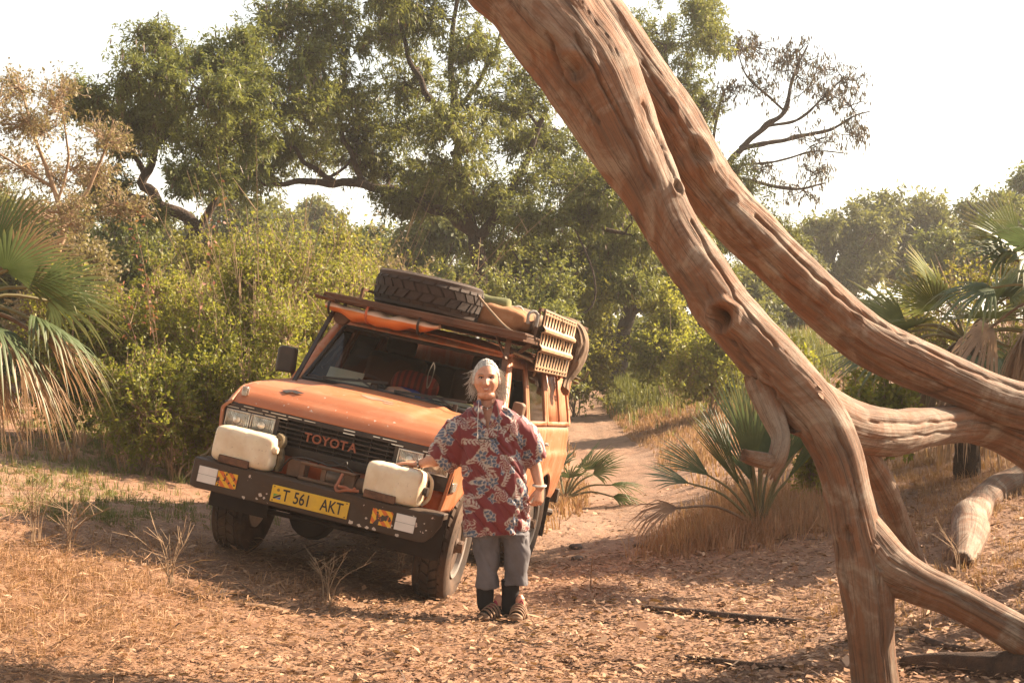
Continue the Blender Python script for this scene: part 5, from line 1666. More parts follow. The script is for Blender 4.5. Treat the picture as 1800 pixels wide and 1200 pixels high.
limb('limb', [(1440, 722, 7.55, 52), (1500, 750, 7.75, 46), (1560, 758, 8.0, 42), (1620, 750, 8.25, 37), (1690, 745, 8.6, 34), (1760, 762, 8.8, 35), (1830, 800, 9.0, 37), (1950, 870, 9.3, 36), (2120, 985, 9.6, 33)], snag, 8.0, 240, 100, cracks=(([(1530, 740), (1620, 742), (1720, 740), (1800, 770)], 4, .14), ([(1540, 775), (1640, 762), (1730, 762)], 3.5, .1)))
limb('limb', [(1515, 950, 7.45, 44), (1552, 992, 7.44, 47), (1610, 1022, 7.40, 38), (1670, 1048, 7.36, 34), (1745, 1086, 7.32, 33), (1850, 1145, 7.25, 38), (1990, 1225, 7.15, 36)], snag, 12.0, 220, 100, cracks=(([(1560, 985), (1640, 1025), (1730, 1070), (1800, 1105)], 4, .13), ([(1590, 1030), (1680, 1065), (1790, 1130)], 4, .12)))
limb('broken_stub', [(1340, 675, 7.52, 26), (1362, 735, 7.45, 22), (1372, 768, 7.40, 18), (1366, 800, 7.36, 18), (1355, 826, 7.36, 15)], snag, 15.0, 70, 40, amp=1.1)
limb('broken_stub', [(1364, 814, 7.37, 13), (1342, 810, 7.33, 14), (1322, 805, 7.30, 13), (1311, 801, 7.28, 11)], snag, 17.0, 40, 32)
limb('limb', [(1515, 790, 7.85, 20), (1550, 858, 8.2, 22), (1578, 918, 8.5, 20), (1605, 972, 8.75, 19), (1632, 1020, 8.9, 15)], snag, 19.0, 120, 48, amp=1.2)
# a broken log lying on the right bank, and pieces of bark below the snag
lg1 = [on_ground(x, y) for x, y in ((1900, 820), (1800, 850), (1735, 885), (1712, 925), (1698, 965), (1690, 1000))]
def ground_log(name, label, pts, rad, seed, mat=None, cat='log', nseg=90, nar=40, amp=1.2, group=None, lift=.6):
    P = np.array([[p[0], p[1], float(ground_h(p[0], p[1])) + r * lift] for p, r in zip(pts, rad)])
    o = empty('tmp', P[0])
    # reuse the limb builder through pixel form
    secs = [((p[0] / p[1]) * F + 900, HZ + (CAMH - p[2]) / p[1] * F, p[1], r / p[1] * F) for p, r in zip(P, rad)]
    bpy.context.view_layer.update()
    l = limb(name, secs, o, seed, nseg, nar, amp=amp)
    l.parent = None
    l.location = P[0]
    bpy.data.objects.remove(o)
    if mat is not None: l.data.materials[0] = mat
    return tag(l, label, cat, group)
ground_log('broken_log', 'pale weathered broken log lying down the bank behind the dead tree', lg1, [.12, .11, .10, .12, .12, .06], 23.0)
M_BARK = m_plain('dark_bark', (.075, .04, .024), .95, vary=.6, scale=12, bump=.8, bdist=.02)
M_STICK = m_plain('stick', (.20, .115, .065), .9, vary=.5, scale=16, bump=.6, bdist=.006)
g_ = lambda *q: [on_ground(x, y, 4, 30) for x, y in q]
ground_log('bark_slab', 'dark bark slab on the leaf litter under the forked limb of the dead tree', g_((1590, 1172), (1680, 1180), (1790, 1188), (1900, 1196)), [.03, .06, .07, .05], 25.0, M_BARK, 'bark')
ground_log('bark_slab', 'narrow dark bark strip at the foot of the dead tree', g_((1600, 1110), (1650, 1138), (1720, 1150)), [.012, .022, .02], 26.0, M_BARK, 'bark', 50, 20)
ground_log('fallen_branch', 'long dark half buried branch on the litter between the woman and the dead tree', g_((1130, 1070), (1220, 1082), (1300, 1092), (1415, 1098)), [.016, .028, .03, .02], 27.0, M_BARK, 'branch', 80, 20)
ground_log('fallen_branch', 'dark branch lying just in front of the foot of the dead tree', g_((1190, 1158), (1260, 1166), (1375, 1176)), [.014, .022, .015], 28.0, M_BARK, 'branch', 60, 20)
ground_log('fallen_branch', 'short thick brown branch on the ground below the number plate', g_((432, 1068), (470, 1073), (515, 1079)), [.022, .025, .018], 29.0, M_STICK, 'branch', 40, 18)
ground_log('stick', 'long thin pale stick in the litter with a curved end', g_((100, 1196), (240, 1184), (420, 1176), (560, 1184), (600, 1160), (626, 1130)), [.007, .010, .012, .012, .012, .010], 30.0, M_STICK, 'stick', 90, 12, .8)
ground_log('stick', 'thin dark stick beyond the fallen branches, near the sandals', g_((870, 1118), (920, 1130), (960, 1140)), [.007, .009, .006], 31.0, M_BARK, 'stick', 40, 12, .8)
ground_log('stick', 'slender twig lying across the sunlit litter between the two branches', g_((1010, 1085), (1060, 1094), (1085, 1100)), [.006, .008, .005], 32.0, M_BARK, 'stick', 40, 12, .8)
ground_log('stick', 'bent thin twig in the shaded litter at the bottom of the bed', g_((985, 1168), (1030, 1176), (1060, 1166), (1110, 1162)), [.004, .006, .006, .004], 33.0, M_BARK, 'stick', 40, 10, .8)
for i, (px, py, r, lab) in enumerate(((1172, 1077, .026, 'tan round seed pod against the long dark branch'), (1268, 1066, .030, 'grey brown oval seed pod beyond the long dark branch'))):
    p = on_ground(px, py)
    rg = sell((0, 0, 0), (r, r * .9, r * 1.15), (2.2, 2.2, 2.2), 16, 12, lambda q: q * (1 + .10 * (fbm(q * 60 + i, 2) - .5))[:, None])
    o = MB().loft(rg).build('seed_pod', M_STICK, None, smooth=180, loc=(p[0], p[1], p[2] + r * .8), rot=(.4, .6 * i, 0))
    tag(o, lab, 'seed pod', 'seed pods on the litter')
# ------------------------------------------------------------------ plants
def leaf_quads(P, D, N, L, W, tint, droop=.15):
    D = unit(D); S = unit(np.cross(D, N)); L = np.asarray(L)[:, None]; W = np.asarray(W)[:, None]
    b = P; tip = P + D * L; tip = tip.copy(); tip[:, 2] -= droop * L[:, 0]
    m = P + D * L * .48
    V = np.stack([b, m + S * W * .5, tip, m - S * W * .5], 1).reshape(-1, 3)
    Q = np.arange(len(V)).reshape(-1, 4)
    return V, Q, np.repeat(tint, 4)
def twig_tubes(A, B, r0, r1, rs, bend=.10, n=4):
    """many thin three-sided twigs from A to B; returns V, Q and their centre lines"""
    t = np.linspace(0, 1, n)[None, :, None]
    L = np.linalg.norm(B - A, axis=1)[:, None, None]
    off = rs.normal(0, 1, (len(A), 1, 3)) * L * bend
    C = A[:, None] * (1 - t) + B[:, None] * t + off * (t * (1 - t) * 4)
    T = unit(B - A)
    up = np.where(np.abs(T[:, 2:3]) < .9, np.array([[0, 0, 1.0]]), np.array([[1.0, 0, 0]]))
    u = unit(np.cross(up, T)); v = np.cross(T, u)
    R = (np.asarray(r0)[:, None] * (1 - t[..., 0]) + np.asarray(r1)[:, None] * t[..., 0])
    rings = []
    for q in range(3):
        a = q * 2.0944
        rings.append(C + R[..., None] * (math.cos(a) * u + math.sin(a) * v)[:, None])
    V = np.stack(rings, 2)
    N_ = len(A)
    idx = np.arange(N_ * n * 3).reshape(N_, n, 3)
    nx = np.roll(idx, -1, 2)
    Q = np.stack([idx[:, :-1], nx[:, :-1], nx[:, 1:], idx[:, 1:]], -1).reshape(-1, 4)
    return V.reshape(-1, 3), Q, C
def at_line(C, t):
    """points on centre lines C (N,n,3) at t (N,m)"""
    n = C.shape[1]
    f = t * (n - 1); i = np.minimum(f.astype(int), n - 2); w = (f - i)[..., None]
    r = np.arange(len(C))[:, None]
    return C[r, i] * (1 - w) + C[r, i + 1] * w
def rand_ell(rs, n, shell=.4):
    d = unit(rs.normal(0, 1, (n, 3)))
    return d * (rs.random(n)[:, None] ** shell)

M_BARKG = m_plain('grey_bark', (.085, .056, .040), .95, vary=.45, scale=3, bump=.9, bdist=.05)
M_BARKD = m_plain('brown_bark', (.060, .036, .024), .95, vary=.45, scale=3, bump=.9, bdist=.05)
M_TWIG = m_plain('twig_wood', (.14, .090, .055), .9, vary=.4)
M_TWIGP = m_plain('pale_twig', (.30, .20, .12), .9, vary=.4)
L_ACA = m_leaf('acacia_leaf', [(.15, (.062, .080, .022)), (.5, (.140, .165, .042)), (.85, (.27, .27, .07))])
L_ACA2 = m_leaf('grey_green_leaf', [(.15, (.055, .074, .024)), (.5, (.118, .148, .042)), (.85, (.22, .24, .065))])
L_BUSH = m_leaf('bush_leaf', [(.15, (.11, .13, .015)), (.5, (.25, .265, .034)), (.85, (.40, .37, .058))], .55)
L_DRY = m_leaf('dry_leaf', [(.15, (.16, .105, .060)), (.5, (.24, .18, .095)), (.85, (.29, .25, .11))], .35)
L_FAR = m_leaf('far_leaf', [(.15, (.055, .068, .024)), (.5, (.10, .115, .036)), (.85, (.17, .17, .05))])
L_VINE = m_leaf('vine_leaf', [(.15, (.12, .13, .022)), (.5, (.22, .21, .035)), (.85, (.32, .28, .05))], .5)
L_POD = m_leaf('pod', [(.15, (.05, .028, .018)), (.85, (.12, .065, .040))], .15)
L_RED = m_leaf('red_sprig', [(.15, (.26, .07, .04)), (.85, (.36, .14, .07))], .3)

def build_plant(name, label, cat, group, base, limbs, clumps, seed, leaf, leaf_mat, bark, twig_mat=None, twigs=60, per=26, LW=(.10, .035), droop=.3, pods=0, shell=.45, twig_r=.010, spread=.5, flat=.6, smin=0.35, upward=.2):
    """limbs: rows (x,y,z,r) polylines in metres; clumps: (centre, radii, weight)"""
    rs = np.random.default_rng(seed)
    root = empty(name, base, label, cat, group)
    base = np.asarray(base, float)
    nodes = []
    mb = MB()
    for L in limbs:
        P = smoothpath(np.array(L, float), max(8, len(L) * 6))
        w = np.stack([vnoise(np.stack([np.arange(len(P)) * .35, np.full(len(P), seed * .37 + q), np.zeros(len(P))], 1)) - .5 for q in range(3)], 1)
        P[:, 3] *= {'acacia_tree': .62, 'dry_tree': .45, 'bare_branches': .6, 'distant_tree': .7}.get(name, 1.0)
        P[:, :3] += w * (P[:, 3:4] * 1.6) * np.minimum(1, np.arange(len(P)) / 3.0)[:, None]
        mb.tube(P[:, :3] - base, P[:, 3], 12 if P[0, 3] > .08 else 7)
        nodes.append(P)
    NA = np.vstack(nodes)
    tA, tB, tw, tc = [], [], [], []
    for ci, (c, r, wgt) in enumerate(clumps):
        c = np.asarray(c, float); r = np.asarray(r, float)
        d = np.linalg.norm(NA[:, :3] - c, axis=1) + .8 * np.clip(NA[:, 2] - c[2], 0, None)
        j = int(np.argmin(d))
        a = NA[j]
        Ld = np.linalg.norm(c - a[:3])
        if Ld > .05:
            mid = (a[:3] + c) / 2 + np.array([rs.normal(0, .10), rs.normal(0, .10), rs.uniform(-.02, .16)]) * Ld
            br = min(a[3] * .62, .028 + .022 * Ld)
            P = smoothpath(np.array([np.r_[a[:3], br], np.r_[mid, br * .7], np.r_[c, br * .32]]), 9)
            P[1:-1, :3] += rs.normal(0, .03, (7, 3)) * Ld
            mb.tube(P[:, :3] - base, P[:, 3], 6)
            NA = np.vstack([NA, P[3:]])
        else:
            P = np.array([np.r_[a[:3], a[3]]] * 9)
        n = max(4, int(twigs * wgt))
        E = c + rand_ell(rs, n, shell) * r
        Sx = P[rs.integers(4, 9, n), :3]
        far = rs.random(n) < .35
        if tA and far.any():
            pass
        tA.append(Sx); tB.append(E); tw.append(np.full(n, 1.0)); tc.append(np.full(n, rs.uniform(-.22, .22)))
    mb.build('trunk', bark, root, smooth=60)
    A, B, cl = np.vstack(tA), np.vstack(tB), np.concatenate(tc)
    V, Q, C = twig_tubes(A, B, np.full(len(A), twig_r), np.full(len(A), twig_r * .35), rs, .13, 5)
    # side twigs
    k2 = 3
    t2 = rs.uniform(.35, 1, (len(A), k2))
    P2 = at_line(C, t2).reshape(-1, 3)
    tl = np.linalg.norm(B - A, axis=1).repeat(k2)
    D2 = unit(np.repeat(unit(B - A), k2, 0) + rs.normal(0, .75, (len(P2), 3)) + np.array([0, 0, upward]))
    E2 = P2 + D2 * (tl * rs.uniform(.25, .6, len(P2)) * spread + LW[0] * 1.5)[:, None]
    V2, Q2, C2 = twig_tubes(P2, E2, np.full(len(P2), twig_r * .5), np.full(len(P2), twig_r * .2), rs, .12, 5)
    tag(link('twigs', mesh_np('twigs', np.vstack([V, V2]) - base, np.vstack([Q, Q2 + len(V)]), smooth=True), twig_mat or bark, root), kind='stuff')
    if per > 0:
        t3 = rs.uniform(smin * .3, 1.02, (len(P2), per))
        LP = at_line(C2, t3).reshape(-1, 3)
        axis_ = np.repeat(unit(E2 - P2), per, 0)
        LP = LP + rs.normal(0, LW[0] * .28, LP.shape)
        D = unit(axis_ * .5 + rs.normal(0, .62, LP.shape) - np.array([0, 0, droop * .5]))
        N = unit(rs.normal(0, 1, LP.shape) * (1 - flat) + np.array([0, 0, 1.0]) * flat)
        n = len(LP)
        ti = np.clip(.5 + np.repeat(np.repeat(cl, k2), per) + rs.normal(0, .17, n), 0, 1)
        Lv, Lq, Lt = leaf_quads(LP, D, N, LW[0] * rs.uniform(.6, 1.3, n), LW[1] * rs.uniform(.6, 1.3, n), ti, droop * .5)
        tag(link('crown', mesh_np('crown', Lv - base, Lq, tint=Lt), leaf_mat, root), kind='stuff')
    if pods:
        i = rs.integers(0, len(E2), pods)
        LP = E2[i] + rs.normal(0, LW[0] * .25, (pods, 3))
        Lv, Lq, Lt = leaf_quads(LP, np.array([[0, 0, -1.0]]) + rs.normal(0, .2, (pods, 3)), rs.normal(0, 1, (pods, 3)), rs.uniform(.10, .19, pods), rs.uniform(.025, .04, pods), rs.random(pods), 0)
        tag(link('seed_pods', mesh_np('seed_pods', Lv - base, Lq, tint=Lt), L_POD, root), kind='stuff')
    return root
def pxl(rows, d=None):
    """limb rows (px, py, d, r) -> x,y,z,r"""
    out = []
    for q in rows:
        px, py, dd, r = q if d is None else (q[0], q[1], d + (q[3] if len(q) > 3 else 0), q[2])
        out.append(np.r_[at(px, py, dd), r])
    return out
_jr = np.random.default_rng(404)
def cl_px(rows, d):
    """clumps (px, py, rx_px, rz_px, dd, weight) -> metres at distance d + dd"""
    out = []
    for px, py, rx, rz, dd, w in rows:
        k_ = (d + dd) / F
        for q in range(2):
            jx, jz, jd = _jr.uniform(-.55, .55) * rx, _jr.uniform(-.45, .45) * rz, _jr.uniform(-.6, .6)
            f_ = _jr.uniform(.7, 1.15)
            out.append((at(px + jx, py + jz, d + dd + jd), (rx * k_ * f_, max(rx, rz) * k_ * .9, rz * k_ * f_), w * .62))
    return out
def gbase(px, d):
    x = (px - 900) / F * d
    return gpt(x, d)

# --- the big acacia over the car
dA = 31.0
bA = gbase(868, dA)
lA = [
    [np.r_[bA - (0, 0, .2), .36], *pxl([(852, 560, .31), (846, 500, .27), (838, 430, .25), (828, 400, .24)], dA)],
    pxl([(828, 405, .22), (785, 380, .19), (730, 352, .17), (670, 333, .15), (600, 322, .13), (530, 321, .10), (465, 324, .06)], dA),
    pxl([(835, 425, .20), (870, 380, .17), (900, 330, .14), (930, 270, .11), (960, 190, .07)], dA),
    pxl([(830, 405, .20), (812, 320, .17), (800, 220, .14), (792, 120, .10), (800, 20, .07), (812, -90, .05)], dA),
    pxl([(805, 250, .13), (760, 180, .11), (720, 110, .08), (700, 20, .06), (690, -60, .04)], dA),
    pxl([(640, 326, .11), (610, 260, .09), (585, 180, .08), (560, 100, .06), (545, 20, .04)], dA),
    pxl([(590, 321, .10), (540, 290, .08), (500, 240, .06), (470, 190, .04)], dA),
    pxl([(800, 200, .10), (850, 130, .08), (880, 60, .06), (900, -40, .04)], dA),
    pxl([(870, 385, .14), (950, 400, .11), (1020, 395, .09), (1100, 412, .06)], dA),
    pxl([(855, 470, .12), (920, 500, .10), (985, 470, .08), (1040, 430, .05)], dA),
    pxl([(560, 321, .06), (600, 300, .05), (625, 270, .03)], dA),
]
cA = [(500, 60, 70, 60), (560, 20, 70, 55), (620, -20, 80, 60), (700, -40, 80, 60), (780, -60, 90, 60), (860, -30, 80, 60), (520, 130, 65, 45), (480, 190, 60, 40), (590, 90, 60, 45),
      (660, 60, 60, 50), (745, 40, 60, 45), (560, 190, 70, 40), (640, 160, 70, 42), (720, 150, 70, 45), (830, 80, 60, 50), (500, 250, 55, 35), (570, 260, 60, 34), (700, 230, 75, 42), (640, 230, 60, 36),
      (780, 230, 80, 42), (860, 190, 70, 45), (930, 150, 70, 55), (900, 260, 85, 45), (980, 240, 75, 45), (820, 300, 80, 38), (740, 300, 75, 36), (900, 330, 85, 36), (990, 310, 80, 42), (1060, 330, 70, 42),
      (940, 390, 75, 34), (1020, 390, 75, 36), (1100, 390, 70, 36), (860, 360, 60, 28), (980, 440, 70, 32), (1060, 440, 70, 34), (700, 360, 50, 20), (1130, 320, 55, 40), (1120, 440, 50, 30), (930, 480, 60, 26), (1010, 490, 60, 26), (760, 350, 60, 24), (880, 430, 60, 30), (1000, 530, 60, 24), (1080, 500, 50, 24), (660, 290, 50, 26), (440, 130, 50, 40), (460, 300, 50, 24)]
rsA = np.random.default_rng(2)
clA = cl_px([(x, y, rx, rz, rsA.uniform(-2.2, 2.2), 1.0) for x, y, rx, rz in cA], dA)
treeA = build_plant('acacia_tree', 'big spreading acacia with one long limb arching over the car', 'tree', None, bA, lA, clA, 3, 0, L_ACA, M_BARKD, M_BARKD, twigs=34, per=27, LW=(.12, .032), pods=3200, spread=.85, droop=.35)

# --- acacia hung with creepers, beyond the car's tail
dB = 36.0
bB = gbase(1084, dB)
lB = [[np.r_[bB - (0, 0, .2), .36], *pxl([(1090, 600, .30), (1100, 540, .27), (1112, 470, .24), (1120, 410, .18), (1125, 350, .12)], dB)],
      pxl([(1080, 640, .20), (1066, 580, .18), (1060, 500, .14), (1050, 420, .10)], dB),
      pxl([(1112, 470, .13), (1160, 440, .10), (1210, 420, .06)], dB), pxl([(1100, 560, .08), (1160, 520, .06), (1180, 480, .04)], dB)]
clB = cl_px([(x, y, rx, rz, rsA.uniform(-1.5, 1.5), 1.0) for x, y, rx, rz in ((1060, 360, 70, 45), (1130, 350, 70, 45), (1190, 390, 70, 45), (1090, 420, 70, 36), (1170, 440, 60, 36), (1230, 420, 60, 50), (1040, 420, 50, 36), (1240, 480, 50, 40), (1190, 500, 40, 36))], dB)
trB = build_plant('acacia_tree', 'twin stemmed acacia hung with yellow green creepers beyond the tail of the car', 'tree', None, bB, lB, clB, 5, 0, L_ACA, M_BARKD, M_BARKD, twigs=30, per=30, LW=(.135, .038), droop=.4)
rs = np.random.default_rng(9)
PV = []
for (px, py, w, h) in ((1075, 430, 40, 100), (1060, 470, 30, 80), (1160, 430, 40, 60), (1110, 420, 30, 60), (1170, 470, 25, 60), (1010, 470, 30, 50)):
    for q in range(26):
        x, y0, L = px + rs.normal(0, w * .5), py + rs.normal(0, 14), h * rs.uniform(.4, 1.15)
        dd = dB + rs.uniform(-1.4, -.2)
        for t in np.linspace(0, 1, 34):
            PV.append(at(x + 3 * math.sin(t * 5 + q), y0 + L * t, dd))
PV = np.array(PV) + rs.normal(0, .035, (len(PV), 3))
Lv, Lq, Lt = leaf_quads(PV, rs.normal(0, .5, PV.shape) + np.array([0, 0, -1.0]), rs.normal(0, 1, PV.shape), rs.uniform(.07, .15, len(PV)), rs.uniform(.03, .05, len(PV)), rs.random(len(PV)))
tag(link('creeper', mesh_np('creeper', Lv - bB, Lq, tint=Lt), L_VINE, trB), kind='stuff')
mbv = MB()
for (pp, r) in (([(1010, 400), (1040, 470), (1046, 520), (1030, 548), (985, 560)], .02), ([(960, 440), (975, 500), (980, 560)], .018), ([(900, 440), (930, 480), (970, 500), (1030, 470)], .02)):
    mbv.tube(smoothpath([at(x, y, dA - 1.5) for x, y in pp], 24) - bB, r, 5)
tag(mbv.build('liana', M_BARKD, trB), kind='stuff')

# --- tall tree behind the snag, thin crown of bare twigs and pods to one side
dC = 38.0
bC = gbase(1225, dC)
lC = [[np.r_[bC - (0, 0, .2), .34], *pxl([(1228, 560, .30), (1222, 470, .27), (1210, 380, .22), (1190, 280, .17), (1180, 180, .11), (1170, 80, .06)], dC)],
      pxl([(1215, 400, .18), (1260, 320, .14), (1300, 262, .12), (1345, 222, .10), (1380, 196, .085), (1392, 140, .06), (1420, 80, .03)], dC),
      pxl([(1300, 262, .10), (1350, 252, .085), (1410, 238, .07), (1460, 228, .055), (1500, 205, .035), (1530, 195, .02)], dC),
      pxl([(1345, 222, .06), (1400, 212, .05), (1440, 178, .035), (1490, 130, .02)], dC),
      pxl([(1380, 196, .05), (1345, 165, .04), (1310, 130, .03), (1295, 80, .02)], dC),
      pxl([(1270, 310, .09), (1335, 322, .07), (1400, 332, .05), (1450, 322, .025)], dC),
      pxl([(1300, 290, .05), (1360, 285, .04), (1430, 266, .03), (1490, 270, .015)], dC),
      pxl([(1240, 340, .08), (1265, 180, .05), (1295, 140, .03)], dC)]
clC = cl_px([(x, y, rx, rz, rsA.uniform(-1.5, 1.5), 1.0) for x, y, rx, rz in ((1110, 60, 50, 40), (1170, 60, 60, 45), (1230, 80, 50, 45), (1130, 130, 60, 45), (1200, 150, 65, 50), (1160, 220, 60, 45), (1240, 200, 45, 50), (1220, 270, 55, 45), (1270, 300, 50, 45), (1260, 360, 55, 45), (1310, 370, 50, 40), (1230, 340, 50, 40), (1340, 420, 50, 40), (1280, 430, 55, 40), (1240, 20, 35, 30))], dC)
treeC = build_plant('acacia_tree', 'tall acacia behind the dead tree with green inner crown', 'tree', None, bC, lC, clC, 8, 0, L_ACA, M_BARKD, M_BARKD, twigs=32, per=27, LW=(.135, .036), pods=1600, spread=.85, droop=.3)
bareC = cl_px([(x, y, rx, rz, rsA.uniform(-1, 1), 1.0) for x, y, rx, rz in ((1300, 90, 34, 30), (1340, 80, 30, 26), (1400, 90, 34, 34), (1430, 110, 36, 34), (1470, 140, 38, 34), (1400, 150, 40, 30), (1450, 180, 40, 30), (1500, 190, 34, 26), (1490, 235, 36, 22), (1430, 250, 40, 20), (1330, 150, 34, 30), (1370, 120, 34, 34), (1400, 330, 40, 20), (1450, 300, 34, 20), (1350, 300, 40, 22), (1290, 170, 30, 30))], dC)
bare_l = [pxl([(1301, 261, .10), (1345, 221, .09), (1380, 195, .075), (1392, 140, .05), (1420, 80, .025)], dC)] + [[q for q in L] for L in lC[2:7]]
build_plant('bare_branches', 'half bare acacia boughs with brown pods against the white sky', 'tree', None, bare_l[0][0][:3], bare_l, bareC, 12, 0, L_POD, M_BARKD, M_BARKD, twigs=13, per=2, LW=(.14, .035), pods=2400, droop=.9, twig_r=.016, upward=.3)

# --- green trees and dry tree on the left
dD = 27.0
bD = gbase(290, dD)
lD = [[np.r_[bD - (0, 0, .2), .26], *pxl([(330, 440, .20), (345, 400, .18), (310, 372, .17), (275, 352, .16), (255, 320, .14), (262, 290, .12), (275, 250, .09), (270, 180, .06)], dD)],
      pxl([(258, 310, .10), (232, 270, .07), (215, 230, .05)], dD), pxl([(275, 352, .10), (225, 345, .08), (170, 320, .05)], dD), pxl([(270, 260, .06), (310, 220, .05), (340, 150, .03)], dD),
      pxl([(345, 410, .13), (380, 340, .10), (400, 250, .07), (420, 150, .04)], dD)]
clD = cl_px([(x, y, rx, rz, rsA.uniform(-1.8, 1.8), 1.0) for x, y, rx, rz in ((270, 80, 40, 32), (230, 140, 60, 40), (290, 140, 55, 45), (170, 180, 55, 45), (240, 200, 60, 40), (310, 200, 45, 40), (150, 170, 40, 30), (340, 120, 40, 36), (390, 110, 45, 40), (430, 90, 40, 36), (370, 180, 55, 45), (430, 170, 55, 45), (340, 250, 50, 40), (400, 250, 60, 45), (460, 250, 45, 45), (210, 250, 50, 40), (370, 310, 60, 40), (430, 320, 60, 40), (280, 240, 40, 30), (320, 330, 40, 30), (250, 390, 50, 36), (190, 330, 40, 36))], dD)
treeD = build_plant('acacia_tree', 'leafy acacia with dark crooked trunk left of the arching limb', 'tree', None, bD, lD, clD, 14, 0, L_ACA2, M_BARKD, M_BARKD, twigs=32, per=27, LW=(.10, .030), pods=900, spread=.85, droop=.3)
dE = 21.0
bE = gbase(95, dE)
lE = [[np.r_[bE - (0, 0, .2), .14], *pxl([(100, 480, .11), (110, 400, .10), (90, 320, .07), (60, 240, .05), (40, 160, .025)], dE)],
      pxl([(108, 400, .08), (150, 340, .06), (180, 280, .04), (200, 210, .02)], dE), pxl([(95, 330, .06), (30, 290, .04), (-40, 240, .02)], dE), pxl([(100, 360, .05), (120, 280, .04), (110, 190, .02)], dE)]
clE = cl_px([(x, y, rx, rz, rsA.uniform(-1.2, 1.2), 1.0) for x, y, rx, rz in ((20, 160, 45, 40), (80, 180, 45, 40), (30, 230, 50, 40), (100, 240, 55, 45), (170, 250, 45, 40), (40, 300, 50, 40), (110, 310, 55, 40), (180, 310, 50, 40), (-30, 200, 50, 50), (-40, 290, 50, 50), (70, 370, 60, 36), (150, 380, 55, 40), (210, 370, 40, 36), (0, 390, 60, 40))], dE)
build_plant('dry_tree', 'dry tree with sparse brown yellow leaves and bare twigs behind the fan palm', 'tree', None, bE, lE, clE, 17, 0, L_DRY, M_TWIGP, M_TWIGP, twigs=40, per=5, LW=(.060, .028), droop=.4, twig_r=.008, upward=.6, spread=.9)

# --- far trees in the haze
def far_tree(px, top, wpx, d, seed, label, leaf=None, group='trees fading into the haze', per=20, twg=16):
    r_ = np.random.default_rng(seed)
    b = gbase(px, d)
    H_ = at(px, top, d)[2] - b[2]
    W_ = wpx / F * d
    L = [[np.r_[b - (0, 0, .2), .05 * H_ * .6 + .05], np.r_[b + (r_.normal(0, .2), 0, H_ * .3), .035 * H_], np.r_[b + (r_.normal(0, .4), 0, H_ * .75), .012 * H_]]]
    for q in range(4):
        a = r_.uniform(0, 6.28)
        L.append([np.r_[b + (0, 0, H_ * .28), .022 * H_], np.r_[b + (math.cos(a) * W_ * .3, math.sin(a) * W_ * .3, H_ * .5), .014 * H_], np.r_[b + (math.cos(a) * W_ * .6, math.sin(a) * W_ * .6, H_ * .7), .005 * H_]])
    C = []
    for q in range(20):
        p = rand_ell(r_, 1, .45)[0]
        c = b + np.array([p[0] * W_ * .62, p[1] * W_ * .62, H_ * (.60 + .30 * p[2])])
        C.append((c, np.array([.24 * W_, .24 * W_, .13 * H_]) * r_.uniform(.7, 1.2), 1.0))
    s = d / 60.0
    return build_plant('distant_tree', label, 'tree', group, b, L, C, seed + 100, 0, leaf or L_FAR, M_BARKD, M_BARKD, twigs=twg, per=per, LW=(.24 * s, .09 * s), droop=.3, twig_r=.02)
far_tree(1470, 345, 150, 66, 41, 'hazy round topped tree right of the half bare boughs')
far_tree(1590, 318, 170, 70, 42, 'hazy tree with two rounded tops beyond the forked trunk')
far_tree(1780, 265, 190, 58, 43, 'large dark hazy tree above the fan palms on the right bank', L_ACA2)
far_tree(1370, 430, 110, 60, 44, 'low hazy tree glimpsed between the two dead trunks')
far_tree(700, 400, 150, 62, 45, 'hazy thicket tree seen under the long acacia limb')
far_tree(905, 400, 190, 52, 46, 'brownish tree behind the big acacia trunk', L_FAR)
far_tree(520, 330, 150, 72, 47, 'pale hazy tree under the tip of the long acacia limb')
far_tree(390, 330, 200, 48, 48, 'shady tree behind the tallest bushes', L_FAR)
far_tree(60, 330, 200, 45, 49, 'shady tree behind the dry tree', L_FAR)
far_tree(1010, 420, 170, 60, 50, 'hazy tree down the track beyond the tail of the car', L_FAR)
far_tree(1160, 440, 170, 56, 51, 'hazy tree at the bend of the track', L_FAR)
far_tree(1300, 470, 150, 50, 52, 'hazy bush sized tree right of the track', L_FAR)
far_tree(220, 360, 190, 52, 53, 'shady tree behind the leafy acacia on the left', L_FAR)
far_tree(1690, 400, 160, 50, 54, 'low dark tree behind the fan palms', L_ACA2)
far_tree(1900, 330, 220, 50, 55, 'dark tree at the edge of the right bank', L_ACA2)
far_tree(610, 368, 150, 46, 57, 'hazy tree closing the gap under the long limb', L_ACA2)
far_tree(750, 352, 150, 42, 58, 'leafy tree between the long limb and the big trunk', L_ACA)
far_tree(950, 390, 180, 40, 59, 'leafy tree low behind the right side of the big acacia', L_ACA)
far_tree(-120, 250, 240, 40, 56, 'shady tree left of the dry tree', L_FAR)

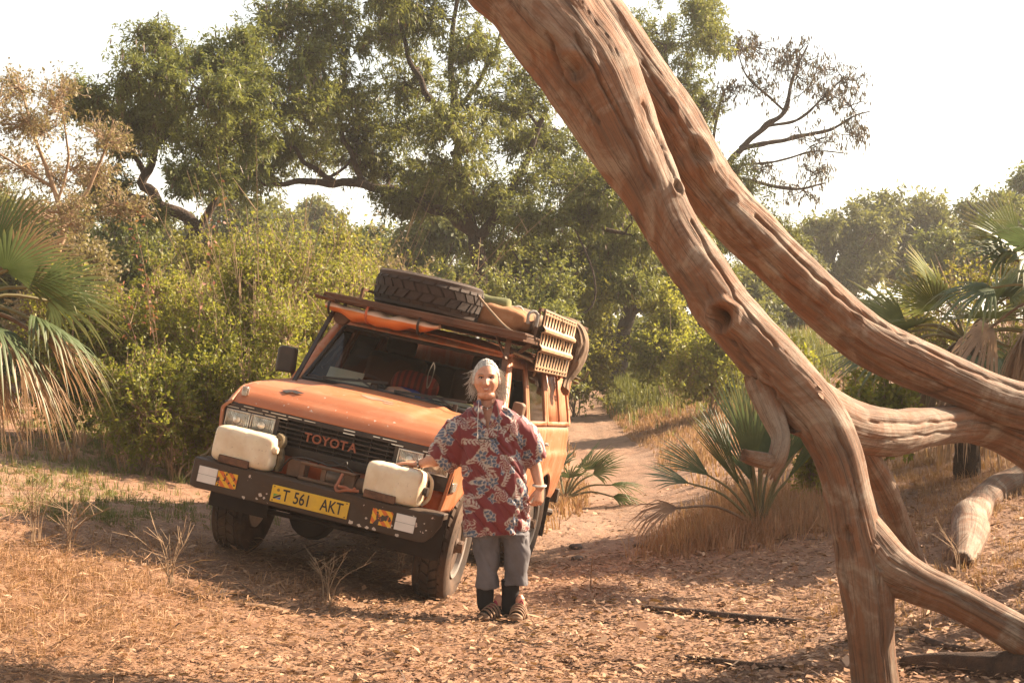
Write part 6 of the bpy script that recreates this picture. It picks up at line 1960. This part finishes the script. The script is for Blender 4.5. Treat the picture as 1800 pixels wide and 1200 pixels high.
# --- bushes along the left bank and on the right
def bush(px, d, top, wpx, seed, label, leaf=None, twg=30, per=16, LW=(.050, .030), group='green bushes on the left bank', bark=None, bare=0, ncl=9, basepx=None):
    r_ = np.random.default_rng(seed)
    b = gbase(px, d)
    H_ = max(.5, at(px, top, d)[2] - b[2])
    W_ = wpx / F * d
    L = []
    for q in range(9):
        a = r_.uniform(0, 6.28); sp = r_.uniform(.2, .8)
        e = b + np.array([math.cos(a) * W_ * .5 * sp, math.sin(a) * W_ * .5 * sp, H_ * r_.uniform(.55, .85)])
        m_ = (b + e) / 2 + np.array([math.cos(a) * W_ * .1, math.sin(a) * W_ * .1, H_ * .08])
        L.append([np.r_[b + r_.normal(0, .08, 3) * (1, 1, 0) - (0, 0, .05), .012], np.r_[m_, .008], np.r_[e, .003]])
    C = []
    for q in range(ncl):
        p = rand_ell(r_, 1, .5)[0]
        c = b + np.array([p[0] * W_ * .42, p[1] * W_ * .42, H_ * (.50 + .38 * p[2])])
        C.append((c, np.array([.22 * W_, .22 * W_, .20 * H_]) * r_.uniform(.8, 1.25), 1.0))
    return build_plant('bush', label, 'bush', group, b, L, C, seed + 200, 0, leaf or L_BUSH, bark or M_TWIGP, bark or M_TWIGP, twigs=twg, per=per, LW=LW, droop=.2, twig_r=.007, spread=1.5, flat=.3, upward=.55)
BL_ = [(215, 17.0, 470, 170, 'dense green bush beside the drooping fan palm'), (320, 17.5, 430, 200, 'tall green bush with red sprigs above it'), (430, 16.5, 400, 190, 'tall yellow green bush beside the car mirror'),
       (535, 17.5, 370, 200, 'tallest green bush behind the left end of the rack'), (640, 19.0, 405, 190, 'green bush behind the windscreen and spare tyre'), (260, 15.2, 575, 190, 'low dark green bush with arching twigs on the bank'),
       (375, 15.8, 560, 180, 'low green bush just left of the car mirror'), (120, 17.0, 430, 180, 'olive bush behind the fan palm fronds'), (730, 21.0, 450, 150, 'small green bush with yellow leaves behind the spare tyre'), (480, 15.5, 530, 170, 'sparse green bush behind the car mirror')]
for i, (px, d, top, w, lab) in enumerate(BL_):
    bush(px, d, top, w, 60 + i, lab, twg=34, per=14, LW=(.044, .027), ncl=12)
for i, (px, d, top, w, lm, lab) in enumerate(((20, 25, 400, 230, L_ACA2, 'dull green thicket shrub behind the dry tree'), (130, 23, 410, 200, L_DRY, 'brown leaved thicket shrub between palm and acacia trunk'), (230, 25, 400, 220, L_ACA2, 'olive thicket shrub at the foot of the crooked acacia'),
        (350, 24, 385, 220, L_VINE, 'yellow olive thicket shrub behind the red sprigs'), (470, 26, 375, 230, L_ACA2, 'olive thicket shrub under the tip of the long limb'), (590, 25, 400, 220, L_VINE, 'yellow olive thicket shrub under the long limb'), (700, 27, 415, 220, L_DRY, 'brown thicket shrub behind the spare tyre'),
        (780, 29, 440, 200, L_ACA, 'green thicket shrub left of the big acacia trunk'), (930, 28, 450, 220, L_ACA, 'green thicket shrub right of the big acacia trunk'), (1010, 31, 470, 200, L_VINE, 'yellow green thicket shrub above the tent bag'))):
    bush(px, d, top, w, 160 + i, lab, lm, twg=40, per=18, LW=(.085, .04), group='thicket shrubs under the acacias', bark=M_TWIG, ncl=12)
bush(1175, 31.0, 500, 170, 81, 'light green bush beside the track in front of the twin stemmed acacia', L_BUSH, group='bushes on the right bank', LW=(.08, .05))
bush(1250, 27.0, 520, 150, 82, 'light green bush half hidden by the dead trunk', L_BUSH, group='bushes on the right bank', LW=(.07, .045))
bush(1430, 15.0, 590, 130, 83, 'shaded green bush between the two dead trunks', L_BUSH, group='bushes on the right bank')
bush(1530, 13.5, 610, 150, 84, 'low leafy shrub under the forked trunk', L_BUSH, group='bushes on the right bank', LW=(.05, .035))
bush(1640, 18.0, 450, 200, 85, 'straw tipped bush behind the large fan palm', L_VINE, group='bushes on the right bank', per=9)
bush(1780, 17.0, 420, 170, 86, 'yellowing bush with bare stems beside the upright palm leaf', L_VINE, group='bushes on the right bank', per=8)
bush(1060, 40.0, 560, 150, 87, 'hazy green bush at the foot of the twin stemmed acacia', L_FAR, group='bushes on the right bank', LW=(.10, .06))
for i, (px, d, top, w, lab) in enumerate(((960, 52, 560, 150, 'hazy low shrub beyond the tail of the car'), (1040, 50, 575, 150, 'hazy low shrub where the track bends'), (1130, 48, 570, 150, 'hazy low shrub behind the twin stemmed acacia'), (1220, 46, 560, 150, 'hazy low shrub behind the light green bushes'), (1310, 45, 555, 150, 'hazy low shrub under the low hazy tree'), (1400, 47, 550, 150, 'hazy low shrub between the dead trunks'), (1490, 50, 545, 160, 'hazy low shrub above the forked trunk'))):
    bush(px, d, top, w, 260 + i, lab, L_FAR, twg=26, per=14, LW=(.17, .09), group='hazy shrubs beyond the track', bark=M_TWIG, ncl=9)
# bare tall stems and red sprigs standing out of the bushes
def stems(name, label, px, d, n, top, spread_, seed, mat, leafm=None):
    r_ = np.random.default_rng(seed)
    b = gbase(px, d)
    H_ = at(px, top, d)[2] - b[2]
    root = empty(name, b, label, 'shrub')
    for q in range(n):
        a = r_.normal(0, spread_)
        h = H_ * r_.uniform(.7, 1.05)
        p = [np.array([r_.normal(0, .1), r_.normal(0, .1), 0]), np.array([a * .4, r_.normal(0, .1), h * .5]), np.array([a, r_.normal(0, .2), h])]
        mb = MB().tube(smoothpath(p, 10), np.linspace(.0055, .002, 10), 5)
        for s in range(3):
            t = smoothpath(p, 10)[5 + s]
            mb.tube([t, t + np.array([r_.normal(0, .12), r_.normal(0, .1), r_.uniform(.15, .4)])], [.004, .002], 4)
        st = mb.build('stem', mat, root)
        if leafm is not None:
            P = smoothpath(p, 60)[26:]
            P = P + r_.normal(0, .04, P.shape)
            Lv, Lq, Lt = leaf_quads(P, r_.normal(0, 1, P.shape), r_.normal(0, 1, P.shape), np.full(len(P), .06), np.full(len(P), .03), r_.random(len(P)))
            tag(link('sprig', mesh_np('sprig', Lv, Lq, tint=Lt), leafm, st), kind='stuff')
stems('dry_shrub', 'bare tan stems rising above the tallest bushes', 455, 16.3, 15, 262, .8, 3, M_TWIGP)
stems('dry_shrub', 'thin upright straw stems in front of the long acacia limb', 600, 18.0, 13, 325, 1.3, 4, M_TWIGP)
stems('red_shrub', 'reddish leaved stems standing above the bushes', 300, 15.5, 4, 350, .5, 5, M_TWIGP, L_RED)
stems('dry_shrub', 'bare tan stems above the yellowing bush on the right bank', 1750, 16.5, 9, 345, .4, 6, M_TWIGP)

# --- fan palms
def m_frond(name, lo, hi, tip, tr=.3):
    k = NT(name)
    t = k.attr('tint')
    c = k.ramp(t, [(0, lo), (.65, hi), (1.0, tip)])
    c = k.mix(k.ramp(k.noise(k.coord(), 9, 4), [(.4, 0), (.7, .5)]), c, tuple(min(1, a * 1.5) for a in hi))
    d = k.bsdf(c, .5)
    t_ = k.n('BsdfTranslucent'); k.set(t_.inputs[0], c)
    ms = k.n('MixShader'); ms.inputs[0].default_value = tr
    k.t.links.new(d, ms.inputs[1]); k.t.links.new(t_.outputs[0], ms.inputs[2])
    return k.done(ms.outputs[0])
M_FR = m_frond('palm_green', (.045, .070, .020), (.085, .115, .045), (.20, .16, .06))
M_FRY = m_frond('palm_yellow_green', (.075, .095, .020), (.15, .165, .045), (.30, .22, .08), .4)
M_FRD = m_frond('palm_dead', (.17, .10, .055), (.29, .185, .105), (.33, .22, .13), .25)
M_PET = m_plain('palm_stalk', (.16, .13, .05), .6, vary=.3)
M_STEMP = m_plain('palm_stem', (.07, .045, .03), .95, vary=.5, scale=10, bump=.9, bdist=.03)
def frond(root, a, out, length, fan, nseg, span, mat, rs, droop=.25, up=None, name='frond', lift=.3):
    """a: foot of the stalk, out: direction it grows, length: stalk, fan: leaf length"""
    a = np.asarray(a, float); out = unit(out)
    tip = a + out * length
    mid = (a + tip) / 2 + np.array([0, 0, lift * length * .25])
    tip[2] -= .08 * length
    d = unit(tip - mid)
    side = np.cross(d, [0, 0, 1.0])
    side = unit(side) if np.linalg.norm(side) > .05 else np.array([1.0, 0, 0])
    ro = rs.uniform(-.5, .5) if up is None else up
    nrm = np.cross(side, d)
    side, nrm = side * math.cos(ro) + nrm * math.sin(ro), nrm * math.cos(ro) - side * math.sin(ro)
    V, Q, Tn = [], [], []
    n0 = 0
    for i in range(nseg):
        th = (-.5 + (i + .5) / nseg) * span
        L = fan * (1 - .25 * (abs(th) / (span / 2)) ** 2) * rs.uniform(.82, 1.06)
        dd = d * math.cos(th) + side * math.sin(th)
        w = fan * span / nseg * .21
        cr = unit(np.cross(dd, nrm))
        br = rs.uniform(.55, .75)
        bend = droop * rs.uniform(.5, 1.6) * (1 + .5 * abs(th))
        for j, (t, ww) in enumerate(((.03, .10), (.35, .75), (br, .95), (.86, .5), (1.0, .05))):
            p = tip + dd * L * t
            p = p + nrm * L * .05 * math.cos(th) * t
            q = max(0, t - .35)
            p[2] -= bend * L * q * q * 2.0
            p = p + nrm * .10 * L * (abs(th) / span) * t
            V += [p - cr * w * ww - nrm * .30 * w * ww, p + nrm * .10 * w * ww, p + cr * w * ww - nrm * .30 * w * ww]
            Tn += [min(1, t * .9 + rs.uniform(0, .12))] * 3
            if j:
                b = n0 + j * 3
                Q += [(b - 3, b - 2, b + 1, b), (b - 2, b - 1, b + 2, b + 1)]
        n0 += 15
    fo = link(name, mesh_np(name, np.array(V) - np.array(root.location), np.array(Q), tint=np.array(Tn)), mat, root)
    st = MB().tube(smoothpath([a, mid, tip, tip + d * fan * .04], 9) - np.array(root.location), np.linspace(.014, .008, 9) * (1 + fan * .3), 6)
    st.build('stalk', M_PET if mat is not M_FRD else M_FRD, fo)
    return fo
def palm(label, base, h, spec, seed, stem_r=.12, group='fan palms'):
    rs = np.random.default_rng(seed)
    root = empty('fan_palm', base, label, 'palm', group)
    bpy.context.view_layer.update()
    top = np.array(base) + (0, 0, h)
    if h > .35:
        rg = []
        for t in np.linspace(-.1, 1, 26):
            a = np.linspace(0, 2 * math.pi, 18, endpoint=False)
            r = stem_r * (1.15 - .2 * t) * (1 + .22 * (fbm(np.stack([np.cos(a) * 2, np.sin(a) * 2, np.full(18, t * 12)], 1), 2) - .5) + .07 * (np.sin(t * 60) > 0))
            rg.append(np.stack([r * np.cos(a), r * np.sin(a), np.full(18, t * h)], 1))
        MB().loft(rg).build('stem', M_STEMP, root)
    for (ang, el, L, fan, n, span, kind, droop, upr) in spec:
        o = np.array([math.cos(ang) * math.cos(el), math.sin(ang) * math.cos(el), math.sin(el)])
        frond(root, top + o * np.array([.05, .05, .02]), o, L, fan, n, span, {'g': M_FR, 'y': M_FRY, 'd': M_FRD}[kind], rs, droop, upr, 'frond' if kind != 'd' else 'dead_frond')
    return root
rp_ = np.random.default_rng(77)
def auto_spec(n, el0, el1, L, fan, kind='g', span=3.4, nseg=22, droop=.25, amin=0, amax=6.283):
    return [(rp_.uniform(amin, amax), rp_.uniform(el0, el1), L * rp_.uniform(.75, 1.2), fan * rp_.uniform(.8, 1.15), nseg, span * rp_.uniform(.8, 1.1), kind, droop, None) for _ in range(n)]
b = gbase(-85, 8.6)
sp1 = [(.15, 1.05, 0.37, 0.50, 30, 2.2, 'g', .05, 1.1), (.05, .35, 0.45, 0.50, 28, 1.8, 'g', .08, .9), (-.4, .6, 0.41, 0.48, 30, 3.0, 'g', .1, .6), (-.2, -.05, 0.45, 0.50, 30, 2.6, 'g', .5, .3), (.5, .2, 0.49, 0.48, 28, 2.8, 'g', .3, .4),
       (-.5, -.35, 0.41, 0.42, 28, 2.6, 'd', 0.42, .4), (-.15, -.50, 0.45, 0.43, 28, 2.4, 'd', 0.48, .7), (.2, -.65, 0.41, 0.40, 26, 2.4, 'd', 0.54, .5), (-.9, -.7, 0.33, 0.38, 26, 2.6, 'd', 0.54, .6), (-.1, -.95, 0.37, 0.38, 24, 2.2, 'd', 0.48, .8), (.1, .75, 0.41, 0.38, 28, 2.2, 'd', 0.12, 1.0), (-.7, -.15, 0.37, 0.48, 28, 2.8, 'g', .6, .3), (-.05, -.25, 0.51, 0.42, 28, 2.4, 'd', 0.36, .6)] + auto_spec(5, -.2, 1.2, .42, .48, 'g', 3, 26, .25, 1.2, 5.0)
palm('drooping fan palm with many dead fronds left of the bushes', b, at(0, 545, 8.6)[2] - b[2], sp1, 1, .13)
b = gbase(1700, 14.0)
sp2 = auto_spec(12, .15, 1.25, .5, .66, 'y', 3.2, 30, .10, 2.4, 7.0) + auto_spec(7, -.3, .3, .5, .62, 'g', 3.0, 28, .4) + auto_spec(14, -1.25, -.5, .26, .55, 'd', 2.8, 20, .7, 2.6, 6.8) + [(-1.57, .5, .45, .62, 28, 3.6, 'y', .08, 0.0), (3.3, .30, .55, .85, 26, 3.0, 'y', .15, .9), (3.5, .02, .6, .85, 24, 2.6, 'g', .2, .2)]
palm('large yellow green fan palm on the right bank beyond the forked trunk', b, at(0, 598, 14.0)[2] - b[2], sp2, 2, .10)
b = gbase(1860, 12.5)
sp3 = [(3.0, 1.0, .5, .62, 20, 1.5, 'y', .05, 1.2), (3.2, .2, .5, .6, 22, 2.6, 'g', .4, .4), (2.9, -.4, .5, .62, 20, 2.6, 'd', .8, .6)] + auto_spec(7, -.1, 1.2, .45, .6, 'g') + auto_spec(10, -1.25, -.5, .26, .52, 'd', 2.8, 20, .7, 2.6, 6.8)
palm('fan palm with one upright half closed leaf at the edge of the right bank', b, at(0, 520, 12.5)[2] - b[2], sp3, 3, .09)
b = gbase(1335, 13.2)
sp4 = [(3.25, .62, .70, .48, 16, 1.3, 'g', .10, .5), (3.3, .30, .7, .48, 14, 1.2, 'd', .5, .8), (3.0, .85, .6, .55, 14, 1.0, 'g', .08, .9)]
for q in range(17):
    sp4.append((rp_.uniform(0, 6.283), rp_.uniform(1.05, 1.48), rp_.uniform(.35, .75), rp_.uniform(.60, .85), 12, rp_.uniform(.55, 1.0), 'g', .05, rp_.uniform(-.9, .9)))
palm('young stemless fan palm under the broken stub of the dead tree', b, .1, sp4, 4)
b = gbase(992, 17.5)
sp5 = [(.15, .75, .40, .50, 20, 2.4, 'g', .15, .6), (.0, .35, .50, .48, 20, 2.0, 'g', .25, .3), (-.4, .95, .40, .50, 20, 2.6, 'g', .1, .2), (.7, 1.0, .40, .48, 20, 2.4, 'g', .1, .5), (-.1, .1, .5, .45, 18, 2.0, 'g', .4, .6), (1.8, .9, .4, .45, 18, 2.4, 'g', .1, None), (-1.4, .8, .35, .42, 18, 2.4, 'g', .2, None), (3.0, .8, .35, .42, 18, 2.4, 'g', .2, None)]
palm('small dark green fan palm growing close behind the rear bumper', b, .12, sp5, 5)


# --- the wood goes on round the viewer: unseen trees added outside the picture to close off the low sky
for i, (src, x, y, rot, sc_) in enumerate(((treeA, -11, -4, 1.0, 1.15), (treeD, -4.5, -9, 2.5, 1.5), (treeA, 4, -11, 4.0, 1.2), (treeD, 10, -8, .4, 1.6), (treeC, -3, -16, 3.3, 1.3), (treeC, 16, -10, 1.2, 1.2), (treeA, -17, 3, 5.0, 1.1), (treeD, -12.5, 10, 3.6, 1.5), (treeC, -12, 16.5, .8, 1.1), (treeC, 14.5, 20, 2.2, .95))):
    o = copy_tree(src)
    o.name = 'unseen_tree'
    o.location = gpt(x, y)
    o.rotation_euler = (0, 0, rot)
    o.scale = (sc_, sc_, sc_)
    tag(o, 'unseen acacia of the wood around the stream bed, added to block light', 'tree', 'unseen acacias added in the surrounding wood')
# ------------------------------------------------------------------ what covers the ground
M_LITTER = m_leaf('leaf_litter', [(0, (.075, .038, .022)), (.3, (.22, .105, .054)), (.6, (.38, .205, .110)), (.85, (.49, .30, .18)), (1, (.60, .44, .31))], .12, .75, 3)
M_STRAW = m_leaf('straw', [(0, (.21, .10, .048)), (.5, (.42, .225, .115)), (1, (.58, .365, .215))], .25, .7, 3)
M_GRASS = m_leaf('green_grass', [(0, (.07, .085, .018)), (.5, (.15, .165, .04)), (1, (.28, .25, .09))], .35, .6, 2)
M_TWIGD = m_leaf('dark_twig', [(0, (.04, .022, .014)), (1, (.15, .085, .05))], .0, .9, 3)
rg = np.random.default_rng(31)
def scatter(n, d0, d1, px0, px1, mask=None, power=1.0):
    """points on the ground in the picture's wedge (a little wider than it)"""
    u = rg.random(n)
    d = d0 * (d1 / d0) ** (u ** power)
    px = rg.uniform(px0, px1, n)
    x = (px - 900) / F * d
    if mask is not None:
        k_ = rg.random(n) < mask(x, d)
        x, d = x[k_], d[k_]
    return x, d, ground_h(x, d)
def litter_obj(name, label, n, d0, d1, size, mat, mask=None, aspect=.45, curl=.25, px=(-250, 2050), lift=.004, pile=.02):
    x, y, z = scatter(n, d0, d1, px[0], px[1], mask)
    n = len(x)
    P = np.stack([x, y, z + lift + rg.random(n) * pile], 1)
    a = rg.uniform(0, 6.283, n)
    D = np.stack([np.cos(a), np.sin(a), rg.normal(0, .22, n)], 1)
    N = unit(np.stack([rg.normal(0, .35, n), rg.normal(0, .35, n), np.ones(n)], 1))
    L = size * rg.lognormal(0, .36, n)
    D = unit(D); S = unit(np.cross(D, N)); W = L * aspect * rg.uniform(.6, 1.3, n)
    c = (curl * rg.normal(.4, .8, n) * L)[:, None] * N
    m0 = P + D * (L * .5)[:, None]
    V = np.stack([P + c * .3, m0 + S * W[:, None] * .5 + c * .5, P + D * L[:, None] + c * .3, m0 - S * W[:, None] * .5 + c * .5], 1).reshape(-1, 3)
    t = np.repeat(np.clip(rg.normal(.48, .31, n), 0, 1), 4)
    V[:, 2] = np.maximum(V[:, 2], np.repeat(z, 4) + .002)
    o = link(name, mesh_np(name, V, np.arange(4 * n).reshape(-1, 4), tint=t), mat)
    return tag(o, label, 'leaf litter', kind='stuff')
bed = lambda x, y: np.clip(.25 + .75 * sstep(-2.8, -.5, x) * sstep(4.5, 1.5, x), 0, 1) * np.where(y > 13.5, .35, 1)
litter_obj('leaf_litter', 'brown and tan dead leaves carpeting the stream bed', 95000, 5.0, 19.0, .041, M_LITTER, bed, pile=.032)
litter_obj('leaf_crumbs', 'broken bits of dead leaf between the larger leaves', 80000, 5.0, 15.0, .019, M_LITTER, bed)
litter_obj('large_dead_leaves', 'large curled dead leaves lying on the litter', 700, 5.5, 12.0, .075, M_LITTER, lambda x, y: bed(x, y), .5, .4)
litter_obj('straw_litter', 'loose dry straw strewn over the soil', 100000, 5.0, 18.0, .075, M_STRAW, lambda x, y: .35 + .65 * sstep(.3, -1.2, x), .03, .15)
TRAIL = np.array([on_ground(a, b)[:2] for a, b in ((1040, 960), (1110, 905), (1105, 850), (1075, 800), (1040, 760), (1020, 725), (1030, 700), (1045, 685))])
TRAIL = smoothpath(np.c_[TRAIL, np.zeros(len(TRAIL))], 80)[:, :2]
def trail_dist(x, y):
    return np.sqrt(((np.stack([x, y], 1)[:, None] - TRAIL[None]) ** 2).sum(-1)).min(1)
litter_obj('tangled_straw', 'tangled dry stems heaped on the sunlit left bank', 24000, 6.0, 11.5, .11, M_STRAW, lambda x, y: sstep(-.9, -1.9, x), .025, .35, (-300, 800), .004, .07)
litter_obj('fallen_twigs', 'dark broken twigs scattered over the litter', 2600, 5.5, 13, .16, M_TWIGD, bed, .035, .1, lift=.012)
def grass(name, label, x, y, h, mat, per=9, lean=.5, w=.0022, seed_heads=False):
    """blades in tufts at x,y; h is the blade length for each tuft"""
    keep = trail_dist(x, y) > .55
    x, y, h = x[keep], y[keep], h[keep]
    n = len(x)
    X = np.repeat(x, per) + rg.normal(0, .035, n * per) * np.repeat(h / .2, per) ** .5
    Y = np.repeat(y, per) + rg.normal(0, .035, n * per) * np.repeat(h / .2, per) ** .5
    H_ = np.repeat(h, per) * rg.uniform(.45, 1.2, n * per)
    Z = ground_h(X, Y) - .005
    a = rg.uniform(0, 6.283, n * per)
    ln = np.abs(rg.normal(0, lean, n * per))
    d = np.stack([np.cos(a), np.sin(a), np.zeros(n * per)], 1)
    sd = np.stack([-np.sin(a + .8), np.cos(a + .8), np.zeros(n * per)], 1) * (w * (1 + np.repeat(h, per)) * rg.uniform(.6, 1.3, n * per))[:, None]
    P0 = np.stack([X, Y, Z], 1)
    up = np.array([0, 0, 1.0])
    P1 = P0 + up * (H_ * .55)[:, None] + d * (H_ * ln * .25)[:, None]
    P2 = P0 + up * (H_ * (1 - .35 * np.minimum(ln, 1.6)))[:, None] + d * (H_ * ln * .75)[:, None]
    V = np.stack([P0 - sd, P0 + sd, P1 + sd * .8, P1 - sd * .8, P2 + sd * .12, P2 - sd * .12], 1).reshape(-1, 3)
    b = np.arange(n * per)[:, None] * 6
    Q = np.concatenate([b + np.array([[0, 1, 2, 3]]), b + np.array([[3, 2, 4, 5]])], 0)
    t = np.repeat(np.clip(np.repeat(rg.normal(.5, .2, n), per) + rg.normal(0, .15, n * per), 0, 1), 6)
    return tag(link(name, mesh_np(name, V, Q, tint=t), mat), label, 'grass', kind='stuff')
def patch(n, centres):
    """points around pixel centres (px, py, spread in m, weight)"""
    X, Y = [], []
    w = np.array([c[3] for c in centres], float); w /= w.sum()
    for c, q in zip(centres, w):
        g0 = on_ground(c[0], c[1])
        k_ = int(n * q)
        X.append(g0[0] + rg.normal(0, c[2], k_)); Y.append(g0[1] + rg.normal(0, c[2] * 1.2, k_))
    return np.concatenate(X), np.concatenate(Y)
x, y = patch(800, [(60, 1000, .35, 2), (150, 1040, .4, 2), (30, 1080, .3, 1.5), (260, 1040, .35, 1), (120, 1130, .4, 1), (-60, 1020, .4, 1), (560, 1050, .22, .5), (300, 960, .25, .5), (40, 960, .4, 1.3)])
grass('dry_grass', 'straw coloured dry grass on the sunlit left bank', x, y, rg.uniform(.03, .11, len(x)), M_STRAW, 14, 1.9)
x, y = patch(1500, [(1290, 925, .30, 3), (1340, 940, .28, 3), (1240, 960, .25, 1.5), (1390, 930, .25, 1.5), (1300, 890, .3, 1.5)])
grass('dry_grass', 'tall golden dry grass around the young fan palm', x, y, rg.uniform(.06, .34, len(x)), M_STRAW, 14, .75)
x, y = patch(2600, [(330, 775, .8, 2), (250, 765, .8, 2), (420, 740, .8, 1.5), (140, 800, .7, 1.2), (60, 850, .6, 1), (130, 900, .3, .7), (300, 900, .4, .4), (360, 850, .4, .5), (470, 720, 1.2, 1.2), (220, 740, 1, 1.5)])
grass('green_grass', 'short green and straw grass along the left bank below the bushes', x, y, rg.uniform(.03, .13, len(x)), M_GRASS, 14, .9, .0026)
x, y = patch(5200, [(1080, 690, 1.6, 2), (1150, 720, 1.6, 2), (1180, 760, 1.1, 1.5), (1200, 680, 2.2, 2), (1100, 745, 1.2, 1), (1230, 800, .6, 1), (1000, 885, .3, .4), (1030, 870, .3, .6)])
grass('track_grass', 'pale dry grass on the hummocks beside the track', x, y, rg.uniform(.05, .18, len(x)), M_STRAW, 11, .8, .004)
x, y = patch(6500, [(1060, 665, 2.2, 2), (1130, 655, 2.6, 2), (1200, 660, 2.6, 2), (1020, 700, 1.2, 1.4), (1250, 670, 2, 1)])
grass('green_cover', 'green weeds and grass along the far side of the track', x, y, rg.uniform(.12, .42, len(x)), M_GRASS, 9, .6, .008)
x, y = patch(2600, [(1650, 830, .8, 2), (1750, 800, .9, 2), (1600, 780, 1, 1.5), (1780, 880, .6, 1.2), (1700, 760, 1, 1.5), (1640, 900, .5, .8), (1580, 860, .6, .8), (1720, 1000, .4, .6), (1640, 1060, .4, .5)])
grass('bank_grass', 'thin straw and green grass on the right bank behind the dead tree', x, y, rg.uniform(.03, .12, len(x)), M_STRAW, 12, .9)
x, y, _ = scatter(5200, 15, 60, -300, 2100, lambda x, y: np.where((x > .3 + .03 * y) & (x < 2.0 + .01 * y) & (y < 30), .05, .8))
grass('far_grass', 'dry grass over the ground under the trees', x, y, rg.uniform(.08, .30, len(x)), M_STRAW, 8, .8, .007)
# bare dry weeds standing in the foreground
def weed(px, py, h, n, seed, label, mat=M_STRAW, green=False):
    r_ = np.random.default_rng(seed)
    b = on_ground(px, py, 4, 30)
    root = empty('dry_weed', b, label, 'weed', 'dry weeds on the bank')
    for q in range(n):
        a = r_.normal(0, .5); c = r_.normal(0, .3)
        p = smoothpath([np.array([r_.normal(0, .02), r_.normal(0, .02), -.02]), np.array([a * .25, c * .25, .5]) * h, np.array([a * .8, c * .7, r_.uniform(.75, 1.1)]) * h], 8)
        mb = MB().tube(p, np.linspace(.004, .0015, 8), 4)
        for s in range(4):
            t = p[3 + s]
            mb.tube([t, t + np.array([r_.normal(0, .22), r_.normal(0, .15), r_.uniform(.1, .35)]) * h], [.0022, .001], 3)
        mb.build('stalk', M_TWIGP, root)
weed(300, 1035, .38, 8, 1, 'branching straw coloured weed on the shaded edge of the left bank')
weed(60, 960, .45, 9, 2, 'seeding dry weed at the top of the sunlit bank')
weed(120, 975, .40, 8, 3, 'dry weed beside the seeding one on the sunlit bank')
weed(575, 1058, .30, 8, 4, 'thin brown weed in front of the shaded front wheel')
weed(1690, 1010, .32, 4, 5, 'lone pale stalks beside the broken log')
weed(700, 1000, .22, 5, 6, 'short dry weed under the bumper beside the front tyre')
sg = on_ground(1038, 1040)
mb = MB(); mb.tube(smoothpath([sg - (0, 0, .02), sg + (.004, 0, .12), sg + (.014, 0, .24)], 8) - sg, np.linspace(.006, .003, 8), 5)
tag(mb.build('grass_stalk', M_STRAW, None, loc=sg), 'single upright straw stalk in the open litter', 'stalk')
rst = np.random.default_rng(44)
M_STONE = m_plain('stone', (.11, .085, .07), .95, vary=.4, scale=12, bump=.7)
for i, (px, py, r, lab) in enumerate(((1015, 984, .045, 'dark stone on the track close to the mud flap'), (1012, 965, .05, 'dark clod on the track behind the rear wheel'), (1168, 957, .03, 'small dark clod beside the golden grass'), (1125, 962, .05, 'flat dark clod in the middle of the track'), (560, 975, .03, 'small stone in the shade under the car'))):
    p = on_ground(px, py)
    rgs = sell((0, 0, 0), (r * 1.3, r, r * .6), (2.3, 2.3, 2.3), 14, 10, lambda q: q * (1 + .35 * (fbm(q * 35 + i * 5, 2) - .5))[:, None])
    tag(MB().loft(rgs).build('stone', M_STONE, None, smooth=50, loc=(p[0], p[1], p[2] + r * .25)), lab, 'stone')
# ------------------------------------------------------------------ hazy morning air
zmax = 17.0
hz = NT('haze_air')
pv = hz.n('VolumePrincipled')
pv.inputs['Color'].default_value = (0.96, 0.95, 0.92, 1)
pv.inputs['Density'].default_value = 0.0008
pv.inputs['Anisotropy'].default_value = 0.3
hz.t.links.new(pv.outputs[0], hz.out.inputs['Volume'])
HB = MB().box((10, 45, (zmax - 3) / 2), (190, 150, zmax + 3))
ho = HB.build('haze', hz.m, None, smooth=0)
tag(ho, 'thin warm haze hanging between the trees', 'haze', kind='stuff')
